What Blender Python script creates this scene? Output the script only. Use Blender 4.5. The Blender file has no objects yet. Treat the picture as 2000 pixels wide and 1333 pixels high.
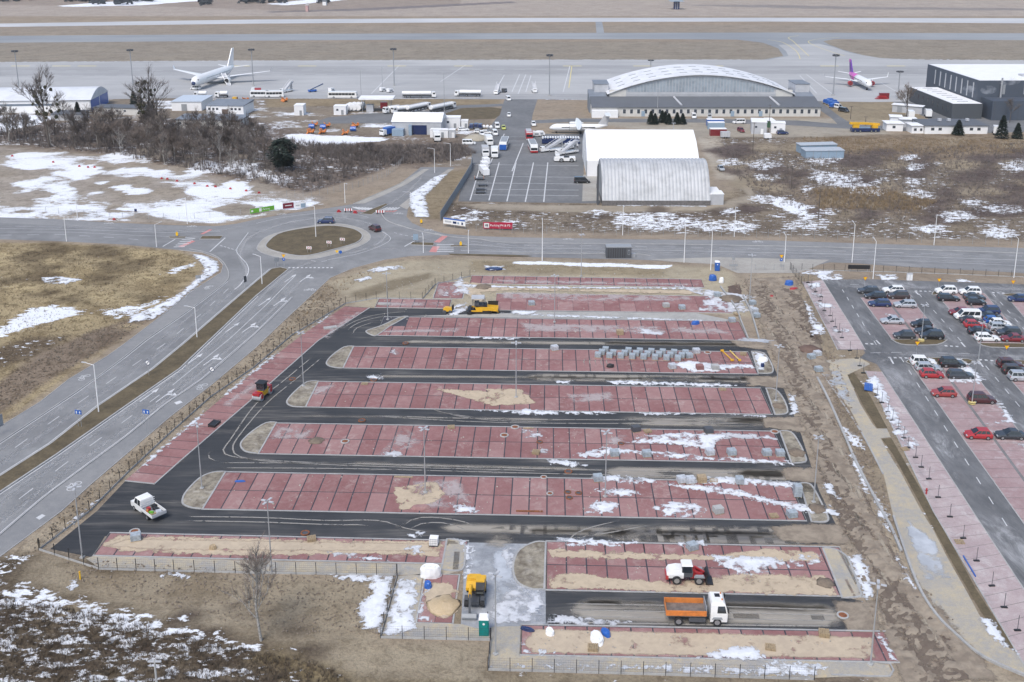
import bpy, bmesh, math, random
import numpy as np
from mathutils import Vector, Matrix
from mathutils.geometry import tessellate_polygon
random.seed(7); rng = np.random.default_rng(7)
R = math.radians
scene = bpy.context.scene
col = scene.collection
# ------------------------------------------------------------------ camera
F, PITCH, CY, CX, CAMH = 2047.0, R(14.33), 383.0, 1000.0, 77.7
cd = bpy.data.cameras.new('camera'); cam = bpy.data.objects.new('camera', cd); col.objects.link(cam)
cam.location = (0, 0, CAMH); cam.rotation_euler = (R(90)-PITCH, 0, 0)
cd.sensor_width = 36; cd.sensor_fit = 'HORIZONTAL'; cd.lens = 36*F/2000
cd.shift_x = 0; cd.shift_y = -(666.5-CY)/2000
cd.clip_start = 1; cd.clip_end = 12000
scene.camera = cam
scene.cycles.volume_bounces = 1; scene.cycles.max_bounces = 6; scene.cycles.diffuse_bounces = 2; scene.cycles.glossy_bounces = 2; scene.cycles.transparent_max_bounces = 12
scene.render.resolution_x = 1024; scene.render.resolution_y = 682
# ------------------------------------------------------------------ light: flat winter overcast
SUN_EL, SUN_AZ = R(55), R(205)
w = bpy.data.worlds.new('World'); scene.world = w; w.use_nodes = True
wn = w.node_tree; wn.nodes.clear()
sky = wn.nodes.new('ShaderNodeTexSky'); sky.sky_type = 'NISHITA'; sky.sun_disc = False
sky.sun_elevation = SUN_EL; sky.sun_rotation = SUN_AZ; sky.dust_density = 2.2; sky.air_density = 1.0; sky.ozone_density = 1.0
bg = wn.nodes.new('ShaderNodeBackground'); bg.inputs[1].default_value = 0.12
wo = wn.nodes.new('ShaderNodeOutputWorld')
wn.links.new(sky.outputs[0], bg.inputs[0]); wn.links.new(bg.outputs[0], wo.inputs[0])
sl = bpy.data.lights.new('sun', 'SUN'); sl.energy = 1.5; sl.angle = R(22); sl.color = (1.0, .975, .94)
so = bpy.data.objects.new('sun', sl); col.objects.link(so)
so.rotation_euler = Vector((-math.sin(SUN_AZ)*math.cos(SUN_EL), -math.cos(SUN_AZ)*math.cos(SUN_EL), -math.sin(SUN_EL))).to_track_quat('-Z', 'Y').to_euler()
scene.view_settings.view_transform = 'Standard'; scene.view_settings.look = 'None'
scene.view_settings.exposure = 0.66; scene.view_settings.gamma = 1.0; scene.view_settings.use_curve_mapping = False
# ------------------------------------------------------------------ pixel -> ground
CP, SP = math.cos(PITCH), math.sin(PITCH)
def G(px, py, h=0.0):
    u = (px-CX)/F; v = (CY-py)/F
    dz = -SP+v*CP; t = -(CAMH-h)/dz
    return Vector((u*t, (CP+v*SP)*t, h))
def G2(px, py): g = G(px, py); return (g.x, g.y)
def GP(pts): return [G2(*q) for q in pts]
def HT(px, yb, yt):
    D = G(px, yb).y; lo, hi = 0, 70
    for _ in range(40):
        m = (lo+hi)/2; z = D*CP+(CAMH-m)*SP; y = CY+F*((CAMH-m)*CP-D*SP)/z
        if y > yt: lo = m
        else: hi = m
    return m
def ANG(a, b):
    d = G(*b)-G(*a); return math.atan2(d.y, d.x)
def smooth(pts, n=4, closed=False):
    out = []; N = len(pts)
    rngi = range(N) if closed else range(N-1)
    for i in rngi:
        if closed: p0, p1, p2, p3 = pts[i-1], pts[i], pts[(i+1) % N], pts[(i+2) % N]
        else: p0, p1, p2, p3 = pts[max(i-1, 0)], pts[i], pts[i+1], pts[min(i+2, N-1)]
        for k in range(n):
            t = k/n; t2 = t*t; t3 = t2*t
            out.append(tuple(.5*(2*p1[j]+(p2[j]-p0[j])*t+(2*p0[j]-5*p1[j]+4*p2[j]-p3[j])*t2+(3*p1[j]-p0[j]-3*p2[j]+p3[j])*t3) for j in range(2)))
    if not closed: out.append(tuple(pts[-1]))
    return out
def resample(pts, step):
    P = [Vector(q).to_2d() for q in pts]; out = [P[0].copy()]; acc = 0
    for a, b in zip(P, P[1:]):
        L = (b-a).length
        if L < 1e-6: continue
        d = step-acc
        while d <= L:
            out.append(a+(b-a)*(d/L)); d += step
        acc = (acc+L) % step if L+acc >= step else acc+L
    return [tuple(q) for q in out]
# ------------------------------------------------------------------ materials
MATS = {}
def nm(name):
    m = bpy.data.materials.new(name); m.use_nodes = True; MATS[name] = m
    nt = m.node_tree; b = nt.nodes['Principled BSDF']; return m, nt, b
def nd(nt, t, **kw):
    n = nt.nodes.new(t)
    for k, v in kw.items(): setattr(n, k, v)
    return n
def pos(nt, scale=(1, 1, 1), rot=0, obj=False):
    if obj: o = nd(nt, 'ShaderNodeTexCoord').outputs['Object']
    else: o = nd(nt, 'ShaderNodeNewGeometry').outputs['Position']
    mp = nd(nt, 'ShaderNodeMapping'); mp.inputs['Scale'].default_value = scale; mp.inputs['Rotation'].default_value = (0, 0, rot)
    nt.links.new(o, mp.inputs[0]); return mp.outputs[0]
def noise(nt, vec, scale, detail=4, rough=.6, dist=0):
    n = nd(nt, 'ShaderNodeTexNoise'); n.inputs['Scale'].default_value = scale; n.inputs['Detail'].default_value = detail
    n.inputs['Roughness'].default_value = rough; n.inputs['Distortion'].default_value = dist
    nt.links.new(vec, n.inputs['Vector']); return n.outputs[0]
def ss(nt, v, a, b, lo=0., hi=1.):
    n = nd(nt, 'ShaderNodeMapRange'); n.interpolation_type = 'SMOOTHSTEP'
    n.inputs[1].default_value = a; n.inputs[2].default_value = b; n.inputs[3].default_value = lo; n.inputs[4].default_value = hi
    nt.links.new(v, n.inputs[0]); return n.outputs[0]
def mth(nt, op, a, b=None):
    n = nd(nt, 'ShaderNodeMath', operation=op)
    for i, x in enumerate((a, b)):
        if x is None: continue
        if isinstance(x, (int, float)): n.inputs[i].default_value = x
        else: nt.links.new(x, n.inputs[i])
    return n.outputs[0]
def mixc(nt, fac, a, b, mode='MIX'):
    n = nd(nt, 'ShaderNodeMix', data_type='RGBA', blend_type=mode)
    for i, x in ((0, fac), (6, a), (7, b)):
        if isinstance(x, (int, float)): n.inputs[i].default_value = x
        elif isinstance(x, tuple): n.inputs[i].default_value = (*x, 1) if len(x) == 3 else x
        else: nt.links.new(x, n.inputs[i])
    return n.outputs[2]
def attr(nt, name, out=2):
    n = nd(nt, 'ShaderNodeAttribute'); n.attribute_name = name; return n.outputs[out]
def bump(nt, b, h, strength, dist):
    n = nd(nt, 'ShaderNodeBump'); n.inputs['Strength'].default_value = strength; n.inputs['Distance'].default_value = dist
    nt.links.new(h, n.inputs['Height']); nt.links.new(n.outputs[0], b.inputs['Normal'])
def plain(name, c, rough=.6, metal=0, var=.12, sc=2.0, coat=0, spec=.5):
    """object paint / metal / plastic with a little grime"""
    m, nt, b = nm(name); v = pos(nt, obj=True)
    n = noise(nt, v, sc, 3); f = ss(nt, n, .35, .75)
    dk = tuple(x*(1-var*1.6)+.01 for x in c)
    nt.links.new(mixc(nt, f, tuple(c), dk), b.inputs['Base Color'])
    b.inputs['Roughness'].default_value = rough; b.inputs['Metallic'].default_value = metal
    b.inputs['Coat Weight'].default_value = coat; b.inputs['Specular IOR Level'].default_value = spec
    return m
def surf(name, c1, c2, s1=.12, s2=1.5, amt=.5, dust=None, dustamt=.5, rough=.9, st=(1, 1, 1), rot=0, bmp=0, spec=.25, ov=0):
    """world-space ground surface: two colours by two noise scales, optional dust"""
    m, nt, b = nm(name)
    v = pos(nt); vs = pos(nt, st, rot)
    a = noise(nt, v, s1, 4); f = noise(nt, vs, s2, 5, .7)
    k = mth(nt, 'ADD', mth(nt, 'MULTIPLY', a, .55), mth(nt, 'MULTIPLY', f, .45))
    c = mixc(nt, ss(nt, k, .5-.18*amt-.05, .5+.18*amt+.05), c1, c2)
    fine = noise(nt, v, 9., 2); c = mixc(nt, ss(nt, fine, .3, .7, 0, .16), c, (.02, .02, .02))
    if dust:
        d = noise(nt, vs, s2*.6, 6, .75, .6)
        d2 = noise(nt, v, s1*.7, 3)
        c = mixc(nt, mth(nt, 'MULTIPLY', ss(nt, d, .45, .75), mth(nt, 'MULTIPLY', ss(nt, d2, .35, .65), dustamt)), c, dust)
    if ov:
        r_ = nd(nt, 'ShaderNodeObjectInfo').outputs['Random']; c = mixc(nt, ss(nt, r_, 0, 1, 0, ov), c, (.17, .085, .08)); c = mixc(nt, ss(nt, r_, .6, 0, 0, ov*.7), c, (.46, .36, .33))
    nt.links.new(c, b.inputs['Base Color']); b.inputs['Roughness'].default_value = rough; b.inputs['Specular IOR Level'].default_value = spec
    if bmp: bump(nt, b, f, .6, bmp)
    return m
def patchmat(name, c1, c2, nscale=.8, amp=2.0, soft=.12, maxa=1.0, break_amt=0., rough=.9, st=(1, 1, 1), rot=0, rim=None):
    """overlay (snow, sand, dust): its ragged rim comes from the distance-to-edge attribute 'd' plus noise"""
    m, nt, b = nm(name); v = pos(nt); vs = pos(nt, st, rot)
    n = noise(nt, vs, nscale, 6, .68, .3)
    n2 = noise(nt, vs, nscale*.3, 3)
    e = mth(nt, 'ADD', attr(nt, 'd'), mth(nt, 'MULTIPLY', mth(nt, 'SUBTRACT', n, .5), amp*2))
    a = ss(nt, e, 0, soft)
    if break_amt: a = mth(nt, 'MULTIPLY', a, ss(nt, mth(nt, 'ADD', mth(nt, 'MULTIPLY', n2, .6), mth(nt, 'MULTIPLY', n, .4)), .5+.2*(break_amt-.5)-.06, .5+.2*(break_amt-.5)+.06))
    if maxa < 1: a = mth(nt, 'MULTIPLY', a, maxa)
    cc = mixc(nt, ss(nt, n, .35, .65), c1, c2)
    if rim:
        cc = mixc(nt, ss(nt, e, .9, .05, 0, .75), cc, rim); cc = mixc(nt, ss(nt, noise(nt, v, .35, 4), .48, .66, 0, .55), cc, rim); bump(nt, b, n, .5, .15)
    nt.links.new(cc, b.inputs['Base Color']); nt.links.new(a, b.inputs['Alpha'])
    b.inputs['Roughness'].default_value = rough; b.inputs['Specular IOR Level'].default_value = .2
    return m
ASPH_NEW = surf('asphalt_new', (.034, .037, .042), (.066, .068, .071), .08, .9, .7, dust=(.25, .23, .205), dustamt=.75, rough=.8, st=(.07, 1, 1), rot=R(2))
ROAD = surf('asphalt_road', (.185, .186, .188), (.265, .266, .267), .05, .5, .8, rough=.85, dust=(.36, .36, .355), dustamt=.5, st=(.4, .4, 1))
LOT_OLD = surf('asphalt_car_park', (.105, .107, .11), (.19, .192, .196), .09, .6, .7, rough=.75, dust=(.42, .42, .425), dustamt=1., st=(1, .3, 1))
APRON = surf('concrete_apron', (.36, .36, .36), (.47, .47, .465), .015, .12, .7, st=(.15, 1, 1), rough=.85)
APRON_D = surf('concrete_apron_worn', (.30, .30, .30), (.40, .40, .40), .02, .12, .7, st=(.12, 1, 1), rough=.85)
RUNWAY = surf('runway', (.45, .46, .475), (.56, .565, .57), .01, .08, .5, st=(.05, 1, 1))
TAXI = surf('taxiway', (.24, .255, .27), (.33, .345, .355), .01, .08, .7, st=(.05, 1, 1))
YARD = surf('asphalt_yard', (.14, .145, .15), (.205, .208, .212), .06, .6, .7, dust=(.28, .27, .26), dustamt=.5)
PATHM = surf('cycle_path', (.225, .227, .23), (.285, .283, .28), .06, .8, .5)
PALE = surf('pale_paving', (.33, .31, .28), (.42, .40, .36), .2, 1.2, .6)
RED = surf('red_pavers', (.255, .115, .112), (.345, .185, .178), .16, 1.1, .8, ov=.28, dust=(.46, .39, .355), dustamt=.8, rough=.85)
RED_OLD = surf('red_pavers_worn', (.32, .215, .215), (.40, .295, .29), .12, .9, .8, dust=(.52, .48, .475), dustamt=.85, rough=.85)
RED_PALE = surf('dusty_pale_pavers', (.38, .30, .30), (.48, .40, .39), .14, .9, .8, dust=(.60, .58, .57), dustamt=.8)
JOINT = surf('dark_pavers', (.045, .047, .06), (.08, .08, .092), .3, 2, .6)
GREYP = surf('grey_pavers', (.33, .325, .315), (.47, .405, .295), .25, 1.5, .6, dust=(.52, .41, .24), dustamt=1.)
KERB = surf('kerb_concrete', (.33, .33, .33), (.45, .445, .43), .4, 3, .6)
SOIL = surf('soil_bed', (.15, .125, .095), (.37, .33, .255), .35, 1.3, .5, dust=(.5, .47, .42), dustamt=.8, bmp=.12)
GRASS_M = surf('dry_grass_bed', (.085, .068, .043), (.17, .135, .082), .35, 2.2, .8, bmp=.1)
MARK = surf('white_road_paint', (.52, .53, .54), (.68, .68, .68), .5, 4, .6)
MARKY = surf('yellow_road_paint', (.62, .52, .22), (.70, .62, .35), .5, 4, .6)
MARKR = surf('red_road_paint', (.52, .20, .19), (.58, .30, .28), .5, 4, .6)
SNOW = patchmat('snow', (.80, .82, .85), (.68, .70, .74), 1.1, 1.9, .3, .96, .2, rim=(.46, .47, .485))
SNOWT = patchmat('snow_thin', (.74, .76, .79), (.60, .61, .64), .9, 1.4, .35, .9, .42, rim=(.44, .44, .45))
SAND = patchmat('sand', (.55, .45, .325), (.46, .375, .275), .9, 1.2, .35, .95, .14)
SANDF = patchmat('sand_full', (.55, .455, .335), (.47, .385, .29), .9, .6, .5, .92, .02)
DUST = patchmat('dust', (.38, .345, .29), (.30, .275, .24), .5, .6, 1.2, .9, .2, st=(.25, 1, 1), rot=R(2))
TRACK = patchmat('tyre_dust', (.42, .40, .365), (.34, .32, .29), 1.4, .12, .12, .75, .15)
WEAR = patchmat('pale_wheel_wear', (.52, .52, .52), (.42, .42, .42), .12, .3, .8, .5, .06, st=(.3, .3, 1))
MUD = patchmat('mud', (.34, .285, .22), (.22, .18, .14), .5, 1.6, .8, .95)
MUDD = patchmat('wet_mud', (.15, .105, .085), (.115, .085, .07), .9, .6, .3, .9)
RUTD = patchmat('dark_rut', (.20, .16, .125), (.16, .125, .10), 1.2, .35, .3, .75, .25)
RUT = patchmat('wheel_rut', (.45, .395, .315), (.36, .31, .24), 1.2, .35, .3, .8, .3)
WET = patchmat('slush', (.56, .59, .63), (.40, .425, .46), .45, 1.2, .5, .85, .4)
HAZE = patchmat('pale_film', (.46, .46, .465), (.40, .40, .41), .35, 1.5, 2.5, .6, .3)
EFF = patchmat('white_efflorescence', (.62, .58, .57), (.52, .46, .45), .8, 1.2, 1.2, .55, .35)
WHITE = plain('white_paint', (.80, .80, .79), .35, coat=.3, var=.05)
WHITE_R = plain('white_sheet', (.80, .80, .80), .7, var=.05, sc=.3)
LGREY = plain('light_grey', (.46, .47, .49), .6, var=.1, sc=.5)
GREY = plain('grey_metal', (.30, .315, .33), .5, var=.1)
GALV = plain('galvanised_steel', (.42, .43, .445), .45, .3, .1)
DGREY = plain('dark_grey', (.075, .08, .09), .6)
BLACK = plain('black_plastic', (.018, .018, .02), .5)
RUBBER = plain('tyre_rubber', (.022, .022, .024), .85)
RIM = plain('wheel_rim', (.40, .41, .42), .35, .6)
GLASS = plain('dark_glass', (.018, .024, .03), .08, spec=.8, var=0)
WINDOW = plain('window_glass', (.05, .06, .075), .12, spec=.8, var=0)
YELLOW = plain('machine_yellow', (.72, .40, .02), .45, coat=.2)
SIGNY = plain('sign_yellow', (.85, .50, .01), .4, var=0)
ORANGE = plain('orange_paint', (.66, .22, .05), .5, var=.2)
REDP = plain('red_paint', (.40, .025, .03), .35, coat=.4)
DRED = plain('dark_red_paint', (.20, .02, .025), .3, coat=.5)
MAROON = plain('maroon_paint', (.07, .018, .02), .3, coat=.5)
BLUE = plain('blue_paint', (.02, .11, .42), .4, coat=.2)
NAVY = plain('navy_paint', (.012, .028, .10), .25, coat=.6)
LBLUE = plain('pale_blue', (.27, .36, .45), .6)
TEAL = plain('teal_plastic', (.0, .22, .20), .5)
GREEN = plain('green_sheet', (.14, .42, .03), .5)
SILVER = plain('silver_paint', (.50, .52, .54), .3, .3, coat=.5)
BLACKP = plain('black_car_paint', (.012, .013, .015), .2, coat=.7)
GREYP2 = plain('dark_grey_car_paint', (.05, .055, .062), .25, .2, coat=.6)
BROWNP = plain('brown_car_paint', (.06, .045, .042), .25, .2, coat=.6)
BLUEC = plain('blue_car_paint', (.01, .09, .33), .25, coat=.6)
PURPLE = plain('purple_paint', (.12, .03, .30), .35)
PINK = plain('pink_paint', (.55, .12, .42), .4)
WOOD = plain('raw_wood', (.42, .32, .20), .8, var=.3, sc=6)
RUST = plain('rusty_iron', (.28, .10, .04), .8, var=.4, sc=5)
CONC = plain('concrete', (.42, .42, .41), .85, var=.15, sc=2)
PALLETG = plain('grey_paver_stack', (.38, .425, .46), .45, var=.25, sc=3)
WRAP = plain('cloudy_wrap', (.55, .57, .60), .3, var=.25, sc=3)
ROOFD = plain('dark_roof', (.115, .125, .14), .7, var=.1, sc=.3)
ROOFB = plain('blue_grey_roof', (.20, .225, .26), .7, var=.12, sc=.3)
CREAM = plain('cream_wall', (.58, .565, .53), .8, var=.08, sc=.3)
CLAD = plain('anthracite_cladding', (.07, .086, .112), .6, var=.12, sc=.15)
CLADG = plain('grey_cladding', (.075, .083, .092), .6, var=.1, sc=.2)
RIBM = plain('ribbed_sheet', (.47, .48, .49), .55, .1, .16, sc=.35)
BARK = plain('bark', (.12, .10, .085), .9, var=.3, sc=3)
BIRCH = plain('birch_bark', (.42, .40, .37), .9, var=.4, sc=3)
TWIG = plain('twigs', (.185, .16, .147), .95, var=.3, sc=.5)
TWIG2 = plain('reddish_twigs', (.20, .16, .135), .95, var=.3, sc=.5)
MISTLE = plain('mistletoe', (.045, .045, .02), .95, var=.3)
NEEDLE = plain('needles', (.018, .032, .022), .95, var=.3)
# ------------------------------------------------------------------ object helpers
def tag(o, label=None, cat=None, group=None, kind=None):
    for k, v in (('label', label), ('category', cat), ('group', group), ('kind', kind)):
        if v: o[k] = v
    return o
def thing(name, label, cat, loc=(0, 0, 0), rz=0, group=None):
    o = bpy.data.objects.new(name, None); col.objects.link(o); o.empty_display_size = .3
    o.location = loc; o.rotation_euler = (0, 0, rz); return tag(o, label, cat, group)
def clone(o, loc=None, rz=None, label=None, parent=None, sc=None):
    c = o.copy(); col.objects.link(c)
    if parent is not None: c.parent = parent
    if loc is not None: c.location = loc
    if rz is not None: c.rotation_euler = (0, 0, rz)
    if sc is not None: c.scale = (sc, sc, sc) if isinstance(sc, (int, float)) else sc
    if label: c['label'] = label
    for ch in KIDS.get(o.name, []):
        clone(ch, parent=c)
        KIDS.setdefault(c.name, [])
    return c
KIDS = {}
class MB:
    def __init__(s): s.v = []; s.f = []; s.m = []; s.cut = []
    def add(s, vs, fs, mi=0):
        b = len(s.v); s.cut.append((b, len(s.f))); s.v += [tuple(q) for q in vs]
        for q in fs: s.f.append(tuple(b+i for i in q)); s.m.append(mi)
        return s
    def box(s, c, d, rz=0, mi=0, taper=1.0, ry=0):
        hx, hy, hz = d[0]/2, d[1]/2, d[2]/2
        M = Matrix.Rotation(rz, 3, 'Z') @ Matrix.Rotation(ry, 3, 'Y'); C = Vector(c)
        vs = [C+M @ Vector((sx*hx*(taper if sz > 0 else 1), sy*hy*(taper if sz > 0 else 1), sz*hz)) for sz in (-1, 1) for sx, sy in ((-1, -1), (1, -1), (1, 1), (-1, 1))]
        return s.add(vs, [(3, 2, 1, 0), (4, 5, 6, 7), (0, 1, 5, 4), (1, 2, 6, 5), (2, 3, 7, 6), (3, 0, 4, 7)], mi)
    def prism(s, prof, y0, y1, mi=0):      # profile in x,z extruded along y
        n = len(prof)
        s.add([(x, y0, z) for x, z in prof]+[(x, y1, z) for x, z in prof],
              [tuple(range(n)), tuple(range(2*n-1, n-1, -1))]+[(i, i+n, (i+1) % n+n, (i+1) % n) for i in range(n)], mi)
        return s
    def prismx(s, prof, x0, x1, mi=0):     # profile in y,z extruded along x
        n = len(prof)
        return s.add([(x0, y, z) for y, z in prof]+[(x1, y, z) for y, z in prof],
              [tuple(range(n-1, -1, -1)), tuple(range(n, 2*n))]+[(i, (i+1) % n, (i+1) % n+n, i+n) for i in range(n)], mi)
    def poly(s, pts, z0, z1, mi=0):        # plan polygon extruded
        n = len(pts); A = sum(pts[i][0]*pts[(i+1) % n][1]-pts[(i+1) % n][0]*pts[i][1] for i in range(n))
        if A < 0: pts = pts[::-1]
        tri = tessellate_polygon([[Vector((x, y, 0)) for x, y in pts]])
        b = [(x, y, z0) for x, y in pts]; t = [(x, y, z1) for x, y in pts]
        fs = []
        for a, q, c in tri:
            pa, pb, pc = pts[a], pts[q], pts[c]
            if (pb[0]-pa[0])*(pc[1]-pa[1])-(pc[0]-pa[0])*(pb[1]-pa[1]) < 0: a, q, c = c, q, a
            fs.append((a+n, q+n, c+n))
        fs += [(i, (i+1) % n, (i+1) % n+n, i+n) for i in range(n)]
        return s.add(b+t, fs, mi)
    def cyl(s, p0, p1, r0, r1=None, n=8, mi=0, cap=True):
        r1 = r0 if r1 is None else r1
        p0, p1 = Vector(p0), Vector(p1); d = (p1-p0).normalized()
        u = d.orthogonal().normalized(); w_ = d.cross(u)
        vs = []
        for P, r in ((p0, r0), (p1, r1)):
            vs += [P+(u*math.cos(2*math.pi*i/n)+w_*math.sin(2*math.pi*i/n))*r for i in range(n)]
        fs = [(i, (i+1) % n, (i+1) % n+n, i+n) for i in range(n)]
        if cap: fs += [tuple(range(n-1, -1, -1)), tuple(range(n, 2*n))]
        return s.add(vs, fs, mi)
    def loft(s, rings, mi=0, cap=True):
        n = len(rings[0]); vs = [q for r in rings for q in r]
        fs = [(k*n+i, k*n+(i+1) % n, (k+1)*n+(i+1) % n, (k+1)*n+i) for k in range(len(rings)-1) for i in range(n)]
        if cap: fs += [tuple(range(n-1, -1, -1)), tuple(range((len(rings)-1)*n, len(rings)*n))]
        return s.add(vs, fs, mi)
    def blob(s, c, r, n=7, m=4, jit=.0, mi=0):
        rings = []; c = Vector(c); r = Vector(r) if not isinstance(r, (int, float)) else Vector((r, r, r))
        for k in range(m+1):
            th = -math.pi/2+math.pi*k/m
            rr = max(math.cos(th), .03)
            rings.append([c+Vector((r.x*rr*math.cos(2*math.pi*i/n), r.y*rr*math.sin(2*math.pi*i/n), r.z*math.sin(th)))*(1+random.uniform(-jit, jit)) for i in range(n)])
        return s.loft(rings, mi)
    def tri(s, a, b, c, mi=0): return s.add([a, b, c], [(0, 1, 2)], mi)
    def split(s):
        out = []
        for i, (a, fa) in enumerate(s.cut):
            b_, fb = s.cut[i+1] if i+1 < len(s.cut) else (len(s.v), len(s.f))
            m = MB(); m.add(s.v[a:b_], [tuple(k-a for k in f) for f in s.f[fa:fb]]); out.append(m)
        return out
    def mesh(s, name, mats, smooth_=False):
        me = bpy.data.meshes.new(name); me.from_pydata(s.v, [], s.f)
        for m in (mats if isinstance(mats, (list, tuple)) else [mats]): me.materials.append(m)
        if any(s.m): me.polygons.foreach_set('material_index', s.m)
        if smooth_: me.polygons.foreach_set('use_smooth', [True]*len(s.f))
        me.update(); return me
    def build(s, name, mats, parent=None, loc=None, rz=0, sm=False):
        return ob(name, s.mesh(name, mats, sm), parent, loc, rz)
def ob(name, me, parent=None, loc=None, rz=0):
    o = bpy.data.objects.new(name, me); col.objects.link(o)
    if parent is not None:
        o.parent = parent; KIDS.setdefault(parent.name, []).append(o)
    if loc is not None: o.location = loc
    o.rotation_euler = (0, 0, rz); return o
def omat(o, m):
    for s in o.material_slots[:1]:
        s.link = 'OBJECT'; s.material = m
# ------------------------------------------------------------------ flat sheets, strips, kerbs, overlays
def sdf(P, poly):
    poly = np.asarray(poly, float); A = poly; B = np.roll(poly, -1, 0)
    d2 = np.full(len(P), 1e18); ins = np.zeros(len(P), bool)
    for a, b in zip(A, B):
        e = b-a; L = max(e@e, 1e-12); w_ = P-a; t = np.clip((w_@e)/L, 0, 1); q = w_-t[:, None]*e
        d2 = np.minimum(d2, (q*q).sum(1))
        c = ((a[1] > P[:, 1]) != (b[1] > P[:, 1])) & (P[:, 0] < (b[0]-a[0])*(P[:, 1]-a[1])/((b[1]-a[1]) if b[1] != a[1] else 1e-12)+a[0])
        ins ^= c
    d = np.sqrt(d2); return np.where(ins, d, -d)
def sheet(name, pts, mat, z, parent=None, px=True):
    P = GP(pts) if px else pts
    m = MB(); n = len(P); tri = tessellate_polygon([[Vector((x, y, 0)) for x, y in P]])
    fs = []
    for a, b, c in tri:
        pa, pb, pc = P[a], P[b], P[c]
        if (pb[0]-pa[0])*(pc[1]-pa[1])-(pc[0]-pa[0])*(pb[1]-pa[1]) < 0: a, b, c = c, b, a
        fs.append((a, b, c))
    m.add([(x, y, z) for x, y in P], fs)
    o = m.build(name, mat, parent)
    if parent is None: o['kind'] = 'structure'
    return o
def strip_mb(m, path, width, z, off=0.):
    P = [Vector(q).to_2d() for q in path]; L = []; Rr = []
    for i, q in enumerate(P):
        t = (P[min(i+1, len(P)-1)]-P[max(i-1, 0)]); t.normalize() if t.length > 0 else None
        n = Vector((-t.y, t.x)); L.append(q+n*(off+width/2)); Rr.append(q+n*(off-width/2))
    k = len(P)
    m.add([(q.x, q.y, z) for q in L]+[(q.x, q.y, z) for q in Rr], [(i+k, i+1+k, i+1, i) for i in range(k-1)])
    return m
def dash_mb(m, path, width, z, on, off_, lat=0.):
    Q = resample(path, .5); i = 0; non = max(int(on/.5), 1); nof = max(int(off_/.5), 1)
    while i+non < len(Q):
        strip_mb(m, Q[i:i+non+1], width, z, lat); i += non+nof
    return m
def kerb_mb(m, path, w_=.2, z0=-.02, z1=.12, closed=False):
    P = [Vector(q).to_2d() for q in path]
    if closed: P = P+[P[0]]
    k = len(P); rings = []
    for i, q in enumerate(P):
        a = P[i-1] if i > 0 else (P[-2] if closed else P[0]); b = P[i+1] if i < k-1 else (P[1] if closed else P[-1])
        t = b-a
        if t.length > 0: t.normalize()
        n = Vector((-t.y, t.x))*w_/2
        rings.append([(q.x+n.x, q.y+n.y, z0), (q.x-n.x, q.y-n.y, z0), (q.x-n.x, q.y-n.y, z1), (q.x+n.x, q.y+n.y, z1)])
    return m.loft(rings, cap=not closed)
def patch(name, polys, mat, z, step=.6, pad=1.2, hgt=0., px=True, kind='stuff', parent=None, rel=0.):
    """overlay sheet(s) with a distance-to-rim attribute; polys = list of outlines"""
    V = []; Fc = []; D = []; base = 0
    for poly in polys:
        P = np.array(GP(poly) if px else poly); st = step
        lo = P.min(0)-pad; hi = P.max(0)+pad
        while (hi-lo).prod()/st**2 > 60000: st *= 1.3
        nx = int((hi[0]-lo[0])/st)+2; ny = int((hi[1]-lo[1])/st)+2
        X, Y = np.meshgrid(lo[0]+st*np.arange(nx), lo[1]+st*np.arange(ny))
        Q = np.stack([X.ravel(), Y.ravel()], 1); d = sdf(Q, P)
        keep = (d > -pad).reshape(ny, nx)
        cell = (keep[:-1, :-1] | keep[1:, :-1] | keep[:-1, 1:] | keep[1:, 1:])
        jj, ii = np.nonzero(cell)
        a = jj*nx+ii; quad = np.stack([a, a+1, a+nx+1, a+nx], 1)
        used, inv = np.unique(quad, return_inverse=True); quad = inv.reshape(quad.shape)
        dd = d[used]; zz = z+hgt*np.clip(dd/1.0, 0, 1)
        if rel: zz = zz+rel*np.clip(dd/2+.2, 0, 1)*rng.uniform(0, 1, len(zz))*(.5+.5*np.sin(Q[used][:, 0]*1.7+Q[used][:, 1]*.35))
        V.append(np.column_stack([Q[used], zz])); Fc.append(quad+base); D.append(dd); base += len(used)
    V = np.concatenate(V); Fc = np.concatenate(Fc); D = np.concatenate(D)
    me = bpy.data.meshes.new(name); me.from_pydata(V.tolist(), [], Fc.tolist()); me.materials.append(mat)
    at = me.attributes.new('d', 'FLOAT', 'POINT'); at.data.foreach_set('value', D.astype(np.float32))
    me.update(); o = ob(name, me, parent)
    if parent is None and kind: o['kind'] = kind
    return o
def lane_patch(name, lanes, mat, z, pad=.4):
    V = []; Fc = []; D = []
    for path, w_ in lanes:
        P = [Vector(q).to_2d() for q in resample(path, 1.5)]
        offs = [-w_/2-pad, -w_/2, 0, w_/2, w_/2+pad]; dv = [-pad, 0, w_/2, 0, -pad]; b0 = len(V)
        for i, q in enumerate(P):
            t = (P[min(i+1, len(P)-1)]-P[max(i-1, 0)]).normalized(); n = Vector((-t.y, t.x))
            k = min(i, len(P)-1-i, 3)/3
            for o_, d_ in zip(offs, dv): V.append((q.x+n.x*o_, q.y+n.y*o_, z)); D.append(d_ if k >= 1 else min(d_, -pad+(d_+pad)*k))
        for i in range(len(P)-1):
            for j in range(4): Fc.append((b0+i*5+j, b0+(i+1)*5+j, b0+(i+1)*5+j+1, b0+i*5+j+1))
    me = bpy.data.meshes.new(name); me.from_pydata(V, [], Fc); me.materials.append(mat)
    at = me.attributes.new('d', 'FLOAT', 'POINT'); at.data.foreach_set('value', np.array(D, np.float32)); me.update()
    o = ob(name, me); o['kind'] = 'stuff'; return o
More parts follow.
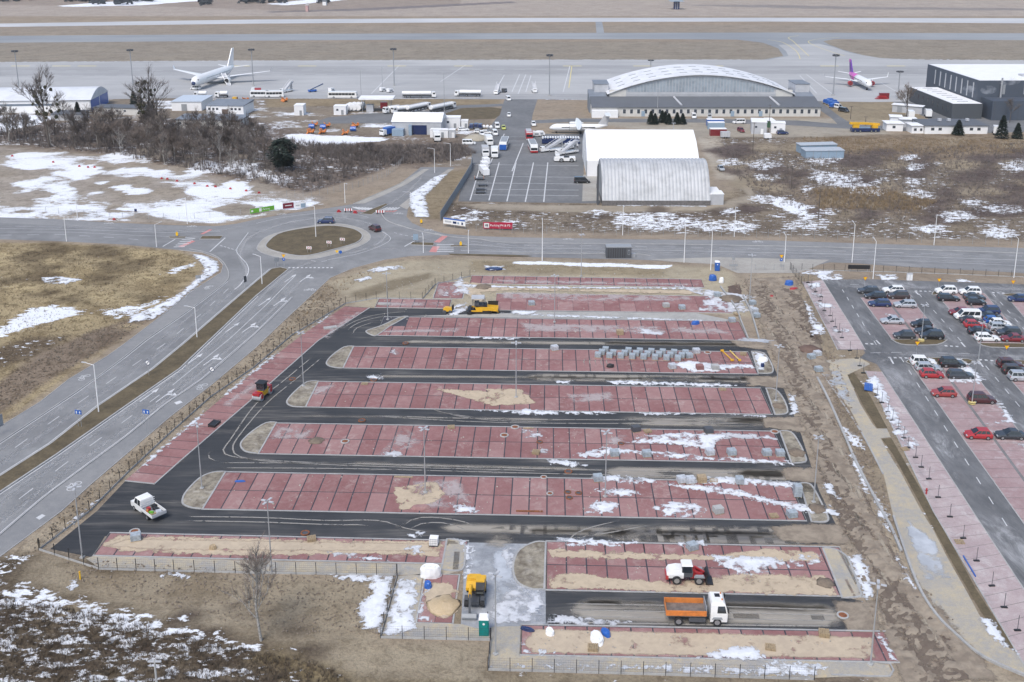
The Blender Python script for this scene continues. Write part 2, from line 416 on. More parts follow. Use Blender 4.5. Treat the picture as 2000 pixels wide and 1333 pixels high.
def lane_poly(path, w_):
    P = [Vector(q).to_2d() for q in path]; L = []; Rr = []
    for i, q in enumerate(P):
        t = (P[min(i+1, len(P)-1)]-P[max(i-1, 0)]).normalized(); n = Vector((-t.y, t.x))*w_/2
        L.append(tuple(q+n)); Rr.append(tuple(q-n))
    return L+Rr[::-1]
def ell(cx_, cy_, rx, ry, n=12, rot=0):
    return [(cx_+rx*math.cos(a)*math.cos(rot)-ry*math.sin(a)*math.sin(rot), cy_+rx*math.cos(a)*math.sin(rot)+ry*math.sin(a)*math.cos(rot)) for a in [2*math.pi*i/n for i in range(n)]]
# ================================================================== GROUND
def lines(segs):
    out = [segs[0][0]]
    for a, b, s in segs:
        n = max(int(round((b-a)/s)), 1); out += [a+(b-a)*(i+1)/n for i in range(n)]
    return np.array(out)
xh = lines([(0, 130, 1.5), (130, 260, 3), (260, 640, 8), (640, 2600, 120)])
xs = np.concatenate([-xh[:0:-1], xh])
ys = lines([(30, 90, 6), (90, 300, 1.5), (300, 520, 3), (520, 1300, 10), (1300, 6000, 300)])
X, Y = np.meshgrid(xs, ys); GPT = np.stack([X.ravel(), Y.ravel()], 1); NG = len(GPT)
gcol = np.tile(np.array([.30, .25, .195]), (NG, 1)); gsnow = np.full(NG, .10); gfine = np.full(NG, .5); gclump = np.full(NG, .28)
def paint(poly, c=None, snow=None, fine=None, clump=None, soft=2.0):
    P_ = np.array(GP(poly)); lo_, hi_ = P_.min(0)-soft, P_.max(0)+soft; sel = np.nonzero(((GPT > lo_) & (GPT < hi_)).all(1))[0]; w_ = np.zeros(NG)
    if len(sel): w_[sel] = np.clip(sdf(GPT[sel], P_)/soft+.5, 0, 1)
    w_ = w_*w_*(3-2*w_)
    if c is not None: gcol[:] = gcol*(1-w_[:, None])+np.array(c)*w_[:, None]
    for arr, v in ((gsnow, snow), (gfine, fine), (gclump, clump)):
        if v is not None: arr[:] = arr*(1-w_)+v*w_
far = GPT[:, 1] > 960
gcol[far] = (.37, .325, .285)
paint([(-400, 10), (300, 12), (560, 22), (900, 10), (900, -20), (-400, -20)], c=(.30, .255, .22), snow=.16, fine=.3)
paint([(110, 12), (250, 1), (390, -6), (420, 0), (270, 11), (130, 14)], snow=.9, soft=8)
paint([(520, 8), (600, 0), (680, 0), (560, 11)], snow=.8, soft=8)
paint([(520, 23), (700, 17), (1000, 3), (1010, 6), (720, 21), (530, 25)], c=(.20, .18, .18), soft=6)
paint([(1300, 10), (1500, 10), (1700, 14), (2100, 18), (2100, 22), (1600, 18)], c=(.25, .23, .22), soft=6)
# airfield grass strips
paint([(-700, 55), (2700, 45), (2700, 66), (-700, 70)], c=(.285, .245, .20), snow=.06, clump=.3)
paint([(-700, 84), (2700, 78), (2700, 118), (-700, 122)], c=(.27, .24, .198), snow=.07, clump=.35)
# yard belt between apron and wood
paint([(-400, 192), (480, 188), (960, 190), (960, 330), (760, 320), (600, 300), (-400, 300)], c=(.235, .20, .16), snow=.42, fine=.25, clump=.4)
paint([(520, 192), (980, 190), (975, 206), (760, 205), (520, 210)], c=(.27, .22, .15), snow=.12)
paint([(640, 262), (920, 268), (940, 295), (820, 330), (620, 318)], c=(.20, .165, .135), snow=.34, fine=.6, clump=.5)
# wood floor
paint([(-400, 238), (200, 238), (480, 228), (590, 258), (760, 290), (790, 318), (690, 352), (600, 378), (520, 362), (230, 305), (0, 282), (-400, 270)], c=(.17, .14, .12), snow=.42, fine=.6, clump=.6)
paint([(560, 262), (640, 266), (740, 268), (760, 275), (660, 282), (560, 282)], snow=.85, fine=.3)
paint([(0, 226), (60, 226), (110, 232), (60, 246), (-30, 262), (-60, 240)], snow=.9, fine=.2)
# snowy field on the left
paint([(-500, 272), (0, 288), (230, 308), (420, 345), (520, 370), (640, 386), (600, 408), (430, 438), (200, 433), (-500, 425)], c=(.34, .305, .265), snow=.5, fine=.2, clump=.42)
for q in ([(0, 300), (100, 303), (230, 318), (420, 352), (610, 390), (640, 398), (430, 428), (330, 432), (340, 400), (250, 372), (170, 330), (60, 318), (-30, 306)],
          [(-60, 414), (60, 410), (170, 400), (240, 395), (190, 412), (110, 424), (-60, 425)],
          [(50, 383), (120, 350), (160, 345), (150, 355), (80, 386)], [(95, 415), (190, 396), (260, 394), (180, 415), (110, 422)]): paint(q, snow=.56, soft=6)
for q in ([(210, 355), (250, 352), (330, 362), (320, 372), (230, 372)], [(130, 360), (200, 345), (240, 350), (200, 370), (140, 385), (60, 400), (0, 402), (0, 390)], [(400, 373), (455, 372), (455, 380), (410, 381)], [(0, 325), (60, 335), (60, 360), (0, 385), (-60, 385), (-60, 330)]): paint(q, snow=.16, soft=4)
# mound on the left
paint([(-300, 470), (0, 474), (120, 476), (240, 482), (350, 490), (385, 505), (400, 522), (380, 545), (330, 590), (250, 655), (0, 828), (-300, 1000)], c=(.335, .275, .17), snow=.18, fine=.9, clump=.92)
paint([(0, 640), (60, 600), (120, 595), (170, 606), (130, 622), (60, 640), (0, 660), (-60, 680)], snow=.74, soft=4)
paint([(180, 610), (290, 588), (330, 575), (300, 600), (230, 625)], snow=.6, soft=4)
paint([(-40, 690), (60, 660), (140, 655), (100, 690), (30, 710), (-40, 730)], c=(.17, .135, .095), snow=.36, soft=4)
paint([(340, 522), (380, 512), (385, 518), (345, 535), (315, 535)], snow=.56, soft=3)
paint([(100, 742), (30, 790), (-60, 850), (-60, 800), (0, 745), (60, 700), (170, 650), (280, 615), (318, 608), (250, 655)], c=(.215, .172, .132), snow=.03, fine=.9, clump=.75)
# verge between dual road and car park
paint([(-60, 1140), (120, 1003), (250, 890), (411, 757), (500, 684), (560, 625), (640, 548), (690, 528), (760, 510), (900, 502), (900, 545), (850, 560), (735, 585), (675, 596), (600, 640), (496, 722), (327, 855), (175, 1003), (78, 1075), (20, 1110)], c=(.33, .28, .21), snow=.15, fine=.9, clump=.6)
# building soil north of the car park
paint([(640, 555), (760, 512), (900, 505), (1120, 512), (1400, 522), (1470, 545), (1480, 620), (1370, 612), (1000, 600), (700, 600)], c=(.38, .335, .25), snow=.12, fine=.5, clump=.25)
paint([(680, 575), (760, 548), (840, 533), (848, 542), (760, 570), (700, 585)], c=(.22, .185, .13), snow=0, clump=.2, soft=1.5)
paint([(920, 508), (1120, 514), (1300, 522), (1300, 540), (1100, 536), (920, 532)], c=(.285, .24, .165), snow=.12, clump=.35)
paint([(1000, 510), (1130, 513), (1320, 519), (1300, 525), (1120, 520), (1000, 516)], snow=.8, soft=1.2)
# mud track east of the lot
paint([(1430, 535), (1560, 530), (1620, 700), (1680, 900), (1760, 1060), (1900, 1230), (2050, 1350), (1700, 1350), (1710, 1240), (1690, 1160), (1640, 1040), (1590, 900), (1500, 690)], c=(.335, .285, .22), snow=.05, fine=.5, clump=.3)
paint([(1560, 535), (1610, 545), (1640, 640), (1720, 740), (1830, 1010), (2000, 1330), (1880, 1240), (1760, 1060), (1690, 920), (1600, 700)], c=(.27, .225, .165), snow=.33, fine=.5, clump=.4)
# scrub field north of the main road
paint([(870, 400), (900, 395), (1140, 398), (1400, 405), (1480, 330), (1370, 268), (1500, 262), (1700, 262), (2500, 262), (2500, 480), (1500, 462), (1000, 452), (880, 440)], c=(.20, .168, .132), snow=.37, fine=.85, clump=.85)
paint([(1560, 262), (2400, 268), (2400, 330), (1800, 318), (1560, 300)], c=(.25, .20, .145), snow=.14, fine=.9, clump=.8, soft=14)
paint([(1580, 375), (1700, 368), (1830, 395), (1800, 412), (1600, 408)], c=(.27, .21, .15), snow=.16, clump=.5, soft=22)
paint([(1200, 415), (1300, 415), (1420, 440), (1300, 450), (1200, 440)], snow=.55)
paint([(1500, 380), (1620, 412), (1590, 430), (1560, 420), (1480, 388)], snow=.72, soft=3)
paint([(890, 398), (1170, 402), (1400, 400), (1460, 380), (1420, 345), (1400, 300), (1440, 300), (1480, 390), (1410, 412), (1170, 416), (940, 410)], c=(.34, .30, .24), snow=.1, clump=.2)
paint([(1360, 268), (1400, 262), (1420, 300), (1440, 350), (1400, 350)], c=(.40, .36, .30), snow=.25, fine=.4)
paint([(1080, 232), (1700, 232), (1740, 262), (1600, 268), (1380, 270)], c=(.34, .31, .26), snow=.12, clump=.2)
paint([(1590, 200), (1760, 200), (1820, 240), (1650, 240)], c=(.28, .235, .165), snow=.15, clump=.3)
paint([(850, 330), (880, 335), (915, 330), (860, 430), (800, 425), (810, 395)], c=(.25, .205, .14), snow=.22, fine=.7, clump=.4)
# bottom left: soil slope and dark scrub
paint([(-400, 1115), (78, 1080), (400, 1110), (600, 1250), (1000, 1300), (1700, 1330), (1700, 1700), (-600, 1700)], c=(.135, .11, .08), snow=.45, fine=1, clump=.75)
paint([(80, 1078), (200, 1118), (500, 1124), (772, 1128), (745, 1248), (955, 1256), (950, 1312), (1600, 1332), (1500, 1420), (1000, 1350), (700, 1320), (560, 1262), (420, 1235), (260, 1190), (140, 1160), (30, 1135)], c=(.31, .265, .195), snow=.03, fine=.8, clump=.42, soft=3)
paint([(-30, 1140), (90, 1150), (200, 1185), (330, 1205), (420, 1245), (500, 1258), (520, 1275), (400, 1275), (200, 1240), (60, 1210), (-60, 1230)], snow=.56, soft=4)
paint([(560, 1270), (700, 1330), (900, 1340), (700, 1400), (520, 1300), (440, 1275)], c=(.20, .16, .095), snow=.22, clump=.7)
paint([(960, 1318), (1600, 1334), (1600, 1400), (960, 1400)], c=(.24, .20, .14), snow=.3)
rp = random.Random(77)
def blots(box, n, r0, r1, **k):
    for _ in range(n):
        cx_, cy_ = rp.uniform(box[0], box[1]), rp.uniform(box[2], box[3]); r_ = rp.uniform(r0, r1)
        paint([(cx_+r_*math.cos(a)*rp.uniform(.6, 1.3), cy_+r_*.3*math.sin(a)*rp.uniform(.6, 1.3)) for a in [2*math.pi*i/9 for i in range(9)]], **k)
blots((1430, 2050, 285, 440), 46, 18, 60, c=(.125, .10, .092), snow=.22, clump=.7, soft=5); blots((1400, 2050, 275, 450), 26, 14, 45, c=(.30, .255, .19), snow=.12, soft=5); blots((1420, 2050, 300, 455), 34, 12, 50, snow=.56, fine=.7, soft=4)
blots((900, 1450, 410, 448), 16, 12, 40, c=(.14, .115, .095), soft=3); blots((900, 1450, 405, 448), 16, 10, 35, snow=.55, soft=3)
blots((0, 330, 485, 590), 26, 14, 45, c=(.17, .135, .085), snow=.2, soft=4); blots((0, 300, 485, 640), 14, 14, 40, c=(.40, .33, .20), soft=4); blots((0, 620, 1180, 1340), 22, 15, 50, c=(.09, .07, .055), snow=.43, soft=2)
blots((0, 560, 300, 425), 30, 10, 45, c=(.30, .265, .22), snow=.25, soft=3); blots((30, 560, 300, 425), 26, 12, 50, snow=.62, fine=.35, soft=4)
blots((100, 900, 1120, 1260), 16, 20, 70, c=(.27, .225, .16), soft=3); blots((1450, 1700, 560, 1200), 18, 10, 30, c=(.23, .19, .145), soft=2)
zg = np.zeros(NG)
me = bpy.data.meshes.new('ground'); nx, ny = len(xs), len(ys)
jj, ii = np.meshgrid(np.arange(ny-1), np.arange(nx-1), indexing='ij'); a = (jj*nx+ii).ravel()
me.from_pydata(np.column_stack([GPT, zg]).tolist(), [], np.stack([a, a+1, a+nx+1, a+nx], 1).tolist())
at = me.attributes.new('gcol', 'FLOAT_COLOR', 'POINT'); at.data.foreach_set('color', np.column_stack([gcol, np.ones(NG)]).astype(np.float32).ravel())
for nme, arr in (('gsnow', gsnow), ('gfine', gfine), ('gclump', gclump)):
    at = me.attributes.new(nme, 'FLOAT', 'POINT'); at.data.foreach_set('value', arr.astype(np.float32))
gm, nt, b = nm('ground_cover')
v = pos(nt); base = attr(nt, 'gcol', 0); cl = attr(nt, 'gclump'); sn = attr(nt, 'gsnow'); fi = attr(nt, 'gfine')
n1 = noise(nt, v, .05, 5); n2 = noise(nt, v, .45, 6, .7, .4); n3 = noise(nt, v, 2.6, 4, .7); vst = pos(nt, (.25, 1, 1)); n4 = noise(nt, vst, .12, 5, .65)
c = mixc(nt, mth(nt, 'MULTIPLY', ss(nt, n4, .35, .7), .5), base, mixc(nt, 1., base, (.74, .70, .66), 'MULTIPLY'))
c = mixc(nt, mth(nt, 'MULTIPLY', ss(nt, n1, .4, .65), .35), c, mixc(nt, 1., base, (1.3, 1.27, 1.2), 'MULTIPLY'))
n6 = noise(nt, v, .11, 4, .6)
c = mixc(nt, mth(nt, 'MULTIPLY', ss(nt, n6, .48, .62), mth(nt, 'MULTIPLY', cl, .75)), c, mixc(nt, 1., base, (.42, .38, .36), 'MULTIPLY'))
c = mixc(nt, mth(nt, 'MULTIPLY', ss(nt, n2, .47, .62), cl), c, mixc(nt, 1., base, (.36, .33, .30), 'MULTIPLY'))
c = mixc(nt, mth(nt, 'MULTIPLY', ss(nt, n3, .45, .65), mth(nt, 'ADD', mth(nt, 'MULTIPLY', cl, .55), .12)), c, mixc(nt, 1., base, (.55, .5, .46), 'MULTIPLY'))
c = mixc(nt, mth(nt, 'MULTIPLY', ss(nt, n3, .56, .40), mth(nt, 'MULTIPLY', cl, .35)), c, mixc(nt, 1., base, (1.5, 1.42, 1.25), 'MULTIPLY'))
vb = pos(nt, (.55, 1, 1)); sb = noise(nt, vb, .075, 8, .66, .5); sf = noise(nt, vb, .75, 6, .66, .3)
mixv = nd(nt, 'ShaderNodeMix', data_type='FLOAT'); nt.links.new(fi, mixv.inputs[0]); nt.links.new(sb, mixv.inputs[2]); nt.links.new(sf, mixv.inputs[3])
tot = mth(nt, 'ADD', mth(nt, 'MULTIPLY', mixv.outputs[0], .86), mth(nt, 'MULTIPLY', n3, .14))
mask = ss(nt, mth(nt, 'SUBTRACT', mth(nt, 'ADD', mth(nt, 'MULTIPLY', sn, .5), .25), tot), -.012, .018)
n5 = noise(nt, v, .035, 3)
mask = mth(nt, 'MULTIPLY', mask, ss(nt, mth(nt, 'ADD', n5, mth(nt, 'MULTIPLY', sn, .9)), .5, .68))
mask = mth(nt, 'MULTIPLY', mask, ss(nt, sn, .01, .06))
rimm = ss(nt, mth(nt, 'SUBTRACT', mth(nt, 'ADD', mth(nt, 'MULTIPLY', sn, .5), .25), tot), .07, .0)
c = mixc(nt, mask, c, mixc(nt, mth(nt, 'MULTIPLY', rimm, .6), mixc(nt, ss(nt, n3, .4, .7), (.80, .82, .85), (.66, .68, .72)), (.45, .455, .46)))
nt.links.new(c, b.inputs['Base Color']); b.inputs['Roughness'].default_value = .95; b.inputs['Specular IOR Level'].default_value = .15
bump(nt, b, mth(nt, 'ADD', mth(nt, 'MULTIPLY', n2, .6), mth(nt, 'MULTIPLY', n3, .4)), .8, .5)
me.materials.append(gm); me.update(); g = ob('ground', me); g['kind'] = 'structure'
# ================================================================== AIRFIELD PAVING
sheet('runway', [(-900, 48), (0, 46.5), (500, 38.5), (1000, 35.5), (1500, 35), (2000, 36), (2900, 36), (2900, 47), (2000, 46), (1500, 42.5), (1000, 43.5), (500, 46.5), (0, 53), (-900, 60)], RUNWAY, .02)
sheet('taxiway', [(-900, 76), (0, 70.5), (500, 67), (1000, 65), (1500, 64), (2000, 65.5), (2900, 68), (2900, 82), (2000, 79), (1700, 77.5), (1630, 77), (1608, 81), (1620, 88), (1650, 99), (1700, 112), (1760, 117), (1700, 122), (1400, 121), (1490, 117), (1530, 110), (1520, 95), (1490, 84), (1440, 78), (1300, 77), (1000, 77), (500, 80), (0, 84), (-900, 90)], TAXI, .03)
sheet('runway_link', [(1163, 43), (1176, 43), (1180, 64.5), (1165, 64.5)], TAXI, .026)
sheet('apron', [(-900, 126), (0, 122), (500, 119), (1000, 117.5), (1500, 117), (1540, 110), (1535, 100), (1520, 88), (1600, 86), (1625, 92), (1660, 104), (1720, 114), (1800, 117.5), (2100, 119), (2900, 122), (2900, 200), (2000, 196), (1700, 200), (1590, 198), (1140, 196), (1050, 194), (960, 192), (480, 191), (330, 192), (-900, 205)], APRON, .04)
sheet('apron_lane', [(-900, 140), (0, 132), (1000, 128), (2000, 130), (2900, 135), (2900, 152), (2000, 146), (1500, 145), (1000, 146), (500, 148), (0, 150), (-900, 160)], APRON_D, .046)
sheet('apron_service_road', [(-900, 205), (330, 186), (1140, 184), (1160, 186), (1160, 195), (330, 192.5), (-900, 212)], APRON_D, .05)
m = MB()
for y in (146.2, 137.5): dash_mb(m, GP([(-300, y+4), (0, y+2), (1000, y-1), (2000, y)]), .5, .062, 6, 6)
for y in (184.5, 186.5): strip_mb(m, GP([(330, y+1), (700, y), (1130, y)]), .18, .062)
for a, b_ in (((1000, 180), (1015, 146)), ((1012, 184), (1027, 146)), ((1027, 180), (1037, 148)), ((965, 183), (985, 147)), ((1100, 180), (1113, 130)), ((725, 184), (780, 128)), ((860, 160), (910, 127)), ((1562, 148), (1595, 183)), ((1575, 146), (1628, 186)), ((1720, 162), (1752, 180))): strip_mb(m, GP([a, b_]), .45, .062)
m.build('apron_markings', MARK)['kind'] = 'structure'
m = MB()
for x in (40, 120, 170, 470, 600, 775, 905, 1118, 1255, 1395, 1620, 1750): strip_mb(m, GP([(x-18, 129.5), (x+18, 129.5)]), 2.2, .064)
strip_mb(m, GP([(1117, 129), (1111, 172)]), .5, .064); strip_mb(m, GP(smooth([(1500, 78), (1530, 84), (1555, 100), (1563, 116)])), .5, .064); strip_mb(m, GP(smooth([(1640, 73), (1590, 78), (1580, 84), (1610, 97), (1650, 110)])), .5, .064); strip_mb(m, GP(smooth([(1560, 70), (1540, 74), (1550, 82), (1580, 110)])), .5, .064)
m.build('apron_guide_lines', MARKY)['kind'] = 'structure'
# airport access road, yard and service lanes
sheet('airport_access_road', [(986, 194), (1050, 194), (1040, 225), (1036, 262), (1032, 300), (905, 300), (925, 270), (955, 250), (975, 225)], YARD, .03)
sheet('yard', [(925, 268), (1040, 262), (1140, 262), (1140, 345), (1175, 345), (1172, 398), (895, 394), (905, 345), (920, 318)], YARD, .034)
sheet('yard_lane', [(600, 245), (640, 230), (720, 222), (840, 216), (900, 206), (985, 203), (985, 208), (905, 211), (880, 222), (860, 240), (640, 242)], YARD, .028)
sheet('yard_lane', [(1030, 236), (1120, 232), (1400, 233), (1560, 236), (1640, 243), (1720, 246), (1900, 250), (1900, 262), (1690, 254), (1560, 246), (1400, 240), (1120, 239), (1030, 242)], YARD, .028)
sheet('yard_lane', [(1575, 197), (1600, 197), (1640, 228), (1660, 240), (1720, 246), (1640, 247), (1625, 232)], YARD, .031)
sheet('building_forecourt', [(1740, 198), (1800, 198), (1960, 232), (2200, 238), (2200, 250), (1900, 262), (1830, 240)], YARD, .03)
sheet('grass_island', [(870, 222), (900, 212), (960, 210), (980, 213), (976, 226), (965, 233), (900, 234), (875, 232)], GRASS_M, .04)
sheet('concrete_pad', [(1139, 342), (1176, 342), (1174, 392), (1137, 394)], PALE, .045)
m = MB()
for a, b_ in (((985, 262), (950, 335)), ((1022, 280), (1000, 335)), ((975, 318), (955, 392)), ((1008, 318), (990, 394)), ((1042, 318), (1026, 395)), ((1070, 318), (1062, 395)), ((940, 318), (918, 392))): strip_mb(m, GP([a, b_]), .35, .05)
for y in (322, 345, 358, 370, 381): strip_mb(m, GP([(925, y), (1130, y+2)]), .25, .05)
for y in (268, 276, 284): strip_mb(m, GP([(990, y), (1030, y)]), .2, .05)
m.build('yard_markings', MARK)['kind'] = 'structure'
# ================================================================== PUBLIC ROADS
OUTL = [(0, 834), (78, 786), (135, 741), (210, 696), (250, 667), (325, 610), (370, 573), (405, 550), (432, 533), (436, 518), (425, 505), (395, 494), (350, 489)]
OUTR = [(0, 1088), (120, 999), (175, 949), (245, 889), (333, 814), (411, 754), (498, 681), (560, 622), (600, 585), (645, 543), (690, 524), (750, 508), (800, 501), (880, 498), (1000, 502), (1250, 508), (1400, 515), (1440, 520), (1590, 520), (1620, 513), (1675, 515), (1725, 519), (1775, 522), (2000, 534), (2600, 566)]
NTH = [(2600, 505), (2000, 485), (1750, 478), (1500, 470), (1250, 468), (1000, 464), (920, 461), (870, 457), (830, 447), (805, 436), (794, 424), (797, 408), (815, 386), (845, 362), (885, 331), (888, 327), (822, 327), (780, 360), (737, 379), (690, 399), (640, 407), (560, 418), (500, 429), (450, 440), (420, 442), (330, 440), (215, 435), (100, 428), (0, 425), (-400, 412)]
sheet('road', [(-60, 875)]+OUTL+[(240, 478), (120, 472), (0, 468), (-400, 455)]+NTH[::-1]+OUTR[::-1]+[(-60, 1140)], ROAD, .02)
K1 = [(-60, 905), (0, 865), (148, 767), (243, 698), (284, 665), (360, 613), (420, 568), (442, 550), (447, 536), (440, 518), (425, 503), (400, 493), (370, 487)]
K2 = [(-60, 1096), (0, 1046), (83, 975), (140, 932), (250, 851), (323, 791), (396, 741), (500, 652), (572, 581), (612, 547), (650, 530), (700, 515), (760, 503), (830, 496), (900, 492), (1000, 495)]
KN = [(820, 445), (850, 456), (880, 463), (940, 468), (1000, 475), (1250, 477), (1500, 481), (1750, 487), (2000, 495.5), (2500, 515)]
sheet('cycle_path', [(-60, 875)]+OUTL[:-1]+K1[::-1][2:], PATHM, .026)
sheet('cycle_path', K2[:8]+[(572, 581), (612, 547), (640, 536)]+OUTR[:10][::-1]+[(-60, 1140)], PATHM, .026)
sheet('cycle_path', KN[2:]+[(2500, 500), (2000, 485.6), (1750, 478.6), (1500, 470.6), (1250, 468.6), (1000, 464.6), (920, 461.8), (875, 458)], PATHM, .026)
sheet('cycle_path', [(1775, 522), (2000, 534), (2600, 566), (2600, 555), (2000, 526), (1800, 516), (1700, 512)], PATHM, .026)
sheet('cycle_path', [(0, 426), (215, 436), (330, 441), (420, 443), (480, 435), (560, 419), (640, 408), (690, 400), (665, 410), (560, 428), (470, 444), (400, 450), (215, 446), (0, 436)], PATHM, .026)
sheet('site_entrance', [(1270, 507), (1400, 503), (1620, 508), (1590, 522), (1560, 534), (1440, 534), (1400, 517), (1300, 511)], PALE, .03)
ML = [(-60, 972), (0, 931), (100, 867), (195, 792), (300, 721), (362, 670), (430, 611), (500, 551), (530, 526), (548, 523)]
MR = [(-60, 1003), (0, 962), (110, 889), (250, 791), (351, 721), (406, 668.5), (500, 579), (563, 527)]
med = thing('median_strip', 'grass median with pale kerbs between the two diagonal carriageways', 'median')
sheet('turf', ML+MR[::-1], GRASS_M, .13, med)
m = MB(); kerb_mb(m, GP(ML+MR[::-1]), .28, 0, .15, True); m.build('kerb', KERB, med)
ISL = smooth([(520, 478), (542, 459), (582, 449), (640, 442), (680, 446), (700, 453), (708, 463), (695, 476), (650, 489), (605, 500), (575, 500), (545, 494), (524, 487)], 3, True)
RING = smooth([(502, 483), (517, 465), (550, 453), (600, 443), (650, 437), (690, 442), (715, 452), (724, 465), (710, 478), (675, 491), (640, 501), (605, 507), (562, 506), (525, 499), (506, 491)], 3, True)
isl = thing('roundabout_island', 'oval grass roundabout island ringed by a pale concrete apron', 'roundabout')
sheet('apron_ring', RING, PALE, .06, isl); sheet('turf', ISL, GRASS_M, .2, isl)
m = MB(); kerb_mb(m, GP(ISL), .3, 0, .22, True); kerb_mb(m, GP(RING), .2, 0, .08, True); m.build('kerb', KERB, isl)
for nme, q in (('splitter island carrying the pale blue sign group by the eastern crossing', [(801, 479), (806, 474), (848, 475), (846, 481)]), ('slim splitter island with a yellow marker east of the crossing', [(880, 480), (912, 480), (912, 483), (880, 482.5)]), ('splitter island beside the striped western crossing', [(390, 468), (395, 462), (436, 462), (430, 468)]), ('slim splitter island with a yellow marker on the west road', [(330, 463), (365, 463), (360, 466), (332, 466)]), ('grass splitter island between the two striped barrier boards', [(704, 418), (752, 399), (758, 400), (726, 420)])):
    t = thing('traffic_island', nme, 'traffic island')
    sheet('turf', q, GRASS_M, .12, t); mm = MB(); kerb_mb(mm, GP(q), .2, 0, .14, True); mm.build('kerb', KERB, t)
sheet('grass_verge', smooth([(875, 496), (1000, 498.5), (1040, 501), (1000, 502.5), (880, 498.5)], 2), GRASS_M, .06)
m = MB()
kerb_mb(m, GP(smooth(K1, 3)), .18, 0, .13); kerb_mb(m, GP(smooth(K2[:9], 3)), .18, 0, .13); kerb_mb(m, GP(smooth(KN[1:], 2)), .18, 0, .13)
kerb_mb(m, GP([(1000, 495), (1250, 497), (1270, 500)]), .18, 0, .13); kerb_mb(m, GP(smooth([(744, 408), (745, 418), (757, 432), (790, 444), (820, 452), (870, 462)])), .25, 0, .14)
kerb_mb(m, GP([(690, 399), (737, 379), (780, 360), (825, 332)]), .2, 0, .14)
kerb_mb(m, GP(OUTR[:12]), .12, 0, .08); kerb_mb(m, GP(OUTL), .12, 0, .08)
o = m.build('road_kerb', KERB); o['kind'] = 'structure'
# pavements of the north arm
sheet('pavement', [(690, 399), (737, 379), (780, 360), (827, 331), (838, 331), (795, 360), (752, 381), (712, 398)], PALE, .05)
sheet('pavement', [(795, 410), (803, 400), (832, 374), (875, 338), (886, 331), (876, 331), (850, 348), (815, 375), (780, 403)], PALE, .05)
# markings
m = MB(); Z = .034
c1 = [((a[0]+b_[0])/2, (a[1]+b_[1])/2) for a, b_ in zip([(0, 898), (124, 812), (219, 741), (323, 667), (395, 610), (465, 549)], [(0, 898), (124, 812), (219, 741), (323, 667), (395, 610), (465, 549)])]
dash_mb(m, GP([(-40, 925), (0, 896), (118, 812), (215, 745), (322, 672), (395, 612), (455, 556)]), .14, Z, 3, 5)
c2 = GP([(-40, 1036), (0, 1004), (125, 908), (250, 818), (337, 753), (450, 661), (520, 596), (578, 538)])
dash_mb(m, c2[:5], .14, Z, 3, 5); strip_mb(m, c2[4:], .14, Z)
strip_mb(m, GP(ML[:-1]), .15, Z, .45); strip_mb(m, GP(MR[:-1]), .15, Z, -.45)
strip_mb(m, GP(K2[:9]), .13, Z, .35); strip_mb(m, GP(K1[:8]), .13, Z, -.35)
dash_mb(m, GP([(563, 523.5), (655, 523.5)]), .6, Z, .8, .6); dash_mb(m, GP(smooth([(590, 505), (625, 512), (650, 505)])), .15, Z, 1.5, 1.5)
strip_mb(m, GP(smooth([(485, 455), (470, 475), (462, 490), (470, 503), (482, 516), (485, 533), (470, 556), (458, 566)])), .18, Z)
strip_mb(m, GP(smooth([(500, 437), (560, 424), (640, 416), (690, 419), (720, 425)])), .12, Z)
strip_mb(m, GP(smooth([(745, 452), (763, 466), (745, 480), (700, 496), (640, 508)])), .14, Z)
dash_mb(m, GP(smooth([(770, 455), (800, 462), (830, 463)])), .2, Z, 1, 1); dash_mb(m, GP([(430, 480), (470, 492)]), .25, Z, 1, .8)
strip_mb(m, GP([(790, 482), (808, 472)]), .35, Z); strip_mb(m, GP([(318, 482), (342, 468)]), .3, Z); strip_mb(m, GP([(410, 492), (440, 465)]), .3, Z)
strip_mb(m, GP([(905, 477), (1000, 484.5), (1225, 488), (1500, 494), (1650, 497), (2000, 509), (2500, 530)]), .15, Z)
dash_mb(m, GP([(920, 472), (1000, 479), (1250, 482), (1500, 486.5), (2000, 501), (2500, 522)]), .14, Z, 3, 4)
strip_mb(m, GP([(900, 490), (1010, 492), (1180, 494)]), .14, Z); strip_mb(m, GP([(1650, 507), (1780, 510), (2000, 520)]), .12, Z)
strip_mb(m, GP([(0, 447), (150, 449), (330, 455), (430, 452)]), .14, Z); strip_mb(m, GP([(0, 454), (140, 454), (260, 460), (345, 463)]), .13, Z)
dash_mb(m, GP([(0, 460), (120, 458.5), (240, 466), (310, 472)]), .16, Z, 3, 4)
for i in range(6):
    x = 335+i*4; strip_mb(m, GP([(x+4, 483-i*3.6), (x+26, 482.5-i*3.2)]), .45, Z)
for i in range(5): strip_mb(m, GP([(853, 478+i*3.5), (886, 478+i*3.5)]), .4, Z)
for i in range(8):
    x = 688+i*6; strip_mb(m, GP([(x, 405+i*.3), (x+15, 410+i*.3)]), .5, .06)
for i in range(5):
    x = 740+i*6; strip_mb(m, GP([(x, 413), (x+17, 406)]), .5, .06)
